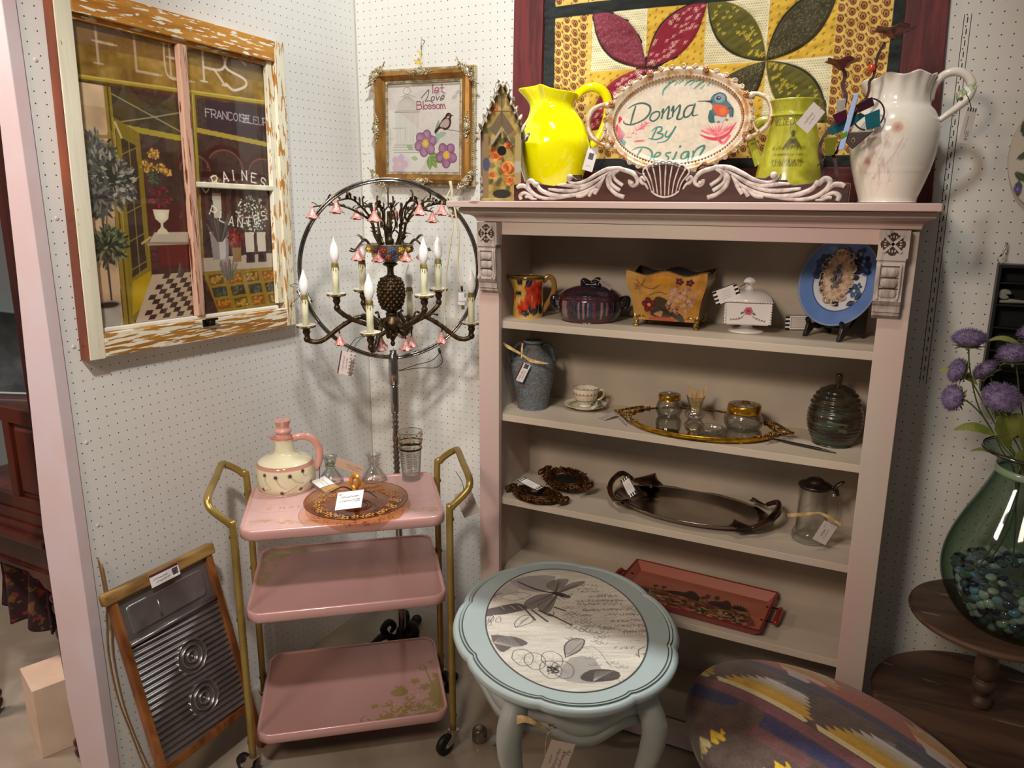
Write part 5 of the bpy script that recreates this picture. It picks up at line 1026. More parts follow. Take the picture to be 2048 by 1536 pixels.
for sx, sy in ((-1, -1), (1, -1), (-1, 1), (1, 1)):
    b = MB(); x, y = sx*.083, sy*.047; b.ell((x, y, .012), (.007, .007, .008)); b.ell((x+sx*.002, y+sy*.002, .0038), (.0085, .0085, .0038)); b.tube([(x, y, .016), (x+sx*.003, y+sy*.002, .026), (x+sx*.006, y+sy*.003, .040)], [.006, .008, .003], 8, sm=3)
    b.tube([(x, y+sy*.002, .024), (x-sx*.014, y+sy*.005, .032), (x-sx*.026, y+sy*.005, .028)], [.005, .004, .0015], 7, sm=3); b.tube([(x+sx*.004, y, .024), (x+sx*.006, y-sy*.012, .030), (x+sx*.006, y-sy*.022, .028)], [.005, .004, .0015], 7, sm=3)
    for k in range(3): b.ell((x+(k-1)*.005, y+sy*.006, .003), (.003, .005, .003), 0, 7, 5)
    b.build('foot', mat('brass_foot', 'c9a760', .25, metal=.8, c2='7a5a2a', scale=90), pn)
# milk glass box
mb_ = thing('milk_glass_box', 'square white milk glass footed box with beaded lid and a pink rose', 'lidded box', (1.383, -.135, S1), math.radians(12))
milk = mat('milk_glass', 'e9e4e0', .12, coat=.5); C = CV(.116, .056, 900, 'e9e4e0'); C.flower(.058, .036, .011, 6, 'c0506a', '8c2238', 'd98a9a', dark='9a3a50'); C.leaf(.048, .032, .012, 3.6, .006, '5a7050'); C.leaf(.068, .032, .012, -.5, .006, '5a7050')
for s_ in (-1, 1):
    C.line([(.058+s_*.008, .028), (.058+s_*.018, .016), (.058+s_*.034, .010), (.058+s_*.046, .012)], .0012, '6a7a5a', 1, 3)
    for k in range(5): C.ell(.058+s_*(.016+.007*k), .018-.0022*k, .0022, .0018, 0, ('c05a72', '44506a')[k % 2])
b = MB(); b.lathe([(0, 0), (.044, 0), (.0455, .003), (.040, .006), (.020, .010), (.016, .018), (.022, .026), (0, .026)], 40, n=3); b.build('foot', milk, mb_)
b = MB(); b.loft([[(sx*w, sy*w, z) for sx, sy in ((-1, -1), (1, -1), (1, 1), (-1, 1))] for w, z in ((.052, .025), (.055, .030), (.058, .080), (.058, .083))], 0, False)
b.grid(lambda u, v: ((2*u-1)*(.0548+.0032*v), -(.0556+.0032*v), .028+.054*v+.001*np.sin(12*u)*np.sin(9*v)), 90, 44, 1, True, C)
for s1 in (-1, 1):
    for s2 in (-1, 1):
        for k in range(8): b.ell((s1*.0575, s2*.0575, .031+k*.0068), .0032, 0, 7, 5)
b.build('box', [milk, mat('milk_painted', 'ffffff', .12, attr=True, coat=.5)], mb_)
b = MB(); b.loft([[(sx*w, sy*w, z) for sx, sy in ((-1, -1), (1, -1), (1, 1), (-1, 1))] for w, z in ((.059, .0845), (.060, .088), (.058, .094), (.046, .106), (.026, .113), (.014, .115))], 0, True)
for k in range(20):
    t = -.057+k*.006
    for q_ in ((t, -.0600), (t, .0600), (-.0600, t), (.0600, t)): b.ell((*q_, .0865), .0021, 0, 6, 4)
lidm = b.build('lid', milk, mb_); b = MB(); b.loft([[(sx*w, sy*w, z) for sx, sy in ((-1, -1), (1, -1), (1, 1), (-1, 1))] for w, z in ((.012, .115), (.008, .119), (.007, .127), (.014, .133), (.015, .137), (.009, .144), (.002, .147))], 0, True); b.build('finial', milk, lidm)
tag_thing('black and white striped business card tilted against the finial of the milk glass box', striped_card(.068, .042), FR((1.338, -.203, 1.325), .36, -.1), string=[(1.37, -.195, 1.345), (1.378, -.16, 1.352), (1.385, -.148, 1.349)])
c = striped_card(.075, .042); c.poly([(.015, .006), (.075, .006), (.075, .036), (.015, .036)], '9a7a4a'); c.poly([(.016, .0072), (.075, .0072), (.075, .0348), (.016, .0348)], 'd9d0c8')
for k in range(4): scribble(c, .028, .028-k*.006, .03, 7, .0016, '8a807a', k+11, .0005)
tag_thing('black and white striped business card standing behind the small easel on the top shelf', c, FR((1.508, -.052, S1+.0215), 0, -.08))
# blue plate on wooden easel
pl = thing('decorative_plate', 'blue rimmed plate with blue flowers and a raised keyhole medallion on the top shelf', 'plate', (1.598, -.115, S1))
PN = Vector((-.50, -.84, .24)).normalized(); PX = Vector((.86, -.51, 0)).normalized(); PQ = frame_m((1.604, -.120, 1.363), PX, PN.cross(PX)); 
C = CV(.232, .232, 1100, '6484c0'); C.noise(.08, .03, 2); C.ell(.116, .116, .074, .074, 0, 'cfd2d4'); C.noise(.05, .02, 5, C.win(.05, .18, .05, .18)); r = random.Random(12)
for cx, cy in ((.072, .165), (.062, .15), (.165, .165), (.178, .15), (.16, .182)):
    for k in range(12): C.ell(cx+r.uniform(-.018, .018), cy+r.uniform(-.02, .02), .008, .007, 0, r.choice(['1c2c50', '273b66', '152038']), .9)
    for k in range(5): C.ell(cx+r.uniform(-.015, .015), cy+r.uniform(-.015, .015), .004, .003, 0, '8fa0c4', .6)
for x, y, a in ((.06, .10, 1.2), (.065, .085, .4), (.07, .11, 2.0), (.15, .06, .5), (.13, .055, 2.6), (.17, .075, 1.0), (.055, .12, 2.6)): C.leaf(x, y, .026, a, .015, '26344a', '6f83a0')
C.flower(.162, .098, .018, 4, '33507a', 'c9c9a8', '5a78a8'); C.flower(.172, .11, .010, 4, '2f4a70', 'b9b98a')
t = np.linspace(0, 6.2832, 200); C.line(np.c_[.116+.112*np.cos(t), .116+.112*np.sin(t)], .0022, 'a9a58f', .9); C.line(np.c_[.116+.0755*np.cos(t), .116+.0755*np.sin(t)], .002, '2c3f66')
b = MB(PQ); oval_panel(b, C, .115, .115, 110, 420, lambda v: .010*np.clip((v-.62)/.38, 0, 1)**.8); b.loft([oval(.115, .115, .010, 64), oval(.1155, .1155, .0085, 64), oval(.075, .075, -.0035, 64), oval(.05, .05, -.005, 64)], 1, True, False, True); b.build('plate_body', [mat('plate_paint', 'ffffff', .15, attr=True, coat=.5), mat('plate_back', '6a80ae', .3)], pl, world=True)
b = MB(PQ @ trm(-.004, .014, 0)); mo = mat('medallion', 'cdb49a', .5, c2='a98b6c', scale=80, lo=.45, hi=.6, bump=.3)
b.loft([[(x, y, z) for x, y, _ in oval(w, h, 0, 48)] for w, h, z in ((.043, .066, .001), (.043, .066, .006), (.036, .058, .009), (.030, .047, .006), (.0, .0, .006))], 0, True, False, False)
for k in range(22): a = 2*math.pi*k/22; scroll(b, .041*math.cos(a), .066*math.sin(a), .0085+.002*(k % 2), a+1, .9, .008, .0028, 0, (-1)**k); 
for k in range(5): b.ell((-.012+k*.006, .064+.004*math.sin(k*.8), .011), (.006, .004, .004), 0, 8, 5)
md = b.build('medallion', mo, pl, world=True)
b = MB(PQ @ trm(-.004, .010, .0085)); pk = mat('pewter_keyhole', '8b8487', .45, metal=.4, c2='5d565a', scale=90)
b.ell((0, 0, 0), (.012, .021, .003), 0, 16, 8)
for k, (x, y, r_) in enumerate(((0, .024, .006), (-.009, .012, .006), (.009, .012, .006), (-.010, -.008, .006), (.010, -.006, .007), (-.004, -.024, .006), (.006, -.022, .006), (0, .031, .004))): scroll(b, x, y, r_, k, 1, .002, .0022, 0, (-1)**k)
b.build('keyhole_plate', pk, pl, world=True); b = MB(PQ @ trm(-.004, .010, .0135)); b.ell((0, .002, 0), (.0024, .0024, .0006), 0, 8, 5); b.box((0, -.004, 0), (.0022, .010, .001)); b.build('keyhole', mat('dark_hole2', '0a0807', .9), pl, world=True)
ez = thing('plate_easel', 'small black wooden easel holding the blue keyhole plate', 'easel', (1.60, -.11, S1)); blk = mat('black_wood', '171210', .35, coat=.3)
for s_ in (-1, 1):
    b = MB(frame_m((1.604+s_*.043, -.125-s_*.026, S1), PX.lerp(Vector((0, -1, 0)), .0), (0, 0, 1))); fx = Vector((-.51, -.86, 0))
    b.T = frame_m((1.604+s_*.043*1., -.122-s_*.026, S1), fx, (0, 0, 1))
    b.prism([(-.055, 0), (-.045, .0), (-.025, .020), (.0, .016), (.020, .020), (.045, 0), (.056, 0), (.056, .006), (.050, .020), (.046, .034), (.052, .046), (.046, .052), (.036, .044), (.032, .034), (.014, .032), (-.005, .05), (-.050, .16), (-.056, .16)], -.004, .004, 0); b.build('easel_side', blk, ez, world=True, bevel=.001)
b = MB(); b.tube([(1.604-.043, -.122+.026, S1+.026), (1.604+.043, -.122-.026, S1+.026)], .004); b.build('crossbar', blk, ez, world=True)

# ---- second shelf
un = vessel('urn', 'weathered grey blue clay urn with two loop handles on the second shelf', 'urn', .765, -.178, S2)
weath = mat('weathered_clay', '66767f', .8, c2='6f645c', scale=26, detail=10, stretch=(1, 1, 3), lo=.35, hi=.68, bump=.8, bscale=150, bstretch=(1, 1, 4), chips=[('3a302a', 170, .60, (.6, .6, 3)), ('93a1a8', 150, .63, (1, 1, 2))])
b = MB(); b.lathe([(0, 0), (.043, 0), (.046, .004), (.052, .035), (.062, .085), (.0675, .125), (.062, .150), (.043, .170), (.031, .182), (.0245, .192), (.0235, .200), (.030, .204), (.0315, .209), (.027, .212), (.021, .208), (.019, .19), (.04, .16), (.05, .1), (0, .02)], 56, n=5); b.build('body', weath, un)
for s_ in (-1, 1): arc_handle([(0, s_*.026, .192), (0, s_*.040, .200), (0, s_*.053, .190), (0, s_*.061, .168), (0, s_*.064, .148), (0, s_*.062, .142)], .0042, 8, 1.5).build('handle', mat('dark_clay', '4c5457', .8, c2='3a3f40', scale=50), un)
C = CV(.060, .026, 1300, 'e3dbd6'); C.poly([(0, .021), (.06, .021), (.06, .026), (0, .026)], '5c1d25'); C.poly([(.044, .004), (.058, .004), (.058, .017), (.044, .017)], '2c2422', .85); C.noise(.3, .003, 3, C.win(.044, .058, .004, .017)); scribble(C, .005, .012, .034, 10, .004, '2c2a30', 5); scribble(C, .010, .005, .026, 8, .003, '2c2a30', 6)
tag_thing('white tag with a maroon stripe and raffia bow on the neck of the urn', C, FR((.770, -.262, 1.066), 1.15, .12), ribbon=[([(.702, -.262, 1.152), (.725, -.268, 1.140), (.762, -.262, 1.122)], [.002, .010, .006], (0, -1, .2)), ([(.768, -.262, 1.119), (.80, -.262, 1.104), (.848, -.250, 1.098)], [.005, .011, .003], (0, -1, .2)), ([(.763, -.250, 1.152), (.765, -.258, 1.135), (.768, -.266, 1.110)], [.004, .006, .004], (0, -1, .2))])
cp = vessel('teacup', 'white teacup with gold lattice and green leaf band on a saucer, second shelf', 'teacup', .915, -.115, S2+.007)
C = CV(.24, .060, 1100, 'e9e1d2'); 
for k in range(20): x = k*.012; C.line([(x, .040), (x+.006, .026), (x+.012, .040)], .0014, 'b08a3e'); C.poly([(x+.006, .0375), (x+.0095, .0420), (x+.006, .0465), (x+.0025, .0420)], 'a06a2c'); C.ell(x, .041, .0022, .0022, 0, 'c79a4a')
C.line([(0, .0225), (.24, .0225)], .001, 'b08a3e'); C.line([(0, .0585), (.24, .0585)], .0014, '6a5228')
for k in range(40): C.leaf(k*.006, .0205, .010, .3+(k % 2)*-.5, .0035, ('5f7040', '8a9a5a')[k % 2])
b = MB(); b.lathe([(0, 0), (.018, 0), (.019, .004), (.017, .007), (.026, .016), (.035, .028), (.0375, .042), (.0395, .058), (.0385, .0595), (.036, .045), (.030, .026), (0, .012)], 120, n=8, cv=C, rfn=lambda T, D, R, Z: (R*(1+.012*np.cos(10*T)*np.clip(Z/.05, 0, 1)), Z)); b.build('cup', mat('bone_china', 'ffffff', .12, attr=True, coat=.5), cp)
arc_handle([(0, -.036, .046), (0, -.046, .053), (0, -.055, .050), (0, -.056, .038), (0, -.048, .026), (0, -.036, .020)], .0026, 8, 1.3).build('handle', mat('china_plain', 'e9e1d2', .12, coat=.5, c2='c9a860', scale=60), cp)
sc2 = vessel('saucer', 'white saucer with olive leaf border under the teacup on the second shelf', 'saucer', .915, -.115, S2)
C = CV(.134, .134, 900, 'e9e2d4'); r = random.Random(5)
for k in range(44): a = k*.1428; C.ell(.067+.047*math.cos(a), .067+.047*math.sin(a), .007, .004, a, r.choice(['8a8a5a', 'a59a5a', '6f7a4a', 'b9a05a']), .85)
b = MB(); oval_panel(b, C, .066, .066, 50, 200, lambda v: .006+.010*np.clip((v-.42)/.58, 0, 1)**1.3); b.loft([oval(.066, .066, .016, 64), oval(.066, .066, .0145, 64), oval(.036, .036, .003, 64), oval(.035, .035, 0, 64)], 1, True, False, True); b.build('saucer_body', [mat('saucer_paint', 'ffffff', .12, attr=True, coat=.5), mat('china_under', 'e6dfd0', .2)], sc2)
C = CV(.05, .03, 900, '9c958e'); scribble(C, .006, .014, .03, 6, .004, '5a544f', 2)
tag_thing('grey tag lying edge-on between the teacup and the mirror tray', C, frame_m((1.018, -.190, .9455), (.55, .80, .25), (-.8, .5, .0)), name='price_tag', string=[(.972, -.150, .977), (.985, -.155, .966), (1.0, -.165, .957)])
b = MB(); b.ribbon([(.965, -.148, .972), (.962, -.160, .960), (.955, -.170, .955)], [.008, .012, .010], .0008, 0, (-.3, -.9, .3)); o = b.build('ribbon', mat('sage_satin', '7f9470', .3)); tag(o, 'short sage green ribbon tied to the teacup handle', 'ribbon')
# mirror tray
mt = thing('mirror_tray', 'oval gold rimmed vanity mirror tray with filigree ends on the second shelf', 'mirror tray', (1.282, -.168, S2))
MT = trm(1.282, -.168, .9555) @ rotm('X', math.radians(2.2)) @ rotm('Z', math.radians(1)); gilt = mat('polished_gilt', 'd0a22e', .22, metal=.9, c2='a8761c', scale=60); filg = mat('filigree', 'a8803c', .35, metal=.8, c2='5a3a18', scale=120)
b = MB(MT); b.loft([oval(.196, .124, .001, 96), oval(.197, .125, -.0045, 96), oval(0, 0, -.0045, 96)], 0, False, True, False); b.build('mirror', mat('mirror', 'c9c4bc', .03, metal=1), mt, world=True)
b = MB(MT); b.loft([oval(.1955, .1235, .002, 96), oval(.199, .127, .0045, 96), oval(.2005, .1285, .003, 96), oval(.2005, .1285, -.009, 96), oval(.197, .125, -.009, 96)], 0, True, False, False)
for s_ in (-1, 1): b.ell((s_*.13, -.09, -.011), .006); b.ell((s_*.13, .08, -.012), .006)
b.build('gilt_rim', gilt, mt, world=True)
for s_ in (-1, 1):
    b = MB(MT); r = random.Random(3); tip = (.252, .012*s_)
    for t in np.linspace(-1, 1, 15): y = t*.085; x = .199*math.sqrt(1-(y/.1285)**2); e = (1-abs(t))**.9; 
    for k in range(70):
        t = r.uniform(-1, 1); y = t*.075; x0 = .197*math.sqrt(1-(y/.127)**2); w = .052*(1-abs(t))**.9; x = x0+r.uniform(0, 1)*w; b.ell((s_*x, y*(1-.0*x), .004+r.uniform(0, .004)), (.0042, .003, .003), 0, 6, 4, rotm('Z', r.uniform(0, 3)))
    for sg in (-1, 1): b.tube([(s_*.190, sg*.075, .004), (s_*.215, sg*.040, .005), (s_*.232, sg*.018, .005), (s_*.252, .0, .004)], [.0032, .0036, .003, .0012], 7, sm=4)
    b.tube([(s_*.199, 0, .005), (s_*.252, 0, .005)], .003); b.build('filigree_handle', filg, mt, world=True)
def fl(n, amp): return lambda T, D, R, Z: (R*(1+amp*np.abs(np.sin(n*T/2))*np.sin(np.clip(Z/.04, 0, 1)*math.pi)), Z)
def gjar(nm, label, x, y, z, r_, h, lr, lh, lidm_, top):
    j = vessel(nm, label, 'jar', x, y, z); b = MB(); k = r_/.036
    b.lathe([(0, 0), (r_*.80, 0), (r_*.86, .002), (r_*.98, h*.25), (r_, h*.5), (r_*.97, h*.75), (lr*.93, h*.93), (lr*.92, h), (lr*.88, h), (r_*.9, h*.7), (r_*.9, h*.3), (r_*.7, .006), (0, .006)], 72, n=3, rfn=fl(26, .045)); b.build('glass_body', cut, j)
    b = MB(); b.lathe([(lr, h-.002), (lr*1.02, h+.001), (lr*1.02, h+lh*.8), (lr*.97, h+lh), (lr*.9, h+lh*1.02)], 48); b.lathe([(lr*.9, h+lh*1.02), (lr*.5, h+lh*1.15), (0, h+lh*1.2)], 48, 1); l_ = b.build('lid', [gilt, lidm_], j)
    b = MB(); rr_ = random.Random(4)
    if top == 'rose':
        for q_ in range(26): a = rr_.uniform(0, 6.3); d = rr_.uniform(0, .012); b.ell((d*math.cos(a), d*math.sin(a), h+lh*1.2+.003-d*.15), (.004, .003, .0025), 0, 6, 4, rotm('Z', a))
        b.build('lid_ornament', filg, l_)
    else: b.lathe([(0, h+lh*1.1), (.007, h+lh*1.15), (.008, h+lh*1.15+.003), (0, h+lh*1.15+.005)], 16); b.build('lid_knob', mat('pearl', 'b9b2a8', .2, metal=.5), l_)
    return j
lidtop = mat('embossed_lid', 'b9b0a6', .3, metal=.5, c2='7a5c3a', scale=140, bump=.4, bscale=160)
gjar('powder_jar', 'small cut glass jar with gold banded lid, left on the mirror tray', 1.186, -.146, .9575, .0355, .052, .031, .014, lidtop, 'knob')
gjar('powder_jar', 'wide cut glass jar with gold lid and filigree rose, right on the mirror tray', 1.400, -.166, .9565, .050, .048, .044, .020, lidtop, 'rose')
vz = vessel('bud_vase', 'small cut crystal vase holding wooden sticks at the centre of the mirror tray', 'vase', 1.262, -.150, .9575)
b = MB(); b.lathe([(0, 0), (.017, 0), (.019, .003), (.026, .012), (.027, .020), (.022, .030), (.0165, .036), (.019, .048), (.025, .066), (.0255, .068), (.024, .067), (.016, .045), (.013, .034), (.022, .02), (0, .006)], 48, n=3, rfn=lambda T, D, R, Z: (R*(1+.05*np.sin(9*T+120*Z)), Z)); b.build('vase_body', cut, vz)
wd_ = mat('pale_wood', 'cfae7c', .6, c2='b8935f', scale=60, stretch=(1, 1, .2))
for k, (a, t_) in enumerate(((-.30, .26), (-.06, .05), (.08, -.06), (.24, -.30), (.34, -.18))):
    b = MB(VT(1.262, -.150, .9575)); top_ = (0.004*k-.008, -a*.075, .098 if k in (0, 4) else .086); b.ribbon([(0, -a*.015, .022), top_], .0085, .0022, 0, (1, 0, 0), 0)
    o = b.build('wooden_stick', wd_); tag(o, ('leftmost pale wooden stick, leaning left, in the crystal bud vase', 'second wooden stick from left in the crystal bud vase', 'middle wooden stick in the crystal bud vase', 'fourth wooden stick from left in the crystal bud vase', 'rightmost pale wooden stick, leaning right, in the crystal bud vase')[k], 'stick', 'wooden sticks in the crystal vase')
gd = vessel('glass_dish', 'tiny clear ribbed glass salt dish at the front of the mirror tray', 'dish', 1.330, -.245, .9545)
b = MB(); b.lathe([(0, 0), (.026, 0), (.032, .004), (.036, .014), (.034, .0165), (.030, .012), (.024, .006), (0, .005)], 48, n=3, rfn=lambda T, D, R, Z: (R*(1+.035*np.cos(14*T)), Z)); b.build('dish_body', cut, gd)
hp = vessel('honey_pot', 'dark green and brown beehive shaped stoneware jar with lid, right end second shelf', 'jar', 1.628, -.132, S2)
hv = mat('beehive_glaze', '3c4238', .22, coat=.4, c2='2a1c14', scale=14, detail=6, stretch=(1, 1, 3), lo=.42, hi=.58, chips=[('4c5a3c', 20, .62, (1, 1, 3))])
rib = lambda T, D, R, Z: (R+.0014*np.cos(Z*620)*np.clip(R/.03, 0, 1), Z)
b = MB(); b.lathe([(0, 0), (.046, 0), (.050, .004), (.062, .030), (.069, .060), (.0675, .088), (.061, .103), (.058, .104), (.055, .1), (0, .02)], 60, n=10, rfn=rib); b.build('body', hv, hp)
b = MB(); b.lathe([(.063, .104), (.064, .109), (.058, .122), (.050, .136), (.038, .148), (.022, .156), (.010, .159), (.0085, .163), (.0095, .178), (.007, .188), (0, .191)], 60, n=8, rfn=lambda T, D, R, Z: (R+.0018*np.cos(Z*560)*np.clip((R-.015)/.02, 0, 1), Z)); b.build('lid', mat('beehive_lid', '2a251d', .2, coat=.4, c2='3f3a2a', scale=20, stretch=(1, 1, 3)), hp)
b = MB(); b.tube([(1.475, -.178, S2+.004), (1.53, -.200, S2+.0052), (1.60, -.218, S2+.005), (1.645, -.228, S2+.003)], [.0012, .005, .0052, .0015], 8, sm=5, flat=.7); o = b.build('slim_black_stick', blk); tag(o, 'slim black stick lying on the shelf in front of the beehive jar', 'stick')  # thin dark tapered strip lying along the shelf

# ---- third shelf
orn = mat('dark_antique_gilt', '6a4522', .32, metal=.65, c2='1f130b', scale=110, lo=.45, hi=.6)
def ornate_frame(label, x, y, z, rz, w, h, tilt=(0, 0), seed=0):
    f = thing('ornate_frame', label, 'frame', (x, y, z), 0, 'antique gilt frames on the third shelf', rot=(tilt[0], tilt[1], rz)); r = random.Random(seed)
    b = MB(); b.loft([oval(w, h, .001, 56), oval(w*1.01, h*1.01, .010, 56), oval(w*.9, h*.9, .020, 56), oval(w*.78, h*.78, .020, 56), oval(w*.66, h*.66, .011, 56), oval(w*.62, h*.62, .010, 56), oval(w*.61, h*.61, .001, 56)], 0, True, False, False)
    for k in range(3): b.tube([(p[0]*(.72+.09*k), p[1]*(.72+.09*k), .0165+.003*(k == 1)+.002) for p in oval(w, h, 0, 56)], .0022, 6, closed=True)
    b.build('oval_moulding', orn, f)
    b = MB()
    for k in range(34):
        a = 2*math.pi*k/34; cx, cy = w*1.0*math.cos(a), h*1.0*math.sin(a); scroll(b, cx, cy, .012+.003*(k % 3), a+(1 if k % 2 else -1), .9, .014, .0036, 0, 1 if k % 2 else -1)
    for s_ in (-1, 1):
        for k in range(10): a = -1.2+2.4*k/9; b.ell((s_*(w+.008+.014*math.cos(a)), .022*math.sin(a), .014), (.012, .0035, .006), 0, 8, 5, rotm('Z', s_*a if s_ > 0 else math.pi-a))
        scroll(b, s_*(w+.018), .012, .012, 1, 1.2, .016, .0038); scroll(b, s_*(w+.018), -.012, .012, -1, 1.2, .016, .0038, 0, -1)
    b.build('scroll_border', orn, f); b = MB(); b.loft([oval(w*.63, h*.63, .004, 40), oval(0, 0, .0045, 40)], 0, False, False, False); b.build('backing', mat('dark_backing', '1c211f', .25), f); return f
ornate_frame('dark gilt oval frame lying at the shelf edge under the striped card', .815, -.248, S3+.001, math.radians(-8), .078, .052, (0, 0), 1)
ornate_frame('dark gilt oval frame propped on the other frame, farther from the shelf edge', .862, -.130, S3+.021, math.radians(-24), .080, .050, (math.radians(14), 0), 2)
tag_thing('black and white striped card lying across the front dark gilt frame', striped_card(.085, .034), frame_m((.785, -.232, S3+.036), (.93, -.30, -.12), (.25, .93, .1)))
st = thing('serving_tray', 'large silver oval tray with dark calla lily handles on the third shelf', 'tray', (1.262, -.152, S3), math.radians(-3))
silver = mat('silver_tray_metal', 'a79e94', .16, metal=1, c2='8d8276', scale=5, bump=.06, bscale=12)
b = MB(); b.loft([oval(0, 0, .004, 96), oval(.165, .075, .004, 96), oval(.185, .092, .008, 96), oval(.222, .120, .026, 96), oval(.229, .126, .030, 96), oval(.230, .127, .028, 96), oval(.188, .094, .005, 96), oval(.165, .075, .0005, 96), oval(0, 0, .0005, 96)], 0, True, False, False); b.build('tray_body', silver, st)
calla = mat('black_calla', '1a1210', .18, metal=.5, coat=.5, c2='4a2c1c', scale=30)
for s_ in (-1, 1):
    b = MB(); b.tube([(s_*.205, .075, .045), (s_*.235, .065, .062), (s_*.245, .03, .058), (s_*.240, -.02, .052), (s_*.222, -.062, .042), (s_*.20, -.085, .032)], [.006, .008, .0085, .009, .008, .006], 9, sm=5)
    b.tube([(s_*.235, .060, .060), (s_*.250, .02, .050), (s_*.243, -.035, .044)], [.005, .007, .004], 8, sm=4)
    h_ = b.build('handle', calla, st)
    for y, sz in ((.078, 1.0 if s_ < 0 else .6), (-.085, .75)):
        b = MB(trm(s_*.200, y, .042 if y > 0 else .034) @ rotm('Z', (math.pi if s_ > 0 else 0)+(-.2 if y > 0 else .35)*s_) @ rotm('X', .5 if y > 0 else -.2))
        def cal(u, v): t = u*2*math.pi; L = v*.060*sz; w = (.006+.022*v**1.2)*sz; return L, w*np.cos(t)*1.1, w*.35*np.sin(t)+.006*v
        b.grid(lambda u, v: cal(u, v), 20, 10, 0); b.grid(lambda u, v: (.060*sz+v*.022*sz*np.cos((u*2-1)*1.4), (u*2-1)*.030*sz*(1-v*.7), .010*(1-v)), 14, 6, 0); b.build('lily', calla, h_, solid=.0015)
tag_thing('folded striped card standing at the left end of the silver tray', striped_card(.075, .030), frame_m((1.082, -.168, S3+.058), (.62, -.66, -.42), (.50, .30, .55)), string=[(1.055, -.11, S3+.075), (1.06, -.12, S3+.082), (1.062, -.14, S3+.078)])
sn = vessel('beer_stein', 'clear glass beer stein with pewter lid and thumb lever on the third shelf', 'stein', 1.600, -.172, S3)
b = MB(); b.lathe([(0, 0), (.042, 0), (.0465, .004), (.047, .018), (.0435, .028), (.0405, .034), (.0395, .060), (.038, .148), (.0375, .150), (.0345, .149), (.036, .06), (.036, .014), (0, .012)], 64, n=4, rfn=lambda T, D, R, Z: (R*(1+.022*np.cos(20*T)*np.clip(1-Z/.03, 0, 1)), Z)); b.build('glass_body', clear, sn)
arc_handle([(0, -.037, .130), (0, -.055, .135), (0, -.066, .115), (0, -.064, .075), (0, -.050, .045), (0, -.040, .040)], .0055, 10, 1.2).build('glass_handle', clear, sn)
pw_ = mat('pewter', '5e5650', .35, metal=.9, c2='443c36', scale=40); b = MB(); b.lathe([(.040, .150), (.0425, .153), (.0425, .158), (.038, .161), (.026, .166), (.020, .173), (.010, .176), (0, .176)], 48, n=3); b.build('pewter_lid', pw_, sn)
b = MB(); b.tube([(0, -.040, .157), (0, -.052, .150), (0, -.058, .135)], [.005, .006, .004], 8, sm=3); b.tube([(0, -.048, .150), (0, -.055, .165), (0, -.070, .176)], [.006, .005, .003], 8, sm=3, flat=2); b.build('thumb_lever', pw_, sn)
C = CV(.058, .040, 1300, 'd2c8c0'); C.text('STEIN', .018, .022, .004, .0007, '3a3030', 1); scribble(C, .014, .014, .026, 8, .003, '3a3030', 8); scribble(C, .042, .030, .010, 3, .003, '3a3030', 9)
tag_thing('white tag with raffia bow hanging from the handle of the glass stein', C, FR((1.640, -.245, .727), 1.10), ribbon=[([(1.545, -.245, .757), (1.58, -.25, .768), (1.622, -.245, .780)], [.010, .009, .004], (0, -1, .1)), ([(1.622, -.245, .780), (1.648, -.248, .772), (1.676, -.245, .756)], [.004, .009, .006], (0, -1, .1))])

# ---- fourth shelf: red tray
rt = thing('serving_tray', 'rectangular red and salmon tray painted with desert plants, two handles, lowest visible shelf', 'tray', (1.293, -.160, S4), math.radians(-2.5))
C = CV(.40, .20, 950, 'a6604c'); C.noise(.05, .05, 2); r = random.Random(21)
C.poly([(.03, .02), (.37, .02), (.37, .09), (.30, .115), (.24, .10), (.16, .115), (.08, .105), (.03, .10)], '6b3a2c', .9, 3)
for k in range(420):
    x, y = r.uniform(.03, .37), r.uniform(.015, .10); C.ell(x, y, r.uniform(.004, .012), r.uniform(.002, .005), r.uniform(-.4, .4), r.choice(['2a1a14', '8a4a3a', '4f4a26', 'a3705a', '3a2018', '77683a', 'c08a6a']), .75)
C.poly([(.11, .105), (.14, .125), (.165, .128), (.175, .145), (.19, .148), (.205, .135), (.215, .105)], '2a1612', 1, 3); C.poly([(.245, .10), (.255, .12), (.28, .13), (.29, .145), (.305, .135), (.31, .09)], '35221a', 1, 3)
for x, y, h in ((.235, .14, .014), (.262, .145, .014), (.075, .125, .008), (.10, .13, .008), (.225, .125, .009)): C.ell(x, y, .008, h, .1, '3a3220'); C.line([(x, y-.01), (x+.004, .105)], .003, '3a3220')
for a in np.linspace(.2, 2.9, 9): C.leaf(.335, .105, .032, a, .008, '1f1a12')
for cx, cy in ((.30, .06), (.34, .05), (.07, .075), (.24, .045)):
    for k in range(8): C.leaf(cx, cy, .020, k*.785, .008, r.choice(['8a8a5a', 'a88a6a', '3a3320']), '1c1410')
for k in range(60): x = r.uniform(.04, .36); y = r.uniform(.02, .09); C.line([(x, y), (x+.02, y+r.uniform(-.004, .008))], .0012, '1f120e', .8)
red = mat('tray_red', '7e1616', .3, coat=.3); b = MB()
b.grid(lambda u, v: ((2*u-1)*.198, (2*v-1)*.098, .004+0*u), C.nx, C.ny, 1, True, C)
b.loft([[(sx*w, sy*h, z) for sx, sy in ((-1, -1), (1, -1), (1, 1), (-1, 1))] for w, h, z in ((.198, .098, .004), (.219, .119, .029))], 2, False, False, False)
b.loft([[(sx*w, sy*h, z) for sx, sy in ((-1, -1), (1, -1), (1, 1), (-1, 1))] for w, h, z in ((.2165, .1165, .0295), (.2225, .1225, .0305), (.2225, .1225, .027), (.201, .101, .0), (0, 0, 0))], 0, False, False, False)
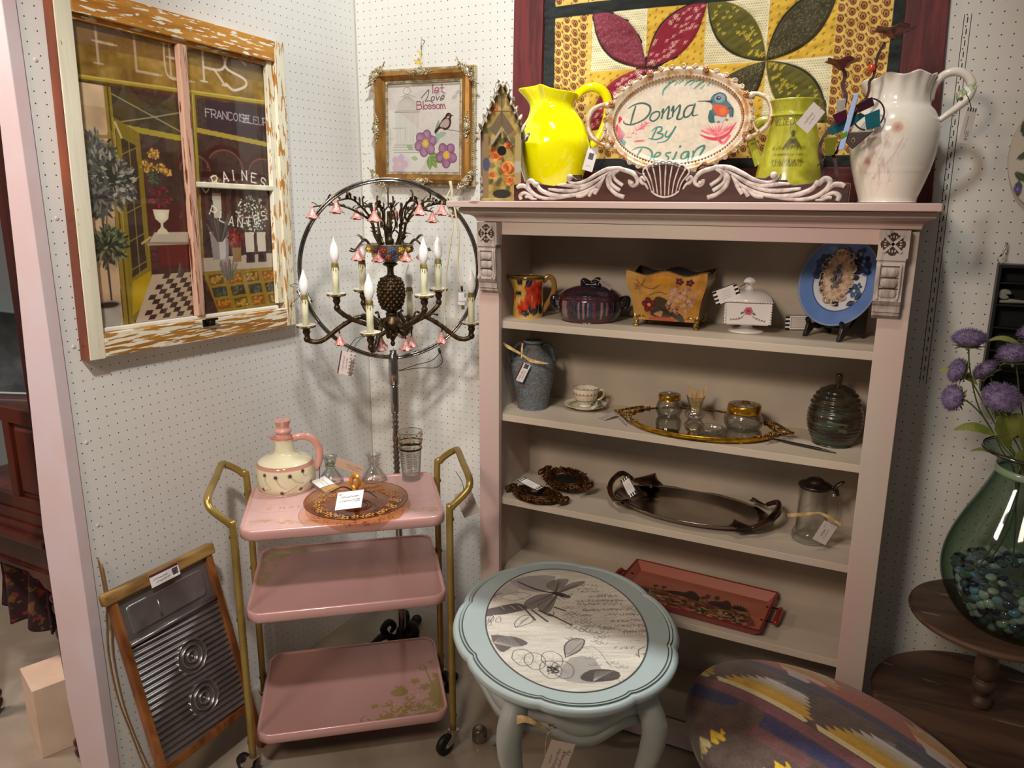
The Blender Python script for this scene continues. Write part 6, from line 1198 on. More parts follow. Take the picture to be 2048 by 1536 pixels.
b.build('tray_body', [red, mat('tray_paint', 'ffffff', .3, attr=True, coat=.3), mat('tray_salmon', 'a6604c', .3, coat=.3)], rt)
for s_ in (-1, 1):
    b = MB(); b.tube([(s_*.205, -.040, .018), (s_*.243, -.042, .020)], .0022); b.tube([(s_*.205, .040, .018), (s_*.243, .042, .020)], .0022); h_ = b.build('handle_wire', DKM, rt)
    b = MB(); b.tube([(s_*.245, -.046, .020), (s_*.245, -.030, .020), (s_*.245, 0, .020), (s_*.245, .030, .020), (s_*.245, .046, .020)], [.006, .009, .0085, .009, .006], 12, sm=3); b.build('handle_grip', mat('grip_red', '8c2018', .3, coat=.4), h_)
# ---------------------------------------------------------------- chandelier on its ring stand
CX, CY = .332, -.303
UX, UY = np.array([.81, .587, 0]), np.array([-.587, .81, 0])
def W3(lat, dep, z): return (CX+lat*UX[0]+dep*UY[0], CY+lat*UX[1]+dep*UY[1], z)
chrome = mat('chrome', 'b9b6b2', .14, metal=1, c2='8d8986', scale=30, stretch=(1, 1, .1)); castb = mat('cast_iron_base', '2c2622', .5, metal=.5, bump=.4, bscale=60)
rs = thing('ring_stand', 'tall chrome display stand with a large hoop and black cast iron feet in the corner', 'display stand', (CX, CY, 0))
b = MB(); t = np.linspace(0, 2*math.pi, 97)[:-1]
for dr, dd in ((-.0035, 0), (.0035, 0), (0, .004)): b.tube([W3((.2725+dr)*math.sin(a), dd, 1.350+(.2725+dr)*math.cos(a)) for a in t], .0036, 8, closed=True)
b.build('hoop', chrome, rs, world=True)
b = MB(); pf = [(.012, .985), (.0165, .99), (.0165, 1.045), (.0155, 1.05), (.0155, 1.085), (.011, 1.09), (.011, 1.10)]
b.lathe([(0, .985)]+pf+[(0, 1.10)], 24, c=(CX, CY, 0), smooth=True); b.build('hoop_socket', chrome, rs, world=True)
b = MB(); pr_ = [(.011, .985), (.0135, .98), (.0135, .90), (.012, .893)]
z = .888
for k in range(3): pr_ += [(.008, z), (.0125, z-.008), (.008, z-.016)]; z -= .017
pr_ += [(.0085, z), (.0105, z-.012), (.0115, z-.035), (.0085, z-.045)]; z -= .048
for k in range(6): pr_ += [(.008, z), (.0125, z-.009), (.008, z-.018)]; z -= .0185
pr_ += [(.009, z-.002), (.011, z-.03), (.0115, .30), (.0125, .115)]
b.lathe(pr_[::-1], 24, c=(CX, CY, 0)); b.build('pole', chrome, rs, world=True)
b = MB(); b.lathe([(0, .06), (.05, .06), (.052, .07), (.035, .085), (.022, .10), (.018, .12), (0, .12)], 28, c=(CX, CY, 0), n=2); b.build('hub', castb, rs, world=True)
for a in (-2.35, -.15, 1.95):
    ca, sa = math.cos(a), math.sin(a); f = lambda r, z: (CX+r*ca, CY+r*sa, z)
    b = MB(); b.tube([f(.03, .085), f(.06, .10), (f(.09, .085)), f(.14, .035), f(.19, .016), f(.225, .018)], [.014, .016, .014, .010, .012, .016], 8, sm=5, flat=.8); b.tube([f(.05, .095), f(.065, .125), f(.045, .150), f(.028, .13), f(.04, .11)], [.010, .013, .012, .010, .006], 8, sm=4); b.tube([f(.09, .08), f(.12, .075), f(.135, .055)], [.008, .006, .009], 7, sm=3); b.ell(f(.225, .018), (.020, .020, .0178)); b.build('foot', castb, rs, world=True)
b = MB(); b.tube([(CX+.02, CY, 1.035), (CX+.07, CY+.02, 1.055), (CX+.13, CY+.02, 1.075), (CX+.155, CY+.03, 1.10)], .0012, 5, sm=5); b.tube([(CX+.02, CY, 1.035), (CX+.08, CY+.03, 1.045), (CX+.14, CY+.03, 1.052), (CX+.165, CY+.03, 1.075), (CX+.157, CY+.03, 1.10)], .0012, 5, sm=5); b.tube([(CX+.157, CY+.03, 1.100), (CX+.152, CY+.03, 1.115)], .004); b.build('thin_wire', string_b, rs, world=True)

brz = mat('aged_bronze', '3d2f20', .38, metal=.65, c2='6b5428', scale=60, detail=6, lo=.52, hi=.72, bump=.35, bscale=120)
porc = mat('cream_candle', 'e9e6c6', .35, c2='dcd8b4', scale=20); bulbm = mat('white_bulb', 'f0efec', .2, coat=.4, emit=.05); drip = mat('candle_drip', '8c7a3c', .5, c2='5f5228', scale=60)
rosem = mat('pink_porcelain_rose', 'd79a90', .3, c2='c07a72', scale=70, coat=.3)
ch = thing('chandelier', 'antique bronze chandelier with pink porcelain roses and flame candle bulbs hanging in the hoop', 'chandelier', (CX, CY, 1.11))
def D(mb, n, m, par=None, **k): return mb.build(n, m, par or ch, world=True, **k)
O3 = trm(CX, CY, 0)
b = MB(O3); b.lathe([(0, 1.112), (.005, 1.115), (.008, 1.124), (.005, 1.130), (.012, 1.142), (.018, 1.15), (.012, 1.158), (.026, 1.170), (.030, 1.185), (.024, 1.20), (.018, 1.21), (.020, 1.218), (.012, 1.224)], 28, n=3); D(b, 'hub', brz)
b = MB(O3); r = random.Random(1)
b.lathe([(.012, 1.222), (.022, 1.228), (.034, 1.25), (.040, 1.28), (.036, 1.31), (.024, 1.33), (.012, 1.338)], 36, n=3)
for i in range(10):
    z = 1.236+i*.0098; rr_ = np.interp(z, [1.228, 1.25, 1.28, 1.31, 1.33], [.022, .034, .040, .036, .024])
    for k in range(13): a = 2*math.pi*(k+.5*(i % 2))/13; b.ell((rr_*math.cos(a), rr_*math.sin(a), z), (.0075, .0075, .0062), 0, 6, 5)
D(b, 'pineapple', brz)
b = MB(O3); b.lathe([(.012, 1.336), (.010, 1.345), (.011, 1.362), (.022, 1.368), (.022, 1.374), (.010, 1.376)], 24, n=2); b.lathe([(.012, 1.43), (.014, 1.445), (.008, 1.452), (.009, 1.475), (.012, 1.48), (.006, 1.50), (.005, 1.53)], 20, n=2); D(b, 'stem', brz)
b = MB(O3); b.lathe([(.012, 1.374), (.030, 1.382), (.055, 1.402), (.070, 1.425), (.074, 1.431), (.071, 1.4325), (.05, 1.425), (.012, 1.43)], 44, n=3); bw = D(b, 'porcelain_bowl', mat('bowl_glaze', '6a6248', .25, coat=.4, c2='8f8a78', scale=60))
for k in range(30):
    a = 2*math.pi*(k/15)+(.2 if k >= 15 else 0); rr_, z = ((.066, 1.418) if k < 15 else (.048, 1.398)); col = ('d2b92a', '7d2a36', 'a8452e', '4a5a8a', 'c79a2a')[k % 5]
    b = MB(O3); cx, cy = rr_*math.cos(a), rr_*math.sin(a)
    for j in range(5): q_ = j*1.257; b.ell((cx+math.cos(a)*.002-math.sin(a)*math.cos(q_)*.0065, cy+math.sin(a)*.002+math.cos(a)*math.cos(q_)*.0065, z+math.sin(q_)*.0065), .0048, 0, 6, 4)
    b.ell((cx+math.cos(a)*.005, cy+math.sin(a)*.005, z), .0045, 0, 6, 5); D(b, 'bowl_rose', mat('rose_'+col, col, .25, coat=.4), bw)
b = MB(); b.tube([W3(0, 0, 1.619), W3(0, 0, 1.545)], .002); b.tube([W3(0, 0, 1.545), W3(-.016, 0, 1.525), W3(-.020, 0, 1.49), W3(-.012, 0, 1.47)], .0025, sm=4); b.tube([W3(0, 0, 1.545), W3(.016, 0, 1.525), W3(.020, 0, 1.49), W3(.012, 0, 1.47)], .0025, sm=4)
for s_ in (-1, 1): b.ell(W3(s_*.026, 0, 1.515), (.003, .003, .016)); b.ell(W3(s_*.024, 0, 1.49), (.003, .003, .012))
D(b, 'hanging_rod', brz)
def leafm(mb, p, d, L=.03, w=.012):
    d = np.array(d, float); d /= np.linalg.norm(d); mb.ribbon([np.array(p), np.array(p)+d*L*.5+np.array((0, 0, .004)), np.array(p)+d*L], [.002, w, .001], .0018, 0, (.1, .2, 1), 4)
def rose3(p, s_=1.0):
    b = MB(trm(*p)); b.lathe([(.003, 0), (.006, -.004), (.009, -.012), (.013, -.020), (.019, -.026), (.0185, -.0275), (.011, -.024), (.004, -.018)], 30, n=2, rfn=lambda T, D_, R, Z: (R*s_*(1+.13*np.cos(5*T+2)*np.clip(-Z/.02, 0, 1)), Z*s_+.002*np.cos(5*T)*np.clip(-Z/.02, 0, 1)))
    b.lathe([(.003, -.010), (.009, -.020), (.012, -.030), (.010, -.031), (.003, -.026)], 20, n=2, rfn=lambda T, D_, R, Z: (R*s_*(1+.2*np.cos(4*T)), Z*s_)); b.ell((0, 0, .002), (.004, .004, .005)); return D(b, 'porcelain_rose', rosem)
r = random.Random(14)
vines = [(-.225, .0, 1.545), (-.150, -.07, 1.562), (-.10, .12, 1.54), (-.04, -.16, 1.54), (.09, -.10, 1.557), (.16, -.03, 1.556), (.14, .12, 1.53), (.205, .02, 1.548), (.02, .16, 1.54)]
for (la, de, zt) in vines:
    b = MB(); R_0 = math.hypot(la, de); u1, u2 = la/R_0, de/R_0; f = lambda rr_, z: np.array(W3(u1*rr_, u2*rr_, z)); dirv = u1*UX+u2*UY
    P = [f(.030, 1.43), f(.045, 1.46), f(.055, 1.50), f(R_0*.48, 1.535), f(R_0*.72, zt+.004), f(R_0, zt-.003)]
    b.tube(P, [.004, .0038, .0036, .0034, .003, .0022], 7, sm=5); C_ = crom(P, 6)
    for k in range(4, len(C_)-1, 2): leafm(b, C_[k], dirv*r.uniform(-.2, 1)+np.array((r.uniform(-.8, .8), r.uniform(-.8, .8), r.uniform(.1, 1.0))), r.uniform(.018, .028), .010)
    b.tube([C_[-6], C_[-6]+np.array((0, 0, .02))+dirv*.004, C_[-6]+np.array((0, 0, .030))-dirv*.004], [.003, .0025, .003], 6, sm=3); b.tube([C_[12], C_[12]+np.array((0, 0, .022))-dirv*.006, C_[12]+np.array((0, 0, .040))], [.003, .003, .002], 6, sm=3); leafm(b, C_[12]+np.array((0, 0, .036)), (0, 0, 1), .02, .008)
    D(b, 'vine_branch', brz); rose3(f(R_0, zt-.006), 1.05)
for a in np.linspace(.3, 6.0, 8):
    u1, u2 = math.cos(a), math.sin(a); f = lambda rr_, z: np.array(W3(u1*rr_, u2*rr_, z)); b = MB(); b.tube([f(.062, 1.425), f(.08, 1.445), f(.10, 1.43), f(.115, 1.413), f(.13, 1.416)], [.003, .003, .0028, .0025, .003], 6, sm=4); leafm(b, f(.085, 1.445), u1*UX+u2*UY+np.array((0, 0, .7)), .026, .011); D(b, 'vine_branch', brz); rose3(f(.105, 1.415), 1.0)
def candle_arm(la, de, zp, low):
    R_0 = math.hypot(la, de); u1, u2 = la/R_0, de/R_0; f = lambda rr_, z: W3(u1*rr_, u2*rr_, z)
    b = MB()
    if low: P = [f(.016, 1.165), f(.04, 1.150), f(.055, 1.185), f(R_0*.38, 1.208), f(R_0*.6, 1.180), f(R_0*.82, 1.138), f(R_0*.97, 1.138), f(R_0, 1.165)]
    else: P = [f(.018, 1.19), f(.045, 1.175), f(R_0*.5, 1.188), f(R_0*.78, 1.208), f(R_0*.98, 1.235), f(R_0, zp-.035)]
    b.tube(P, [.006, .007, .0075, .007, .0075, .008, .008], 9, sm=6); 
    b.tube([f(R_0*.45, P[2][2]+.01), f(R_0*.5, P[2][2]+.03), f(R_0*.58, P[2][2]+.026)], [.004, .003, .004], 6, sm=3)
    b.T = trm(*f(R_0, zp)); b.lathe([(0, -.055), (.008, -.050), (.010, -.040), (.006, -.034), (.012, -.022), (.010, -.014), (.016, -.008), (.010, -.006)], 16, n=2); am = D(b, 'arm', brz)
    b = MB(trm(*f(R_0, zp))); b.lathe([(.008, -.010), (.020, -.006), (.029, .0), (.030, .003), (.020, .002), (.0, .001)], 36, n=2, rfn=lambda T, D_, R, Z: (R*(1+.03*np.cos(12*T)), Z))
    for k in range(12): a = k*.5236; b.ell((.025*math.cos(a), .025*math.sin(a), -.003), (.0058, .0058, .0042), 1 if k % 2 else 2, 6, 5)
    D(b, 'drip_pan', [mat('pan_cream', 'ddd8c4', .25, coat=.4), mat('pan_yellow', '9a7f2a', .3, coat=.3), mat('pan_dark', '5a4238', .3)], am)
    b = MB(trm(*f(R_0, zp))); b.lathe([(.0, .002), (.0105, .002), (.0100, .05), (.0105, .088), (.0085, .092), (0, .092)], 24); D(b, 'candle_sleeve', porc, am)
    b = MB(trm(*f(R_0, zp))); b.lathe([(.0108, .080), (.0110, .090), (.009, .0945), (0, .0945)], 20); 
    for k in range(9): a = k*.698; b.ell((.0107*math.cos(a), .0107*math.sin(a), .080-.004*(k % 3)), (.0014, .0014, .007), 0, 6, 5)
    D(b, 'candle_drip', drip, am)
    b = MB(trm(*f(R_0, zp))); b.lathe([(.0065, .094), (.012, .105), (.0145, .120), (.0125, .137), (.0075, .152), (.003, .166), (0, .172)], 24, n=3); D(b, 'flame_bulb', bulbm, am)
    rose3(f(R_0*(.62 if low else .40), 1.150 if low else 1.135), .95); 
    b = MB(); zt = 1.195 if low else 1.185; rr_ = R_0*(.62 if low else .40); b.tube([f(rr_*.9, zt), f(rr_, zt-.02), f(rr_, 1.148 if low else 1.133)], [.003, .0025, .002], 6, sm=3); D(b, 'rose_hook', brz)
for la, de, zp, lo in ((-.262, -.01, 1.187, 1), (.248, -.02, 1.187, 1), (-.063, -.190, 1.190, 1), (.060, .165, 1.187, 1), (-.165, -.03, 1.285, 0), (.150, .045, 1.287, 0), (.098, -.10, 1.285, 0), (-.088, .06, 1.287, 0)): candle_arm(la, de, zp, lo)
cordm = mat('cream_cord', 'c9bf9f', .5); b = MB()
b.tube([(.478, -.175, 1.60), (.470, -.19, 1.56), (.492, -.19, 1.50), (.488, -.20, 1.44), (.470, -.20, 1.33), (.462, -.20, 1.22), (.470, -.21, 1.14)], .0028, 7, sm=6); b.tube([(.474, -.175, 1.60), (.50, -.19, 1.53), (.512, -.19, 1.45), (.507, -.19, 1.36), (.520, -.19, 1.30)], .0028, 7, sm=6); b.tube([(.476, -.178, 1.62), (.484, -.18, 1.58), (.476, -.182, 1.55)], .005, 8, sm=3); D(b, 'cord', cordm)
b = MB(); b.tube([(.520, -.19, 1.302), (.5215, -.19, 1.285)], .0035, mi=1); b.box((.522, -.19, 1.268), (.022, .014, .026)); b.box((.528, -.19, 1.262), (.026, .012, .010)); b.box((.522, -.19, 1.248), (.026, .016, .010)); b.box((.524, -.19, 1.236), (.010, .006, .014), 2); D(b, 'plug', [mat('white_plastic', 'e6e6e4', .35), string_b, mat('brass_prong', '9a8840', .3, metal=.7)], bevel=.0015)
# striped tags below the chandelier
for k, (p, an, lb) in enumerate((((.298, -.50, 1.092), 1.35, 'front striped tag with handwriting hanging below the chandelier'), ((.288, -.47, 1.082), 1.40, 'rear striped tag partly hidden behind the first tag below the chandelier'))):
    C = CV(.072, .034, 1200, 'd6c9c4'); C.poly([(0, .030), (.072, .030), (.072, .034), (0, .034)], '5c2730')
    for j in range(6): C.poly([(.006+j*.011, 0), (.012+j*.011, 0), (.012+j*.011, .005), (.006+j*.011, .005)], '8e7f7a')
    scribble(C, .012, .019, .045, 10, .004, '2b262c', k+3); scribble(C, .018, .010, .034, 8, .004, '2b262c', k+7)
    tag_thing(lb, C, FR(p, an, .05), string=[(p[0]+.01, p[1], p[2]+.035), (p[0]+.02, p[1]+.03, p[2]+.07), (.330, -.44, 1.165)])

# ---------------------------------------------------------------- bar cart
CA = math.atan2(.627, .779); ct = thing('bar_cart', 'three-tier pink metal bar cart with brass gold tube frame on black casters', 'cart', (.404, -.658, 0), CA)
gtube = mat('brass_gold_paint', 'a58e4e', .32, metal=.55, c2='957c3e', scale=12); pinkm = mat('cart_pink', 'ffffff', .28, attr=True, coat=.35, metal=.15); pinkp = mat('cart_pink_plain', 'd0a09c', .28, coat=.35, metal=.15)
def rr(w, h, r, n=8, cx=0, cy=0, z=None):
    P = []
    for k, (sx, sy) in enumerate(((1, 1), (-1, 1), (-1, -1), (1, -1))):
        for j in range(n+1): a = math.pi/2*(k+j/n); P.append((cx+sx*(w-r)+r*math.cos(a), cy+sy*(h-r)+r*math.sin(a))+(() if z is None else (z,)))
    return P
def star_panel(mb, cv, bd, nr, z, off, mi=0, ctr=None, zf=None):
    B = np.array(bd)[:, :2]; B = np.vstack([B, B[:1]]); c0 = B[:-1].mean(0) if ctr is None else np.array(ctr); n = len(B)
    def at(u): i = np.clip((u*(n-1)).astype(int), 0, n-2); f = (u*(n-1)-i)[..., None]; return B[i]*(1-f)+B[i+1]*f
    def fn(u, v): p = c0+(at(u)-c0)*v[..., None]; return p[..., 0], p[..., 1], (zf(p[..., 0], p[..., 1], v) if zf else z+0*u)
    def sm(u, v): p = c0+(at(u)-c0)*v[..., None]; return cv.sample((p[..., 0]+off[0])/cv.w, (p[..., 1]+off[1])/cv.h)
    mb.grid(fn, n, nr, mi, True, type('o', (), {'sample': lambda s, u, v: sm(u, v)})())
def dense(bd, step=.003):
    out = []; B = [np.array(p[:2]) for p in bd]
    for i in range(len(B)):
        a, b_ = B[i], B[(i+1) % len(B)]; m = max(1, int(np.linalg.norm(b_-a)/step)); out += [tuple(a+(b_-a)*k/m) for k in range(m)]
    return out
def swirl(c, x, y, r_, a0, sg, w, col, turns=.8):
    t = np.linspace(0, 1, 16); a = a0+sg*t*turns*6.283; rad = r_*(1-.8*t); c.line(np.c_[x+rad*np.cos(a), y+rad*np.sin(a)], [w*.4, w, w*1.2, w*.8], col)
def tray_canvas(kind):
    c = CV(.536, .425, 850, 'd3aaa6' if kind == 1 else 'b98a84'); c.noise(.02, .08, 3); G = 'a8874a'; r = random.Random(kind)
    if kind == 1:
        for s_, x0 in ((1, .02), (-1, .33)):
            for k in range(60):
                x = x0+r.uniform(0, .19); y = .055+.012*math.sin(x*30)+r.uniform(-.012, .012); rr_ = r.uniform(.003, .006); c.ringe(x, y, rr_, rr_*.8, .0009, G, .8)
                if k % 3 == 0: c.line([(x, y), (x+.008, y+.004), (x+.014, y-.003)], .0009, G, .8, 2)
        for cx in (.10, .44): c.ringe(cx, .155, .085, .030, .0012, 'b08a7a', .9); c.ringe(cx, .150, .075, .024, .0008, 'b08a7a', .7)
        c.line([(0, .16), (.05, .15), (.1, .175), (.2, .14), (.3, .165), (.4, .14), (.5, .17)], .0009, 'b08a7a', .8, 4)
        c.text('C MODE', .06, .145, .014, .0016, '8a5a55', .9, serif=.8, gap=.9); c.text('RAIN', .355, .155, .014, .0016, '8a5a55', .9, serif=.8, gap=1.1)
    else:
        G = '8f7a3a' if kind == 3 else 'a08f62'; fx, fy = (lambda x: .536-x, lambda y: y) if kind == 3 else (lambda x: x, lambda y: .42-y)
        def blob(x, y, s_):
            for k in range(6): a = k*1.047+r.uniform(0, .5); c.leaf(fx(x), fy(y), s_, a, s_*.5, G)
        for k in range(34 if kind == 3 else 60):
            t = r.uniform(0, 1)**1.3; x, y = (t*.20, r.uniform(0, .10)*(1-t*.8)) if k % 2 == 0 else (r.uniform(0, .07)*(1-t*.6), t*.26)
            blob(x+.008, y+.010, r.uniform(.010, .020)) if k % 3 else swirl(c, fx(x+.015), fy(y+.012), r.uniform(.010, .022), r.uniform(0, 6), r.choice((-1, 1)), .0045, G)
        if kind == 3:
            for (x, y, s_, sg) in ((.235, .022, .020, 1), (.19, .035, .018, -1), (.15, .05, .018, 1), (.17, .085, .014, -1), (.05, .24, .018, 1), (.11, .10, .02, -1), (.09, .05, .026, 1)): swirl(c, fx(x), fy(y), s_, 1.5, sg, .006, G, .9)
            c.line([(fx(.235), .012), (fx(.15), .02), (fx(.05), .02)], .004, G, 1, 3); c.line([(fx(.19), .075), (fx(.12), .06), (fx(.04), .03)], .005, G, 1, 3); c.line([(fx(.05), .25), (fx(.035), .15), (fx(.02), .05)], .005, G, 1, 3)
            blob(.135, .145, .022); blob(.13, .13, .02); blob(.21, .078, .014); blob(.085, .175, .018); blob(.06, .14, .02); c.ell(fx(.135), .13, .026, .020, 0, G, .9)
            c.poly([(.536, 0), (.42, 0), (.47, .03), (.49, .09), (.50, .16), (.536, .17)], G, .85, 3)
            for k in range(14): swirl(c, fx(.02+.01*k), .02+.013*(k % 9), .011, k, (-1)**k, .0022, 'cfa19d')
    return c
for zt, y0, y1, kind in ((.737, -.172, .185, 1), (.502, -.174, .238, 2), (.127, -.168, .240, 3)):
    b = MB(); cy, hh_ = (y0+y1)/2, (y1-y0)/2; w = .268; bd = dense(rr(w-.010, hh_-.010, .034, 8, 0, cy))
    star_panel(b, tray_canvas(kind), bd, 170, zt-.0045, (.268, .172), 0, ctr=(0, cy))
    L_ = [rr(w-.010, hh_-.010, .034, 8, 0, cy, zt-.0045), rr(w-.007, hh_-.007, .037, 8, 0, cy, zt-.001), rr(w-.003, hh_-.003, .040, 8, 0, cy, zt), rr(w, hh_, .042, 8, 0, cy, zt-.004), rr(w+.001, hh_+.001, .042, 8, 0, cy, zt-.012), rr(w, hh_, .042, 8, 0, cy, zt-.027), rr(w-.003, hh_-.003, .040, 8, 0, cy, zt-.030), rr(w-.006, hh_-.006, .036, 8, 0, cy, zt-.027), rr(w-.010, hh_-.010, .034, 8, 0, cy, zt-.0085)]
    b.loft(L_, 1, True, False, True); b.build('tray', [pinkm, pinkp], ct)
for s_ in (-1, 1):
    b = MB(); X = s_*.2785; B_ = s_*.338
    b.tube([(X, -.165, .062), (X, -.165, .40), (X, -.165, .735), (X+s_*.006, -.165, .757), (X+s_*.040, -.163, .790), (B_-s_*.004, -.155, .808), (B_, -.128, .825), (B_, 0, .828), (B_, .085, .831), (B_-s_*.004, .112, .826), (B_-s_*.030, .128, .806), (X+s_*.010, .134, .785), (X, .135, .755), (X, .135, .40), (X, .135, .062)], .0098, 14, sm=6); b.build('tube_frame', gtube, ct)
    for y in (-.165, .135):
        for z in (.722, .487, .112):
            b = MB(trm(X+s_*.0095, y, z) @ rotm('Y', s_*math.pi/2)); b.lathe([(.0055, 0), (.0045, .0018), (0, .0022)], 14); b.box((0, 0, .002), (.008, .0012, .001), 1, rotm('Z', .8)); b.build('screw', [gtube, string_b], ct)
    for y in (-.165, .135):
        a0 = {(-1, -.165): 2.45, (1, -.165): 3.75, (-1, .135): .6, (1, .135): 5.2}[(s_, y)]
        T_ = trm(X, y, 0) @ rotm('Z', a0)
        b = MB(T_); b.lathe([(0, .057), (.008, .058), (.0085, .066), (0, .066)], 14)
        for q_ in (-1, 1):
            m_ = frame_m((X, y, 0), Matrix(T_).to_3x3() @ Vector((1, 0, 0)), (0, 0, 1)) @ trm(0, 0, q_*.0115); bb_ = MB(m_); 
            b.T = m_; b.prism([(-.013, .064), (.011, .064), (.018, .050), (.030, .040), (.038, .036), (.039, .027), (.030, .024), (.012, .028), (-.006, .042)], -.0008, .0008); b.ell((.031, .031, q_*.002), (.004, .004, .002))
        b.T = T_; b.box((-.001, 0, .064), (.026, .024, .0016)); cf = b.build('caster_fork', mat('zinc', 'b9ada2', .35, metal=.7), ct)
        b = MB(T_ @ trm(.031, 0, .031) @ rotm('X', math.pi/2)); b.lathe([(0, -.0095), (.012, -.0095), (.024, -.0095), (.0295, -.0075), (.031, 0), (.0295, .0075), (.024, .0095), (.012, .0095), (0, .0095)], 36); b.build('wheel', mat('black_rubber', '15110f', .5), cf)
# ---- on the cart (tray floor z = .7325)
TZ = .7327
ju = vessel('oil_jug', 'cream ceramic jug with pink bands, small dark flowers, stopper and pink handle on the cart', 'jug', .186, -.655, TZ)
C = CV(.53, .158, 800, 'ded6b4'); C.noise(.03, .05, 1); C.poly([(0, .076), (.53, .076), (.53, .084), (0, .084)], 'c9877a'); C.line([(0, .0845), (.53, .0845)], .0012, '6a4a3a'); C.line([(0, .003), (.53, .003)], .0014, '9a6a55'); C.poly([(0, .1505), (.53, .1505), (.53, .158), (0, .158)], 'c9877a')
for (x, y, a, L) in ((.235, .060, -.9, .045), (.275, .062, -.6, .05), (.305, .018, .5, .055), (.345, .030, .6, .03), (.20, .064, -1.1, .04), (.25, .012, .4, .05), (.315, .070, -.9, .02), (.15, .05, -.7, .05), (.40, .05, -.8, .045), (.45, .02, .5, .04), (.10, .02, .5, .04), (.19, .02, .2, .03)):
    C.line([(x, y), (x+L*.5*math.cos(a)-.004, y+L*.5*math.sin(a)-.004), (x+L*math.cos(a), y+L*math.sin(a))], [.0018, .0013, .0007], '4f5138', .9, 3)
    for k in range(5): C.ell(x+.0035*math.cos(k*1.3), y+.0035*math.sin(k*1.3), .0028, .0024, 0, '3a2d2a')
b = MB(); b.lathe([(0, 0), (.070, 0), (.076, .004), (.0835, .020), (.0855, .045), (.0835, .070), (.079, .084), (.066, .094), (.045, .101), (.031, .110), (.027, .125), (.026, .145), (.028, .156), (.0275, .158), (.024, .157), (.022, .14), (0, .12)], 220, n=8, cv=C, rfn=pitcher_rfn(math.pi/2, .014, .135, .158, .35, .002)); b.build('body', mat('jug_cream', 'ffffff', .1, attr=True, coat=.6), ju)
pinkc = mat('pink_ceramic', 'd9a294', .12, coat=.6, c2='cf9486', scale=30)
arc_handle([(0, -.025, .150), (0, -.050, .154), (0, -.078, .145), (0, -.096, .120), (0, -.099, .090), (0, -.092, .062), (0, -.083, .048)], .0085, 12, 1.3).build('handle', pinkc, ju)
b = MB(); b.lathe([(0, .150), (.020, .152), (.022, .160), (.020, .166), (.023, .172), (.0245, .178), (.019, .184), (.018, .190), (.0225, .203), (.024, .208), (.020, .2085), (.006, .205), (0, .205)], 40, n=2); b.build('stopper', pinkc, ju)
C = CV(.075, .045, 1000, 'e6e2dc'); scribble(C, .012, .028, .036, 9, .004, '3b4456', 12); scribble(C, .02, .018, .034, 8, .003, '3b4456', 13); C.text('7', .055, .008, .006, .0008, '3b4456')
tag_thing('white handwritten card lying by the cream jug, edge under the amber plate', C, frame_m((.310, -.628, TZ+.022), (.93, -.25, -.22), (.22, .90, .12)), string=[(.268, -.60, TZ+.062), (.275, -.61, TZ+.04), (.280, -.618, TZ+.028)])
# amber plate with centre handle
amb = glass('amber_glass', 'f3d8b0', 'a8763c', .03, .8, .05, 2.); gold_g = glass('gold_amber_glass', 'd98f1e', '6b3208', .05, 1., .12, 1.6)
ap = thing('handled_plate', 'amber glass plate with a gold looped centre handle on the cart', 'serving plate', (.478, -.697, TZ))
AT = trm(.478, -.697, TZ)
b = MB(AT); b.lathe([(.010, .010), (.050, .0095), (.052, .002), (.055, .002), (.058, .011), (.10, .018), (.138, .031), (.1395, .0325), (.138, .034), (.10, .0215), (.055, .0145), (0, .0145)], 72, n=2, smooth=True); b.build('glass_plate', amb, ap, world=True)
b = MB(AT); r = random.Random(2)
for k in range(60):
    a = 2*math.pi*k/60; R_1 = .105+.012*math.sin(k*1.7); x, y = R_1*math.cos(a), R_1*math.sin(a); zz_ = .0235+(R_1-.1)*.3
    if k % 2: 
        for j in range(5): q_ = j*1.257; b.ell((x+.007*math.cos(q_), y+.007*math.sin(q_), zz_), (.0045, .0035, .0005), 0, 6, 4, rotm('Z', q_))
    else: b.tube([(x, y, zz_), (x+.010, y+.006, zz_), (x+.014, y-.004, zz_)], .0006, 4, sm=3)
b.build('etched_flowers', mat('etched_amber', 'b8863c', .5), ap, world=True)
b = MB(AT); t = np.linspace(0, 6.283, 50); [b.tube([(rr_*math.cos(a), rr_*math.sin(a), .0155) for a in t], .0012, 5) for rr_ in (.030, .040)]; b.build('centre_rings', gold_g, ap, world=True)
b = MB(AT); b.lathe([(.016, .0145), (.010, .020), (.0065, .030), (.010, .036), (.0065, .042), (.0105, .050), (.007, .058), (.006, .064)], 24, n=3); b.tube([(0, 0, .062), (-.012, 0, .072), (-.014, 0, .088), (-.004, 0, .100), (.009, 0, .096), (.013, 0, .084), (.006, 0, .072), (.0, 0, .066)], [.0055, .005, .006, .007, .006, .005, .005, .004], 10, sm=5); b.build('gold_handle', mat('gold_glass_solid', 'c47a10', .08, metal=.35, coat=.8, c2='e0a53a', scale=90), ap, world=True)
b = MB(AT); b.ribbon([(-.075, -.01, .045), (-.045, 0, .060), (-.012, -.004, .058), (.004, -.008, .050)], [.002, .004, .003], .001, 0, (0, -.7, .7)); b.ribbon([(.0, -.008, .052), (.035, .0, .062), (.065, .008, .045)], [.003, .004, .002], .001, 0, (0, -.7, .7)); b.build('black_ribbon', string_b, ap, world=True)
C = CV(.080, .052, 1000, 'f3f2ee'); scribble(C, .014, .034, .055, 12, .005, '23304a', 21, .0009); scribble(C, .010, .022, .050, 10, .004, '23304a', 22, .0009); C.text('28', .060, .020, .008, .001, '23304a'); C.text('45', .006, .042, .004, .0006, '23304a')
tag_thing('large bright white handwritten card leaning on the amber plate handle', C, frame_m((.485, -.735, TZ+.045), (.95, .20, .22), (-.35, .65, .66)))
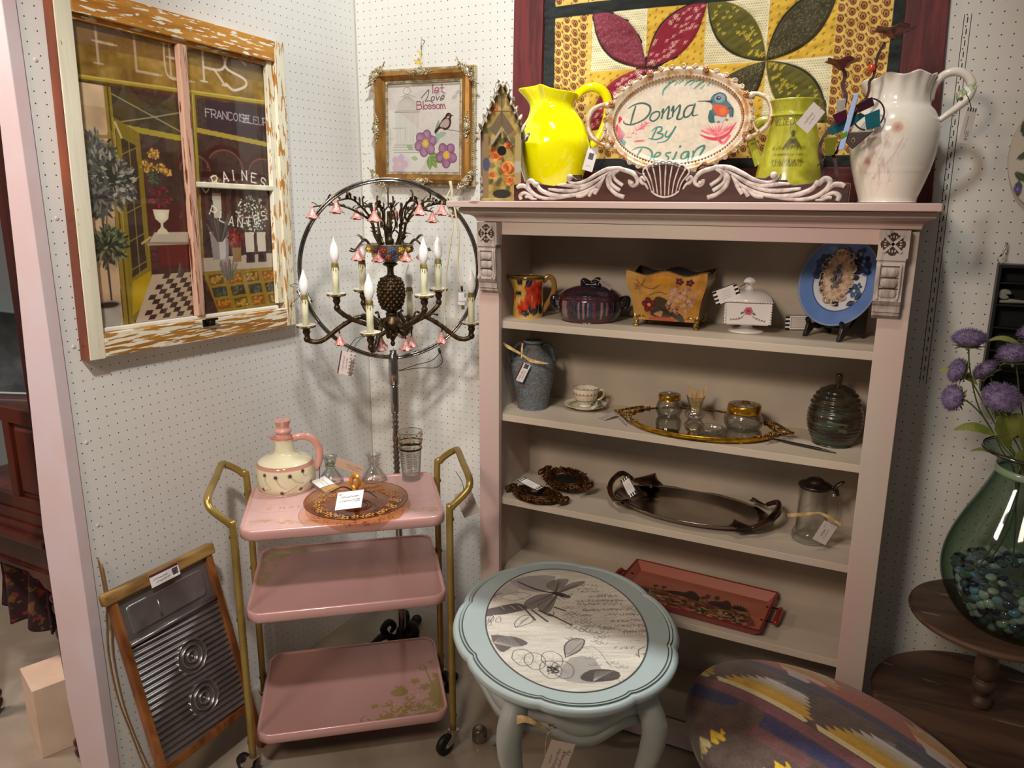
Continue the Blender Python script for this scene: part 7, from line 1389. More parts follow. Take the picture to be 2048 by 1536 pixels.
# candle holders
for (x, y, lb) in ((.272, -.558, 'left pressed glass candle holder behind the cream jug on the cart'), (.378, -.484, 'right pressed glass candle holder next to the tall tumbler on the cart')):
    h_ = vessel('candle_holder', lb, 'candle holder', x, y, TZ, 0, 'pressed glass candle holders on the cart')
    b = MB(); b.lathe([(0, 0), (.035, 0), (.037, .004), (.030, .018), (.019, .034), (.011, .044), (.016, .049), (.010, .055), (.016, .060), (.018, .074), (.022, .080), (.021, .082), (.012, .079), (.010, .065), (0, .064)], 60, n=3, rfn=lambda T, D_, R, Z: (R*(1+.05*np.cos(10*T)*(Z < .05)), Z)); b.build('glass_body', glass('pressed_glass', 'f8faf7', '9aa39d', .06, 1., .12, 1.8), h_)
    if x < .3: b = MB(); b.tube([(.013*math.cos(a), .013*math.sin(a), .055) for a in np.linspace(0, 6.28, 20)], .003, 6); b.build('green_cord', mat('green_cord', '5f7a3a', .6), h_)
C = CV(.085, .030, 900, 'c4a78f'); scribble(C, .03, .018, .05, 12, .005, '7a5a45', 31, .0008); scribble(C, .034, .010, .04, 9, .004, '7a5a45', 32, .0008)
tag_thing('tan handwritten strip of card tilted between the two glass candle holders', C, FR((.330, -.540, TZ+.052), -.42, .1))
# tumbler
tb = vessel('tumbler', 'tall clear drinking glass printed with black bands and recipe text on the cart', 'drinking glass', .474, -.427, TZ)
b = MB(); b.lathe([(0, 0), (.025, 0), (.0275, .003), (.0285, .03), (.0335, .10), (.0375, .150), (.0368, .1515), (.0355, .150), (.031, .10), (.0262, .014), (0, .012)], 60, n=2); b.build('glass_wall', clear, tb)
pb = MB(); 
for z0, h_ in ((.098, .006), (.118, .004)): pb.lathe([(.0290+z0*.056, z0), (.0290+(z0+h_)*.056+.0002, z0+h_)], 60, rfn=lambda T, D_, R, Z: (R+.0004, Z))
pb.build('black_band', mat('printed_black', '15120f', .3), tb)
r = random.Random(7); pb = MB(); gb = MB()
for col in range(9):
    a0 = col*.698
    for row in range(9):
        z0 = .088-row*.0075; rr_ = np.interp(z0, [.03, .10, .15], [.0287, .0337, .0377])+.0002
        for k in range(5):
            a = a0+k*.10; hgt = r.uniform(.0015, .0035); pb.add([(rr_*math.cos(q_), rr_*math.sin(q_), z) for q_, z in ((a, z0), (a+.055, z0), (a+.055, z0+hgt), (a, z0+hgt))], [(0, 1, 2, 3)], 0)
for k in range(22):
    a = k*.2856; z0 = .128+.012*(k % 2) if k % 3 else .108; rr_ = np.interp(z0, [.03, .10, .15], [.0287, .0337, .0377])+.0003; gb.ell((rr_*math.cos(a), rr_*math.sin(a), z0), (.003, .003, .0042), 0, 6, 4)
pb.build('printed_recipes', mat('printed_mauve', '5a4a50', .4), tb); gb.build('gold_print', mat('printed_gold', 'b8862a', .3, metal=.5), tb)
C = CV(.075, .048, 900, 'b9a79f'); scribble(C, .02, .03, .02, 5, .006, '5a4a48', 3, .0008); scribble(C, .02, .02, .018, 4, .005, '5a4a48', 5, .0008)
tag_thing('pale pink tag hanging by a thread from the right handle of the cart', C, FR((.735, -.535, .742), -1.2, 0), string=[(.690, -.520, .824), (.715, -.528, .80), (.722, -.532, .775)])

# ---------------------------------------------------------------- washboard
wbA, wbB = Vector((.045, -1.005, .600)), Vector((.205, -1.005, .0)); up = (wbA-wbB).normalized()
wb = thing('washboard', 'old wooden washboard with ribbed zinc panel and twin spiral rings leaning on the left wall', 'washboard', (.205, -1.005, 0))
WM = frame_m((.205, -1.012, 0), (0, 1, 0), up); Lw = (wbA-wbB).length
oakw = mat('honey_oak', '8a5428', .45, c2='5c3013', scale=22, stretch=(1, .8, .12), detail=6, dist=1.0, coat=.15, bump=.2); oakt = mat('pale_top_oak', '9a7a45', .45, c2='6b4a22', scale=22, stretch=(1, .2, 1), dist=.6, bump=.2)
zinc = mat('zinc_sheet', '8f8a88', .30, metal=.75, c2='7a7472', scale=9, bump=.1)
WM2 = WM @ trm(0, 0, .012)
for s_ in (-1, 1): b = MB(WM2); b.bb((s_*.158-.018 if s_ > 0 else -.158-.002, .0, -.010), (s_*.158+.002 if s_ > 0 else -.158+.018, Lw-.028, .012)); b.build('side_rail', oakw, wb, world=True, bevel=.002)
b = MB(WM2); b.bb((-.172, Lw-.030, -.013), (.172, Lw+.002, .016)); b.build('top_rail', oakt, wb, world=True, bevel=.005)
b = MB(WM2); b.bb((-.140, .118, -.008), (.140, .140, .010)); b.build('lower_rail', oakw, wb, world=True, bevel=.002)
b = MB(WM2)
def wbz(u, v):
    x = (2*u-1)*.140; y = .140+v*.330; z = .0035*np.sin((y+.045*x)*2*math.pi/.0165)
    for cx, cy in ((.020, .355), (.020, .232)):
        d = np.hypot(x-cx, y-cy); m = np.clip((.050-d)/.006, 0, 1); z = z*(1-m)+m*(.0045*np.cos(d*2*math.pi/.0155)+.001)
    return x, y, z+.001
b.grid(wbz, 150, 400, 0); b.build('ribbed_panel', zinc, wb, world=True)
b = MB(WM2); b.bb((-.140, .470, -.004), (.140, Lw-.028, .000)); b.loft([[(x, y, 0) for x, y in rr(.120, .038, .012, 5, 0, .528)], [(x, y, .003) for x, y in rr(.118, .036, .012, 5, 0, .528)], [(x, y, .0008) for x, y in rr(.112, .031, .010, 5, 0, .528)]], 0, True, False, True); b.tube([(-.140, .470, .005), (.140, .470, .005)], .0055); b.tube([(-.03, .500, .001), (-.03, .545, .001)], .0025); b.build('soap_panel', zinc, wb, world=True)
C = CV(.090, .034, 1100, 'd9d2d0'); C.poly([(0, .027), (.09, .027), (.09, .034), (0, .034)], '4f1f2a'); C.poly([(.068, .006), (.086, .006), (.086, .024), (.068, .024)], '3b3236', .9); C.noise(.3, .003, 3, C.win(.068, .086, .006, .024)); scribble(C, .008, .016, .045, 11, .004, '2a2a30', 41, .0009); scribble(C, .016, .008, .045, 11, .004, '2a2a30', 42, .0009)
tag_thing('white tag with maroon stripe stuck on the top rail of the washboard', C, WM2 @ trm(-.002, Lw-.020, .0185))

# ---------------------------------------------------------------- oval side table
TZ2 = .55; tab = [(841, -713), (858, -769), (892, -824), (930, -872), (973, -919), (986, -920), (1020, -950), (1061, -972), (1107, -984), (1150, -987), (1163, -991), (1191, -994), (1228, -989), (1266, -974), (1299, -946), (1331, -908), (1353, -866), (1362, -844), (1372, -792), (1377, -736), (1370, -688), (1358, -651), (1342, -626), (1316, -569), (1281, -511), (1225, -452), (1202, -429), (1156, -393), (1108, -372), (1042, -366), (969, -383), (915, -411), (871, -459), (853, -496), (837, -516), (823, -559), (816, -614), (824, -660)]
tb2 = thing('side_table', 'pale blue grey oval side table with scalloped edge, cabriole legs and dragonfly decoupage top', 'side table', (1.096, -.683, 0))
TC = np.array([1.096, -.680]); outl = crom([(x/1e3, y/1e3) for x, y in tab], 5, True)
# clean the traced edge into a smooth scalloped oval in the table's own frame
inax = math.radians(122.1); ex, ey = np.array([math.cos(inax), math.sin(inax)]), np.array([-math.sin(inax), math.cos(inax)])
def T2(u, v, z): p = TC+u*ex+v*ey; return (p[0], p[1], z)
def sc_out(off, k=1.0, n=144):
    P = []
    for t in np.linspace(0, 2*math.pi, n, endpoint=False):
        s_ = .010*k*(np.abs(math.cos(4*t+.0))**.55-.6); P.append(((.335+s_+off)*math.cos(t), (.272+s_+off)*math.sin(t)))
    return P
bluep = mat('pale_blue_paint', 'a3b0ae', .42, c2='9caaa8', scale=5, bump=.05, chips=[('3a2c24', 60, .80, (1, 1, 1))]); bluel = mat('blue_paint_legs', 'a3a9a4', .45, c2='989d99', scale=7, chips=[('4a3a30', 60, .79, (1, 1, .5))]); groove = mat('dark_glaze_line', '4e5450', .6)
b = MB()
def lp(off, z, k=1.): return [T2(u, v, z) for u, v in sc_out(off, k)]
inn = [(.278*math.cos(t), .195*math.sin(t)) for t in np.linspace(0, 2*math.pi, 144, endpoint=False)]
b.loft([[T2(u, v, TZ2) for u, v in inn], lp(-.030, TZ2), lp(-.0245, TZ2+.0002)], 0, False, False, False); b.loft([lp(-.0245, TZ2+.0002), lp(-.0235, TZ2-.002), lp(-.0215, TZ2-.002)], 1, True, False, False)
b.loft([lp(-.0215, TZ2-.002), lp(-.0205, TZ2+.0005), lp(-.0165, TZ2+.001)], 0, True, False, False); b.loft([lp(-.0165, TZ2+.001), lp(-.0155, TZ2-.001), lp(-.014, TZ2-.002)], 1, True, False, False)
b.loft([lp(-.014, TZ2-.002), lp(-.010, TZ2+.0004), lp(-.002, TZ2-.004), lp(.001, TZ2-.011), lp(-.001, TZ2-.018), lp(-.012, TZ2-.024), lp(-.030, TZ2-.025, .8)], 0, True, False, True); b.build('table_top', [bluep, groove], tb2, world=True)
# decoupage
r = random.Random(17)
IA = np.array([.884, .468]); IB = np.array([-.468, .884])
C = CV(.44, .54, 1000, 'cbc5b8'); C.noise(.08, .05, 3, st=(2, .6)); C.noise(.09, .006, 4, st=(6, .5)); 
def sq(a, b_): return .22+(a-1000)*.000304, .27-(b_-660)*.000475   # picture position on the oval
def dl(pts, w, col='3f3b3c', a=.9, sm=3): C.line([sq(*p) for p in pts], w, col, a, sm)
def dp(pts, col, a=.9, sm=2): C.poly([sq(*p) for p in pts], col, a, sm)
dp([(560, 220), (740, 160), (980, 160), (900, 330), (760, 340), (640, 300)], '8d8988', .8); dp([(1000, 980), (1180, 990), (1210, 1160), (1040, 1180), (900, 1130)], '8f8a86', .7)
for k in range(5): dp([(400, 390), (420+k*30, 300-k*8), (560+k*20, 240+k*45), (640+k*18, 270+k*40), (560, 330+k*10)], ('b5b0a5', 'bdb8ac')[k % 2], .8)
for k in range(30): a = k*.21; dl([(410, 385), (410+95*math.cos(a), 385+70*math.sin(a))], .0009)
for k in range(9): dl([(430, 380), (560+k*8, 250+k*14), (640-k*4, 270+k*16)], .0008, '6a6663', .7)
dl([(470, 400), (600, 350), (740, 375), (600, 440), (480, 410)], .0014, '5a5654')
dl([(635, 225), (760, 300), (880, 345), (950, 355)], [.0045, .0065, .006, .009], '453a38'); dp([(930, 345), (980, 345), (1040, 370), (1075, 395), (1060, 415), (1000, 400), (940, 375)], '332c2b'); C.ell(*sq(1056, 398), .009, .009, 0, '5e5551')
for s_ in ([(960, 350), (890, 290), (910, 240), (1000, 200), (1090, 200), (1060, 260), (985, 330)], [(985, 350), (1040, 290), (1130, 240), (1230, 225), (1210, 260), (1100, 310), (1010, 350)], [(940, 365), (800, 380), (700, 440), (680, 500), (730, 530), (800, 500), (900, 420)], [(970, 380), (930, 480), (880, 560), (830, 560), (790, 500), (860, 440)]):
    dp(s_, '77716d', .85); dl(s_+s_[:1], .0012, '3d3635')
    for k in range(7): dl([s_[0], (s_[0][0]+(s_[3][0]-s_[0][0])*.9+r.uniform(-40, 40), s_[0][1]+(s_[3][1]-s_[0][1])*.9+r.uniform(-30, 30))], .0007, '3d3635', .8)
dl([(1070, 385), (1100, 375), (1095, 360)], .0014); dl([(1000, 400), (1030, 430)], .002); dl([(960, 400), (990, 440)], .0015)
dp([(340, 540), (430, 510), (560, 475), (640, 470), (690, 500), (700, 530), (600, 560), (520, 580), (420, 590), (345, 600)], '57504d', .95)
for x in (470, 560, 625): dl([(x, 490), (x+40, 530)], .0022, 'b5afa5')
for a_, b_ in (((690, 540), (760, 640)), ((740, 540), (860, 655)), ((800, 545), (900, 600)), ((880, 580), (1050, 690)), ((930, 510), (1020, 550))): dl([a_, b_], .0055, '4c4644')
dl([(820, 560), (880, 600), (915, 590), (920, 560)], .002)
dl([(600, 710), (590, 670), (640, 610), (700, 590), (750, 610), (730, 660), (660, 690), (600, 710)], .0018); dl([(600, 710), (700, 620)], .001); 
for k in range(5): dl([(640+k*15, 680-k*14), (650+k*16, 640-k*8)], .001)
for x, y in ((380, 620), (440, 630), (360, 660)): dl([(x, y), (x+30, y-30), (x+40, y+20), (x, y+30), (x, y)], .0012)
dl([(345, 700), (390, 650), (420, 600)], .0018)
dp([(400, 780), (520, 790), (600, 800), (690, 850), (640, 880), (560, 890), (500, 930), (450, 900)], '5c5654', .9)
for k in range(14): dl([(420, 850), (480+k*15, 800+k*9), (560+k*9, 800+k*10)], .001, 'b9b3aa')
for c0 in ((640, 980), (730, 1010), (860, 1000), (930, 1080), (840, 1080)):
    dl([(c0[0]-80, c0[1]), (c0[0]-60, c0[1]-60), (c0[0]+20, c0[1]-70), (c0[0]+80, c0[1]-20), (c0[0]+60, c0[1]+50), (c0[0]-20, c0[1]+60), (c0[0]-80, c0[1])], .0016)
    for k in range(8): dl([c0, (c0[0]+70*math.cos(k), c0[1]+50*math.sin(k))], .0006, '77716c')
for k in range(60): C.ell(*sq(860+r.uniform(-40, 40), 1075+r.uniform(-30, 30)), .0022, .0018, 0, '3c3736')
dp([(965, 930), (975, 860), (1050, 820), (1130, 830), (1110, 880), (1060, 930), (980, 960)], '908b84', .8); dl([(965, 975), (970, 880), (1040, 820), (1130, 830), (1080, 920), (980, 970)], .003); dl([(980, 960), (1110, 850)], .001); dl([(965, 980), (1180, 880), (1290, 1060)], .001)
dp([(1050, 1130), (1130, 1080), (1250, 1075), (1340, 1100), (1320, 1150), (1200, 1170), (1080, 1165)], '4c4745', .95)
for k in range(7): dl([(1140, 1165), (1170+k*20, 1090)], .001, 'b9b3aa')
for k in range(46):   # scrollwork
    t = r.uniform(0, 1); x = 1000+t*380+r.uniform(-80, 80); y = 560+t*250+r.uniform(-110, 110)+(300 if k % 5 == 0 else 0)
    if x > 1400: continue
    for s_ in (-1, 1):
        t_ = np.linspace(0, 1, 12); q_ = t_*4.4; rd = 27*(1-.75*t_); C.line([sq(x+s_*(18+rd[j]*math.cos(q_[j])), y+rd[j]*.7*math.sin(q_[j])) for j in range(12)], .0016, '6e6660', .85)
for row, (y, x0, x1) in enumerate(((275, 1200, 1330), (315, 1150, 1330), (345, 1180, 1320), (385, 1300, 1480), (400, 1240, 1480), (440, 1230, 1500), (450, 1120, 1500), (480, 1130, 1520), (520, 1500, 1600), (540, 1160, 1610), (550, 1180, 1300), (590, 1330, 1640), (650, 1380, 1660), (700, 1400, 1680), (750, 1420, 1680), (760, 1450, 1670), (900, 1350, 1500), (960, 1500, 1640))):
    x = x0
    while x < x1:
        w = r.uniform(18, 45); P = [(x+w*j/5, y+r.uniform(-14, 12)) for j in range(6)]; dl(P, .0013, '4a403c', .75, 2); x += w+r.uniform(6, 16)
for k in range(260): x, y = 1100+r.uniform(0, 560), 280+r.uniform(0, 700); dl([(x, y), (x+r.uniform(20, 70), y+r.uniform(-3, 3))], .0008, '8b8078', .5, 0)
for k in range(1500): x, y = r.uniform(340, 1680), r.uniform(170, 1180); C.ell(*sq(x, y), .0010, .0009, 0, '6f6864', .5)
for k in range(60): x, y = 1500+r.uniform(0, 180), 500+r.uniform(0, 360); dl([(x, y), (x+r.uniform(20, 50), y)], .0018, '6b5a4c', .5, 0)
dl([(1520, 980), (1530, 920), (1590, 890)], .002); dl([(1600, 960), (1640, 930), (1670, 940)], .003)
bd = [tuple(T2(u*.994, v*.994, 0)[:2]) for u, v in inn]; bd = dense(bd, .0022)
b = MB()
def tsm(x, y): p = np.stack([x-TC[0], y-TC[1]], -1); return (p @ IA+.22)/C.w, (p @ IB+.27)/C.h
B_ = np.array(bd+bd[:1]); nB = len(B_)
def bat(u): i = np.clip((u*(nB-1)).astype(int), 0, nB-2); f = (u*(nB-1)-i)[..., None]; return B_[i]*(1-f)+B_[i+1]*f
def pf_(u, v): p = TC+(bat(u)-TC)*v[..., None]; return p[..., 0], p[..., 1], TZ2+.0006+0*u
b.grid(pf_, nB, 230, 0, True, type('o', (), {'sample': lambda s, u, v: C.sample(*tsm(*[q_ for q_ in pf_(u, v)[:2]]))})())
b.build('decoupage_oval', mat('decoupage_print', 'ffffff', .22, attr=True, coat=.5), tb2, world=True)
b = MB(); b.tube([T2(u*1.004, v*1.004, TZ2+.0004) for u, v in inn], .0016, 6, closed=True); b.build('oval_edge_line', groove, tb2, world=True)
# apron with wavy lower edge, ends at the legs
lega = [math.radians(a) for a in (38, 142, 218, 322)]
def apr(t, k=1.): return (.285*math.cos(t), .222*math.sin(t))
b = MB(); N_ = 160
def wave(t): return .018*math.cos(8*t)*.5+.006*abs(math.sin(4*t))
rows = []
for (z_, o_) in ((TZ2-.024, -.004), (TZ2-.052, 0), (TZ2-.054, -.003), (TZ2-.057, 0), (TZ2-.078, .002), (TZ2-.080, -.002), (TZ2-.083, .002)): rows.append([T2((.292+o_)*math.cos(t), (.229+o_)*math.sin(t), z_-(TZ2-.024-z_)*0.4*wave(t)/.012) for t in np.linspace(0, 2*math.pi, N_, endpoint=False)])
rows.append([T2(.292*math.cos(t), .229*math.sin(t), TZ2-.108-wave(t)*1.6) for t in np.linspace(0, 2*math.pi, N_, endpoint=False)]); rows.append([T2(.280*math.cos(t), .217*math.sin(t), TZ2-.108-wave(t)*1.6) for t in np.linspace(0, 2*math.pi, N_, endpoint=False)]); rows.append([T2(.280*math.cos(t), .217*math.sin(t), TZ2-.026) for t in np.linspace(0, 2*math.pi, N_, endpoint=False)])
b.loft(rows, 0, True, False, False); b.build('apron', bluel, tb2, world=True)
for a in lega:
    f = lambda r_, z: T2((.292*r_)*math.cos(a), (.229*r_)*math.sin(a), z)
    b = MB(); b.tube([f(.97, TZ2-.028), f(1.03, TZ2-.06), f(1.13, TZ2-.10), f(1.12, TZ2-.16), f(1.00, TZ2-.28), f(.93, .14), f(.97, .06), f(1.10, .022), f(1.14, .013)], [.026, .028, .029, .027, .019, .014, .012, .014, .012], 14, sm=6); b.build('leg', bluel, tb2, world=True)
KN = np.array(T2(.229*0-.0, 0, 0)); kd = np.array([.20, -.98]); kp = np.array([1.188, -.958])
b = MB(frame_m((1.182, -.936, TZ2-.078), (.98, .20, 0), (0, 0, 1))); b.lathe([(.006, 0), (.006, .006), (.010, .010), (.0105, .016), (.006, .019), (.004, .0175), (0, .0175)], 20); b.tube([(-.004, -.006, .012), (-.008, -.016, .014), (-.004, -.022, .013)], .0025); b.build('drawer_knob', mat('bronze_knob', '5f5046', .4, metal=.5), tb2, world=True)
C = CV(.090, .052, 1000, 'c9b8ab'); 
scribble(C, .030, .038, .022, 5, .004, '3a3436', 61, .0008); scribble(C, .010, .026, .062, 12, .006, '3a3436', 62, .001); scribble(C, .008, .014, .060, 12, .006, '3a3436', 63, .001); C.text('79-', .058, .003, .008, .001, '3a3436')
tag_thing('pinkish handwritten tag hanging from the drawer knob of the oval side table', C, FR((1.212, -.985, .425), 1.31, .1), string=[(1.183, -.957, .462), (1.178, -.966, .45), (1.182, -.978, .40), (1.196, -.985, .388), (1.20, -.985, .40)], sm=raffia, ribbon=[([(1.110, -.985, .480), (1.135, -.99, .497), (1.16, -.985, .492), (1.180, -.965, .470)], [.020, .014, .008, .005], (0, -.8, .6))])
b = MB(); b.lathe([(0, 0), (.020, .0), (.023, .012), (.022, .03), (.017, .042), (0, .045)], 20, c=(.775, -.545, 0), n=2); o = b.build('clear_caster_cup', glass('smoky_clear', 'cfc6ba', '7a6a5c', .1, .9, .12, 2.)); tag(o, 'small clear plastic cup on the floor left of the oval side table legs', 'cup')
# ---------------------------------------------------------------- footstool
fs = thing('footstool', 'oval upholstered footstool in a jagged southwestern blanket pattern beside the oval table', 'footstool', (1.723, -.65, 0))
FA = math.radians(-39.6); fu, fv = np.array([math.cos(FA), math.sin(FA)]), np.array([-math.sin(FA), math.cos(FA)]); FC = np.array([1.723, -.650])
C = CV(.90, .66, 620, '4f3c33'); SA = math.radians(11.5)
def strip(s0, s1, t0, t1, col, tip=.018, a=1.):
    tm = (t0+t1)/2; C.poly([(.45+x, .33+y) for x, y in ((s0, t1), (s0+tip, t0), (s1, t0), (s1+tip*.2, tm), (s1-tip, t1))], col, a)
def lineband(t0, t1, n, col, s0=-.5, s1=.5):
    for k in range(n): y = t0+(t1-t0)*(k+.5)/n; C.line([(.45+s0, .33+y), (.45+s1, .33+y)], .0014, col)
C.poly([(0, .33+.112), (.9, .33+.112), (.9, .33+.140), (0, .33+.140)], '2b2547'); C.poly([(0, .33+.140), (.9, .33+.140), (.9, .33+.262), (0, .33+.262)], '9a3d1c'); C.poly([(0, .33+.262), (.9, .33+.262), (.9, .66), (0, .66)], '3a3042')
for s_ in (-.31, .02, .35):
    for (t0, t1, d0, d1, col) in ((.128, .150, .09, .16, 'b9b2ae'), (.150, .168, .06, .19, 'cfa98c'), (.168, .190, .04, .21, 'b87a1c'), (.190, .206, .02, .20, 'c08a20'), (.206, .224, .03, .18, 'c2a07a'), (.224, .242, .05, .15, 'b9aca6')): strip(s_+d0, s_+d1, t0, t1, col, .02)
for s_ in (-.305, -.04, .225, -.57):
    for (t0, t1, d0, d1, col) in ((-.014, .002, -.005, .245, 'd9c68a'), (.002, .014, .01, .25, 'c9941c'), (.014, .027, .02, .235, 'cc9a22'), (.027, .038, .035, .225, 'b8963f'), (.038, .050, .045, .22, 'b3a27a'), (.050, .062, .06, .21, 'b9b2a4'), (.062, .073, .075, .20, 'c4c2be')): strip(s_+d0, s_+d1, t0, t1, col, .018)
    for k in range(6): C.line([(.45+s_+.10+.006*k, .33+.075+k*.0028), (.45+s_+.195+.002*k, .33+.075+k*.0028)], .0012, 'a9aab0')
    C.poly([(.45+s_+.13, .33+.078), (.45+s_+.20, .33+.078), (.45+s_+.22, .33+.108), (.45+s_+.12, .33+.108)], '2a3038', .8)
lineband(-.048, -.018, 11, '9a4a58'); 
for s_ in (-.42, -.13, .16): 
    C.poly([(.45+x, .33+y) for x, y in ((s_, -.052), (s_+.015, -.095), (s_+.20, -.090), (s_+.23, -.070), (s_+.22, -.052))], '2f2a50'); lineband(-.130, -.098, 9, '8d4450', s_+.005, s_+.15)
for (s_, t_) in ((-.185, -.160), (-.030, -.150), (-.34, -.16), (.13, -.15), (-.16, -.0), ):
    if t_ == -.0: continue
    for (t0, t1, d0, d1, col) in ((t_, t_+.013, .012, .030, 'd0a024'), (t_-.013, t_, -.004, .042, 'dcae28'), (t_-.026, t_-.013, .008, .036, 'dcae28'), (t_-.040, t_-.026, -.01, .028, 'b9a466'), (t_-.054, t_-.040, .0, .030, 'b9a466'), (t_-.068, t_-.054, .008, .02, 'b9a466')): strip(s_+d0, s_+d1, t0, t1, col, .012)
C.noise(.10, .0022, 5); C.noise(.05, .02, 6); C.a = C.a**.88
def cush(u, v):
    t = u*2*math.pi; r = v; z = np.where(v < .86, .432-.050*(v/.86)**2.6, .382-.060*((v-.86)/.14)**1.2); rr_ = np.where(v < .86, v/.86*.972, .972+.028*np.sin((v-.86)/.14*math.pi))
    x, y = .385*rr_*np.cos(t), .267*rr_*np.sin(t); return FC[0]+x*fu[0]+y*fv[0], FC[1]+x*fu[1]+y*fv[1], z
def csm(u, v):
    t = u*2*math.pi; q_ = v*1.08; x, y = .385*q_*np.cos(t), .267*q_*np.sin(t); s_, t_ = x*math.cos(SA)+y*math.sin(SA), -x*math.sin(SA)+y*math.cos(SA); return C.sample((s_+.45)/.90, (t_+.33)/.66)
b = MB(); b.grid(cush, 560, 190, 0, True, type('o', (), {'sample': lambda s, u, v: csm(u, v)})()); b.build('cushion', mat('blanket_wool', 'ffffff', .95, attr=True, bump=.6, bscale=500, sheen=.3), fs, world=True)
dkw = mat('dark_turned_wood', '3c2012', .3, c2='22110a', scale=30, coat=.3)
b = MB(); b.loft([[(FC[0]+k*(.36*math.cos(t)*fu[0]+.245*math.sin(t)*fv[0]), FC[1]+k*(.36*math.cos(t)*fu[1]+.245*math.sin(t)*fv[1]), z) for t in np.linspace(0, 6.283, 64, endpoint=False)] for k, z in ((1.0, .335), (1.0, .300), (.9, .298))], 0, True); b.build('seat_frame', dkw, fs, world=True)
for sx, sy in ((-1, -1), (1, -1), (-1, 1), (1, 1)):
    x, y = FC+sx*.215*fu+sy*.135*fv; b = MB(); b.lathe([(.012, 0), (.016, .006), (.013, .02), (.018, .06), (.014, .10), (.024, .15), (.026, .19), (.018, .21), (.026, .22), (.030, .26), (.022, .305), (0, .305)], 20, c=(x, y, 0), n=2); b.build('leg', dkw, fs, world=True)

# ---------------------------------------------------------------- two-tier round table, vase and thistles
tt = thing('tiered_table', 'two-tier round brown wooden side table with turned posts right of the bookcase', 'side table', (2.035, -.252, 0))
tw = mat('brushed_brown_wood', '6a5140', .5, c2='46342a', scale=9, stretch=(.25, 1.6, 1), detail=7, dist=.8, lo=.38, hi=.62, bump=.15, chips=[('8d7660', 20, .66, (.3, 2, 1))])
for z, r_ in ((.600, .186), (.350, .246)):
    b = MB(); b.lathe([(0, -.020), (r_-.012, -.020), (r_-.003, -.015), (r_, -.008), (r_-.002, -.002), (r_-.007, 0), (r_-.022, -.0005), (0, -.0005)], 96, c=(2.035, -.252, z), n=0, smooth=False); b.build('round_top', tw, tt, world=True, bevel=.001)
postp = [(.013, 0), (.022, .004), (.022, .02), (.014, .03), (.018, .04), (.026, .055), (.024, .07), (.016, .078), (.024, .085), (.026, .11), (.020, .16), (.014, .20), (.019, .212), (.019, .2295)]
b = MB(); b.lathe(postp, 28, c=(2.035, -.252, .350), n=3); b.build('turned_post', tw, tt, world=True)
for a in (.6, 2.7, 4.8): b = MB(); b.lathe([(0, 0), (.016, 0), (.014, .03), (.022, .12), (.016, .2), (.022, .26), (.024, .3295), (0, .3295)], 20, c=(2.035+.13*math.cos(a), -.252+.13*math.sin(a), 0), n=2); b.build('leg', tw, tt, world=True)
VX, VY = 2.072, -.285
vs = thing('glass_vase', 'large teardrop green tinted glass vase holding purple thistles on the tiered table', 'vase', (VX, VY, .6005)); gv = glass('green_vase_glass', 'e9f1ea', '8fb09e', .04, .5, .03, 2.4)
b = MB(trm(VX, VY, .6005)); b.lathe([(0, 0), (.085, 0), (.105, .008), (.135, .035), (.162, .085), (.170, .135), (.162, .190), (.140, .250), (.110, .315), (.090, .365), (.086, .392), (.098, .412), (.118, .424), (.119, .427), (.096, .417), (.083, .393), (.087, .365), (.107, .315), (.137, .25), (.159, .19), (.167, .135), (.159, .087), (.132, .038), (.10, .012), (0, .008)], 80, n=4); b.build('vase_body', gv, vs, world=True)
b = MB(trm(VX, VY, .6005)); t = np.linspace(0, 6.2832, 60)[:-1]; b.tube([(.119*math.cos(a), .119*math.sin(a), .4262) for a in t], .004, 8, closed=True); b.build('dark_rim', glass('dark_green_rim', '5f7a66', '16261c', .05, 1., .2, 1.2), vs, world=True)
b = MB(trm(VX, VY, .6005)); b.tube([(.0875*math.cos(a), .0875*math.sin(a), .380) for a in t], .0042, 8, closed=True, flat=2.2); b.build('glass_collar', mat('pale_green_band', '8fa88a', .2, coat=.4), vs, world=True)
r = random.Random(11); gems = []
gcol = (('clear_gem', 'c5cfd2', 'clear flattened glass gem in the bottom of the large green vase', .5), ('navy_gem', '1a2350', 'dark navy flattened glass gem in the bottom of the large green vase', .2), ('slate_gem', '4c5f70', 'slate blue flattened glass gem in the bottom of the large green vase', .35), ('pale_blue_gem', '6f9fc0', 'pale blue flattened glass gem in the bottom of the large green vase', .35), ('green_gem', '65766a', 'grey green flattened glass gem in the bottom of the large green vase', .4))
protos = {}
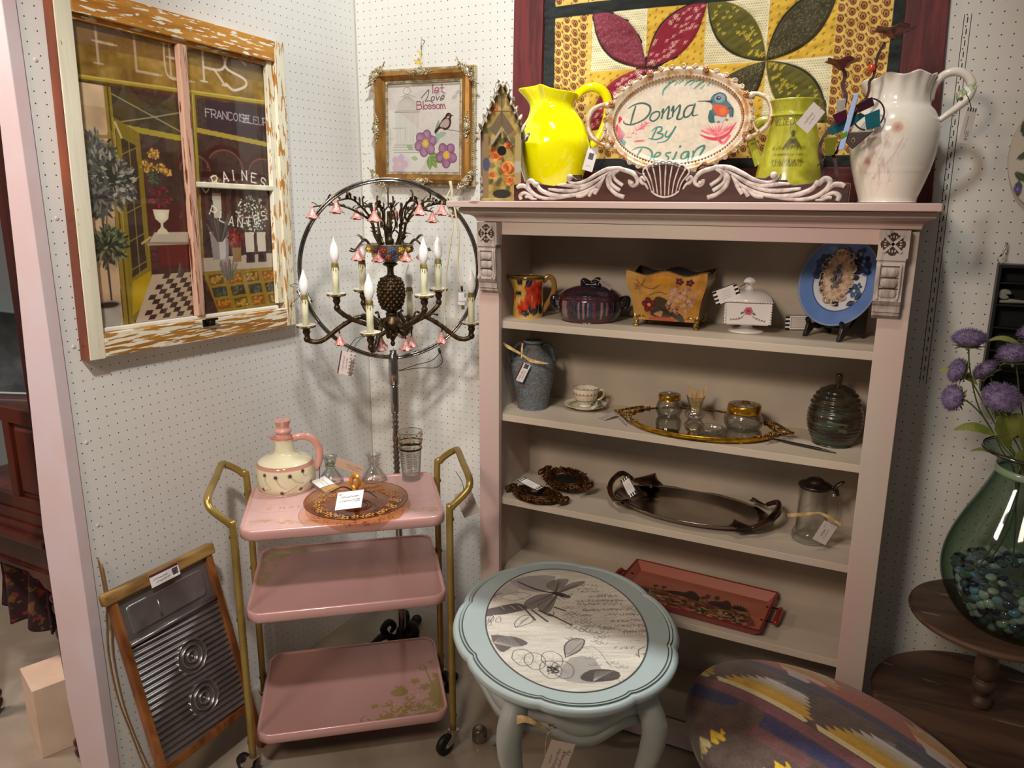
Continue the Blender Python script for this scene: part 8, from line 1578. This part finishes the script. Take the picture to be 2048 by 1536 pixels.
for layer in range(8):
    z = .020+layer*.0148; Rm = np.interp(z, [.0, .035, .085, .135], [.088, .120, .147, .156])-.004
    for ring in (0, 1) if layer < 7 else (0, 1, 2, 3):
        R_1 = Rm-.013-ring*.026; n = int(6.2832*R_1/.027)
        for k in range(n):
            a = 6.2832*(k+r.uniform(-.2, .2))/n+layer*.4
            if math.sin(a) > .55 and ring == 0 and layer < 7: continue
            if ring and layer < 7 and (k % 2 or math.sin(a) > 0): continue
            g_ = gcol[r.choices(range(5), (30, 26, 22, 8, 16))[0]]; p = (VX+R_1*math.cos(a), VY+R_1*math.sin(a), .6005+z+r.uniform(-.002, .002)+(.004 if layer == 7 else 0))
            if g_[0] not in protos:
                b = MB(); b.ell((0, 0, 0), (.0128, .0118, .0072), 0, 14, 8); o = b.build('glass_gem', mat(g_[0], g_[1], .05, coat=1., trans=g_[3]*.4, ior=1.5)); tag(o, g_[2], 'glass gem', 'flat glass gems in the vase'); protos[g_[0]] = o
            else: o = protos[g_[0]].copy(); scene.collection.objects.link(o)
            o.location = p; o.rotation_euler = (r.uniform(.9, 2.2), r.uniform(-.4, .4), a+math.pi/2) if layer < 7 else (r.uniform(-.5, .5), r.uniform(-.5, .5), a)
lav = mat('lavender_fuzz', '6f6088', .9, c2='8a7d9c', scale=90); sepal = mat('sepal_green', '7c8a45', .6, c2='5f6f35', scale=60); leafg = mat('leaf_green', '6d7a34', .5, c2='8a9147', scale=26, coat=.1); stemm = mat('stem_green', '4f5a33', .6)
def thistle3(i, label, head, axis, s, path, leaves):
    t = thing('thistle_stem', label, 'artificial flower', (VX, VY, .72), group='purple thistles in the vase'); h = Vector(head); ax = Vector(axis).normalized(); z = ax; x = z.cross(Vector((.3, .2, 1))).normalized(); y = z.cross(x); M_ = Matrix(((x.x, y.x, z.x, h.x), (x.y, y.y, z.y, h.y), (x.z, y.z, z.z, h.z), (0, 0, 0, 1))); q_ = random.Random(i)
    b = MB(M_); b.ell((0, 0, .002*s), (.028*s, .028*s, .017*s), 0, 20, 10)
    for k in range(520):
        a, c_ = q_.uniform(0, 6.283), q_.uniform(-.25, 1); sn_ = math.sqrt(1-c_*c_); d = np.array([sn_*math.cos(a), sn_*math.sin(a), c_]); p = d*np.array([.027, .027, .016])*s; tip = p+d*np.array([.008, .008, .009])*s*q_.uniform(.7, 1.15); w = .0008*s; e = np.cross(d, (0, .3, 1)); e /= np.linalg.norm(e)+1e-6
        b.add([p+e*w, p-e*w, p+np.cross(d, e)*w*1.5, tip], [(0, 1, 3), (1, 2, 3), (2, 0, 3)], 0)
    b.build('flower_head', lav, t, world=True)
    b = MB(M_)
    for k in range(14): a = k*.449; b.ribbon([(.006*s*math.cos(a), .006*s*math.sin(a), -.012*s), (.018*s*math.cos(a), .018*s*math.sin(a), -.014*s), (.030*s*math.cos(a+.1), .030*s*math.sin(a+.1), (-.010-.006*(k % 2))*s)], [.004*s, .007*s, .001], .0008, 0, (0, 0, 1))
    b.build('sepals', sepal, t, world=True)
    b = MB(); b.tube([h-ax*.012*s]+[Vector(p) for p in path], .0017, 6, sm=5); b.build('stem', stemm, t, world=True)
    for (p, d, L, w) in leaves: b = MB(); d = np.array(d, float); d /= np.linalg.norm(d); P = [np.array(p), np.array(p)+d*L*.35+np.array((0, 0, .012)), np.array(p)+d*L*.7+np.array((0, 0, .012)), np.array(p)+d*L]; b.ribbon(P, [.002, w*.8, w, w*.7, .001], .0009, 0, (.25, -.9, .35)); b.build('leaf', leafg, t, world=True)
N0 = (VX-.045, VY-.02, .985)
thistle3(1, 'tallest purple thistle, upper left of the bunch in the green vase', (1.895, -.30, 1.268), (-.05, -.1, 1), 1.12, [(1.905, -.295, 1.20), (1.935, -.29, 1.11), (1.99, -.29, 1.03), N0, (2.02, -.29, .85), (1.985, -.29, .74)], [((1.925, -.29, 1.165), (-1, -.1, .32), .085, .020)])
thistle3(2, 'purple thistle facing left, second down on the left side of the bunch', (1.882, -.30, 1.195), (-.9, -.2, .25), .92, [(1.91, -.295, 1.175), (1.95, -.29, 1.11), (2.00, -.29, 1.03), (VX-.04, VY, .98), (2.03, -.28, .84), (2.00, -.28, .74)], [])
thistle3(3, 'round purple thistle lowest on the left side of the bunch', (1.880, -.30, 1.132), (-.75, -.45, .15), .98, [(1.915, -.295, 1.122), (1.955, -.29, 1.08), (1.99, -.285, 1.02), (VX-.05, VY+.01, .97), (2.04, -.27, .86), (2.05, -.27, .74)], [((1.975, -.29, 1.052), (-1, -.1, .05), .085, .022), ((2.0, -.30, 1.0), (-1, -.15, .2), .075, .010)])
thistle3(4, 'large purple thistle at the centre front of the bunch, tilted forward', (1.968, -.335, 1.150), (.1, -.55, .65), 1.22, [(1.972, -.31, 1.10), (2.0, -.30, 1.04), (VX-.035, VY-.02, .98), (2.06, -.30, .85), (2.07, -.30, .73)], [((1.985, -.30, 1.07), (-.2, -.2, 1), .085, .042), ((1.985, -.31, 1.04), (.45, -.2, 1), .080, .045), ((2.0, -.31, 1.03), (-.45, -.25, 1), .085, .040)])
thistle3(5, 'purple thistle half hidden behind the large central one', (1.938, -.27, 1.195), (-.5, .1, .5), .95, [(1.955, -.275, 1.165), (1.985, -.28, 1.09), (VX-.03, VY+.01, .99), (2.08, -.27, .85), (2.09, -.26, .74)], [])
thistle3(6, 'purple thistle in front of the black wall box, right of the tallest', (1.985, -.30, 1.242), (-.2, -.1, 1), 1.15, [(1.995, -.295, 1.20), (2.02, -.29, 1.10), (VX-.01, VY-.01, .99), (2.10, -.29, .85), (2.11, -.29, .73)], [((2.0, -.29, 1.255), (-1, 0, .15), .07, .012), ((2.03, -.31, 1.03), (.05, -.3, 1), .12, .05), ((2.03, -.32, .99), (.5, -.5, .8), .10, .055)])
thistle3(7, 'highest purple thistle touching the right edge of the picture', (2.020, -.28, 1.285), (0, -.1, 1), 1.12, [(2.03, -.28, 1.22), (2.05, -.28, 1.10), (VX+.01, VY, .99), (2.12, -.28, .86), (2.13, -.27, .74)], [((2.06, -.31, 1.01), (-.35, -.45, .75), .09, .05), ((2.05, -.33, .985), (-.6, -.6, .55), .075, .050)])
# wall pieces at the right edge
C = CV(.17, .26, 700, 'd6cdbd'); r = random.Random(4)
for x, y, a in ((.02, .12, .5), (.035, .14, 1.2), (.02, .09, 5.6), (.045, .10, .2), (.03, .07, 4.8), (.05, .16, .8), (.06, .06, 5.2), (.08, .17, 1.5), (.03, .17, 1.8)): C.leaf(x, y, .038, a, .018, '4a5440', '7a8468')
for x, y in ((.06, .20), (.09, .12), (.12, .19)): C.flower(x, y, .028, 6, 'd79a8c', 'c96a5a', 'e6b8a8')
for x, y in ((.03, .05), (.06, .03), (.05, .115)): C.flower(x, y, .010, 5, '6a5a9a', 'b0a0c0')
b = MB(frame_m((2.025, -.010, 1.675), (1, 0, 0), (0, 0, 1))); oval_panel(b, C, .083, .125, 60, 160, lambda v: .004+.004*v**4); b.loft([oval(.083, .125, .008, 48), oval(.084, .126, .004, 48), oval(.06, .10, -.006, 48)], 1, True, False, True)
o = b.build('oval_wall_plaque', [mat('plaque_paint', 'ffffff', .3, attr=True), mat('plaque_edge', 'c9c0b0', .4)]); tag(o, 'cream oval wall plaque with green leaves and pink flowers at the right edge', 'wall plaque')
wbx = thing('shadow_box', 'black wall hung shadow box with shelves behind the purple thistles', 'shadow box', (2.06, -.0, 1.12)); bm_ = mat('black_box', '14110f', .5, coat=.1); bn = mat('black_box_inside', '0d0b0a', .7)
b = MB(); b.bb((1.953, -.055, 1.10), (1.960, -.004, 1.418)); b.bb((2.20, -.055, 1.10), (2.207, -.004, 1.418)); b.bb((1.9605, -.055, 1.410), (2.1995, -.004, 1.418)); b.bb((1.9605, -.055, 1.10), (2.1995, -.004, 1.107)); b.build('outer_frame', bm_, wbx, world=True, bevel=.001)
b = MB(); b.bb((1.9605, -.010, 1.1075), (2.1995, -.005, 1.4095)); b.build('back', bn, wbx, world=True)
for z in (1.372, 1.318, 1.262, 1.205, 1.155): b = MB(); b.bb((1.961, -.050, z), (2.199, -.0105, z+.003)); b.build('shelf', bm_, wbx, world=True)
b = MB(); 
for k in range(5): b.tube([(1.975+.012*math.cos(a)*(1-k*.18), -.035, 1.345+.010*math.sin(a)*(1-k*.18)) for a in np.linspace(0, 5.6, 12)], .0035, 6)
b.tube([(1.966, -.030, 1.326), (1.99, -.03, 1.328), (2.03, -.03, 1.327)], [.004, .006, .003], 8, sm=3); o = b.build('scroll_ornament', mat('grey_cameo', '8d8a80', .6)); tag(o, 'small grey scroll ornament standing in the black shadow box', 'ornament')
b = MB(); b.tube([(1.965, -.001, 1.468), (1.965, -.020, 1.466), (1.962, -.024, 1.452), (1.958, -.026, 1.440), (1.955, -.022, 1.436)], .0022, 7, sm=3); o = b.build('peg_hook', mat('steel', 'a8a6a2', .3, metal=1)); tag(o, 'steel peg hook above the black shadow box', 'hook')
b = MB(); b.tube([(1.955, -.030, 1.419), (1.950, -.03, 1.430), (1.956, -.026, 1.440), (1.966, -.03, 1.430), (1.962, -.03, 1.419)], .0012, 6, sm=4); o = b.build('hanging_wire', mat('steel', 'a8a6a2', .3)); tag(o, 'thin wire loop hanging the black shadow box on its hook', 'wire')

# ---------------------------------------------------------------- aisle on the left
cherry = mat('cherry_wood', '4a1d12', .25, c2='2c0f0a', scale=8, stretch=(1, 1, .2), detail=5, coat=.35)
cb = thing('display_cabinet', 'dark cherry glass-front cabinet on turned legs behind the white post', 'cabinet', (-.38, -.96, 0))
def K_(mb, n, m=cherry, **k): return mb.build(n, m, cb, world=True, bevel=.002, **k)
X0, X1, YF, YB = -.66, -.138, -1.165, -.76
b = MB(); b.bb((X0, YF+.005, .58), (X1-.002, YB, .690)); K_(b, 'apron')
b = MB(); b.prism([(X0, .58), (X0+.06, .56), (X0+.10, .585), (-.40, .60), (-.28, .595), (-.245, .572), (-.225, .575), (-.20, .553), (X1-.002, .553), (X1-.002, .60), (X0, .60)], 0, .01); b.v[-1] = np.stack([b.v[-1][:, 0], YF+b.v[-1][:, 2]-.003, b.v[-1][:, 1]], -1); K_(b, 'scalloped_apron')
b = MB(); b.bb((X0-.01, YF-.030, .690), (X1+.001, YB, .712)); b.bb((X0, YF-.015, .712), (X1-.003, YB, .735)); b.bb((X0, YF-.006, .735), (X1-.005, YB, .765)); K_(b, 'ledge')
b = MB(); b.bb((-.159, YF, .765), (X1-.003, YB, 2.2)); K_(b, 'side_post'); b = MB(); b.bb((X0, YF+.002, .765), (-.1595, YF+.025, .800)); b.bb((X0, YF+.002, 1.005), (-.1595, YF+.025, 1.045)); b.bb((-.29, YF+.003, .80), (-.262, YF+.025, 1.005)); K_(b, 'door_frame')
b = MB(); b.bb((-.2615, YF+.012, .8005), (-.1598, YF+.02, 1.0045)); b.loft([[(x, YF+.012, z) for x, z in ((-.252, .81), (-.169, .81), (-.169, .995), (-.252, .995))], [(x, YF+.006, z) for x, z in ((-.244, .82), (-.177, .82), (-.177, .985), (-.244, .985))]], 0, False); K_(b, 'raised_panel')
b = MB(); b.bb((X0, YB-.004, .765), (-.16, YB+.012, 2.2)); K_(b, 'back', mat('cabinet_back', '57504f', .4, c2='3a3334', scale=6)); b = MB(); b.bb((X0, YF+.03, 1.285), (-.162, YB-.01, 1.291)); K_(b, 'glass_shelf', mat('shelf_glass_edge', '6f8a86', .1, coat=.5, trans=.6)); b = MB(); b.bb((X0, YF+.03, 1.02), (-.162, YB-.01, 1.03)); K_(b, 'inner_floor')
b = MB(); b.add([(X0, YF+.008, 1.045), (-.16, YF+.008, 1.045), (-.16, YF+.008, 2.2), (X0, YF+.008, 2.2)], [(0, 1, 2, 3)]); b.build('glass_pane', gl, cb, world=True)
lg = [(.013, 0), (.018, .008), (.018, .02), (.026, .03), (.028, .045), (.020, .055), (.027, .062), (.028, .075), (.020, .085), (.022, .12), (.025, .25), (.028, .385), (.022, .392), (.030, .405), (.031, .425), (.024, .435), (.020, .46), (.028, .48), (.030, .50), (.022, .508), (.032, .516), (.033, .528), (.024, .536), (.030, .545), (.032, .558)]
for x, y in ((-.178, -1.135), (-.625, -1.135), (-.178, -.80), (-.625, -.80)): b = MB(); b.lathe([(0, 0)]+lg+[(0, .558)], 24, c=(x, y, 0), n=2); b.build('leg', cherry, cb, world=True)
b = MB(); b.ell((-.185, -1.10, 1.331), .0385, 0, 28, 18)
for s_ in (-1, 1):
    for k in range(22): t = -1.3+k*.124; b.box((-.185+.0325*math.sin(t)*.9+s_*.0, -1.10-.036*math.cos(t)*.8, 1.331+s_*(.020+.006*math.cos(t))), (.0012, .002, .006), 1)
o = b.build('baseball', [mat('baseball_leather', 'd8d0c6', .5), mat('dark_stitches', '4a2f2c', .6)]); tag(o, 'white baseball with dark stitches on a stand behind the cabinet glass', 'ball')
b = MB(); b.lathe([(0, 0), (.030, 0), (.028, .004), (.024, .008), (0, .0025)], 24, c=(-.185, -1.10, 1.2912)); o = b.build('ball_stand', mat('clear_stand', 'b5a79a', .2, coat=.5)); tag(o, 'small pale stand under the baseball in the cabinet', 'stand')
b = MB(); b.T = frame_m((-.34, -1.02, 1.155), (.93, .36, 0), (0, 0, 1)); b.box((0, 0, 0), (.30, .235, .006)); b.box((.147, 0, .004), (.004, .235, .003), 1); b.box((0, -.115, .004), (.30, .004, .003), 1); o = b.build('display_plaque', [mat('smoky_plaque', '4f5254', .25, c2='33383a', scale=12, coat=.4), mat('plaque_line', 'b9bcbc', .3)]); tag(o, 'grey glass plaque leaning inside the cherry cabinet below the baseball', 'plaque')
b = MB(frame_m((-.33, -1.05, .11), (.94, -.34, 0), (0, 0, 1))); b.box((0, 0, 0), (.15, .22, .24)); o = b.build('cardboard_box', mat('cream_cardboard', 'd9bfa6', .6, c2='cdb098', scale=6), bevel=.002); tag(o, 'cream cardboard box on the floor behind the cabinet leg', 'box')
b = MB(frame_m((-.37, -.90, .30), (.94, -.34, 0), (0, 0, 1))); b.box((0, 0, -.03), (.10, .10, .09)); b.box((0, -.18, 0), (.16, .26, .22)); o = b.build('patterned_box', mat('maroon_damask', '6b1f2e', .6, c2='b08a86', scale=60, lo=.56, hi=.60), bevel=.002); tag(o, 'maroon and white patterned box behind the cream cardboard box', 'box')
b = MB(); b.grid(lambda u, v: (-.56+.245*u-.03*v*(1-u), -1.09+.02*np.sin(22*u+2*v)+.02*np.sin(9*u), .60-.235*v-.03*u*v+.012*np.sin(14*u)*v), 50, 30); o = b.build('patterned_shawl', mat('dark_paisley_cloth', '2c1416', .85, c2='6a4420', scale=30, detail=5, lo=.55, hi=.62, chips=[('7a1f1c', 40, .62, (1, 1, 1))]), solid=.006); tag(o, 'dark red and brown patterned cloth hanging under the cherry cabinet', 'cloth')
b = MB(); b.tube([(.008, -1.145, .68), (.009, -1.140, .55), (.007, -1.150, .42), (.009, -1.143, .28), (.008, -1.12, .16), (.012, -1.10, .05), (.04, -1.10, .004)], .0022, 7, sm=6); b.tube([(.010, -1.138, .66), (.012, -1.134, .52), (.010, -1.140, .40), (.012, -1.132, .26), (.011, -1.11, .14), (.018, -1.09, .04), (.05, -1.09, .004)], .0022, 7, sm=6); o = b.build('lamp_cord', mat('brown_cord', '8a6238', .5)); tag(o, 'brown doubled electric cord running down beside the white post', 'cord')
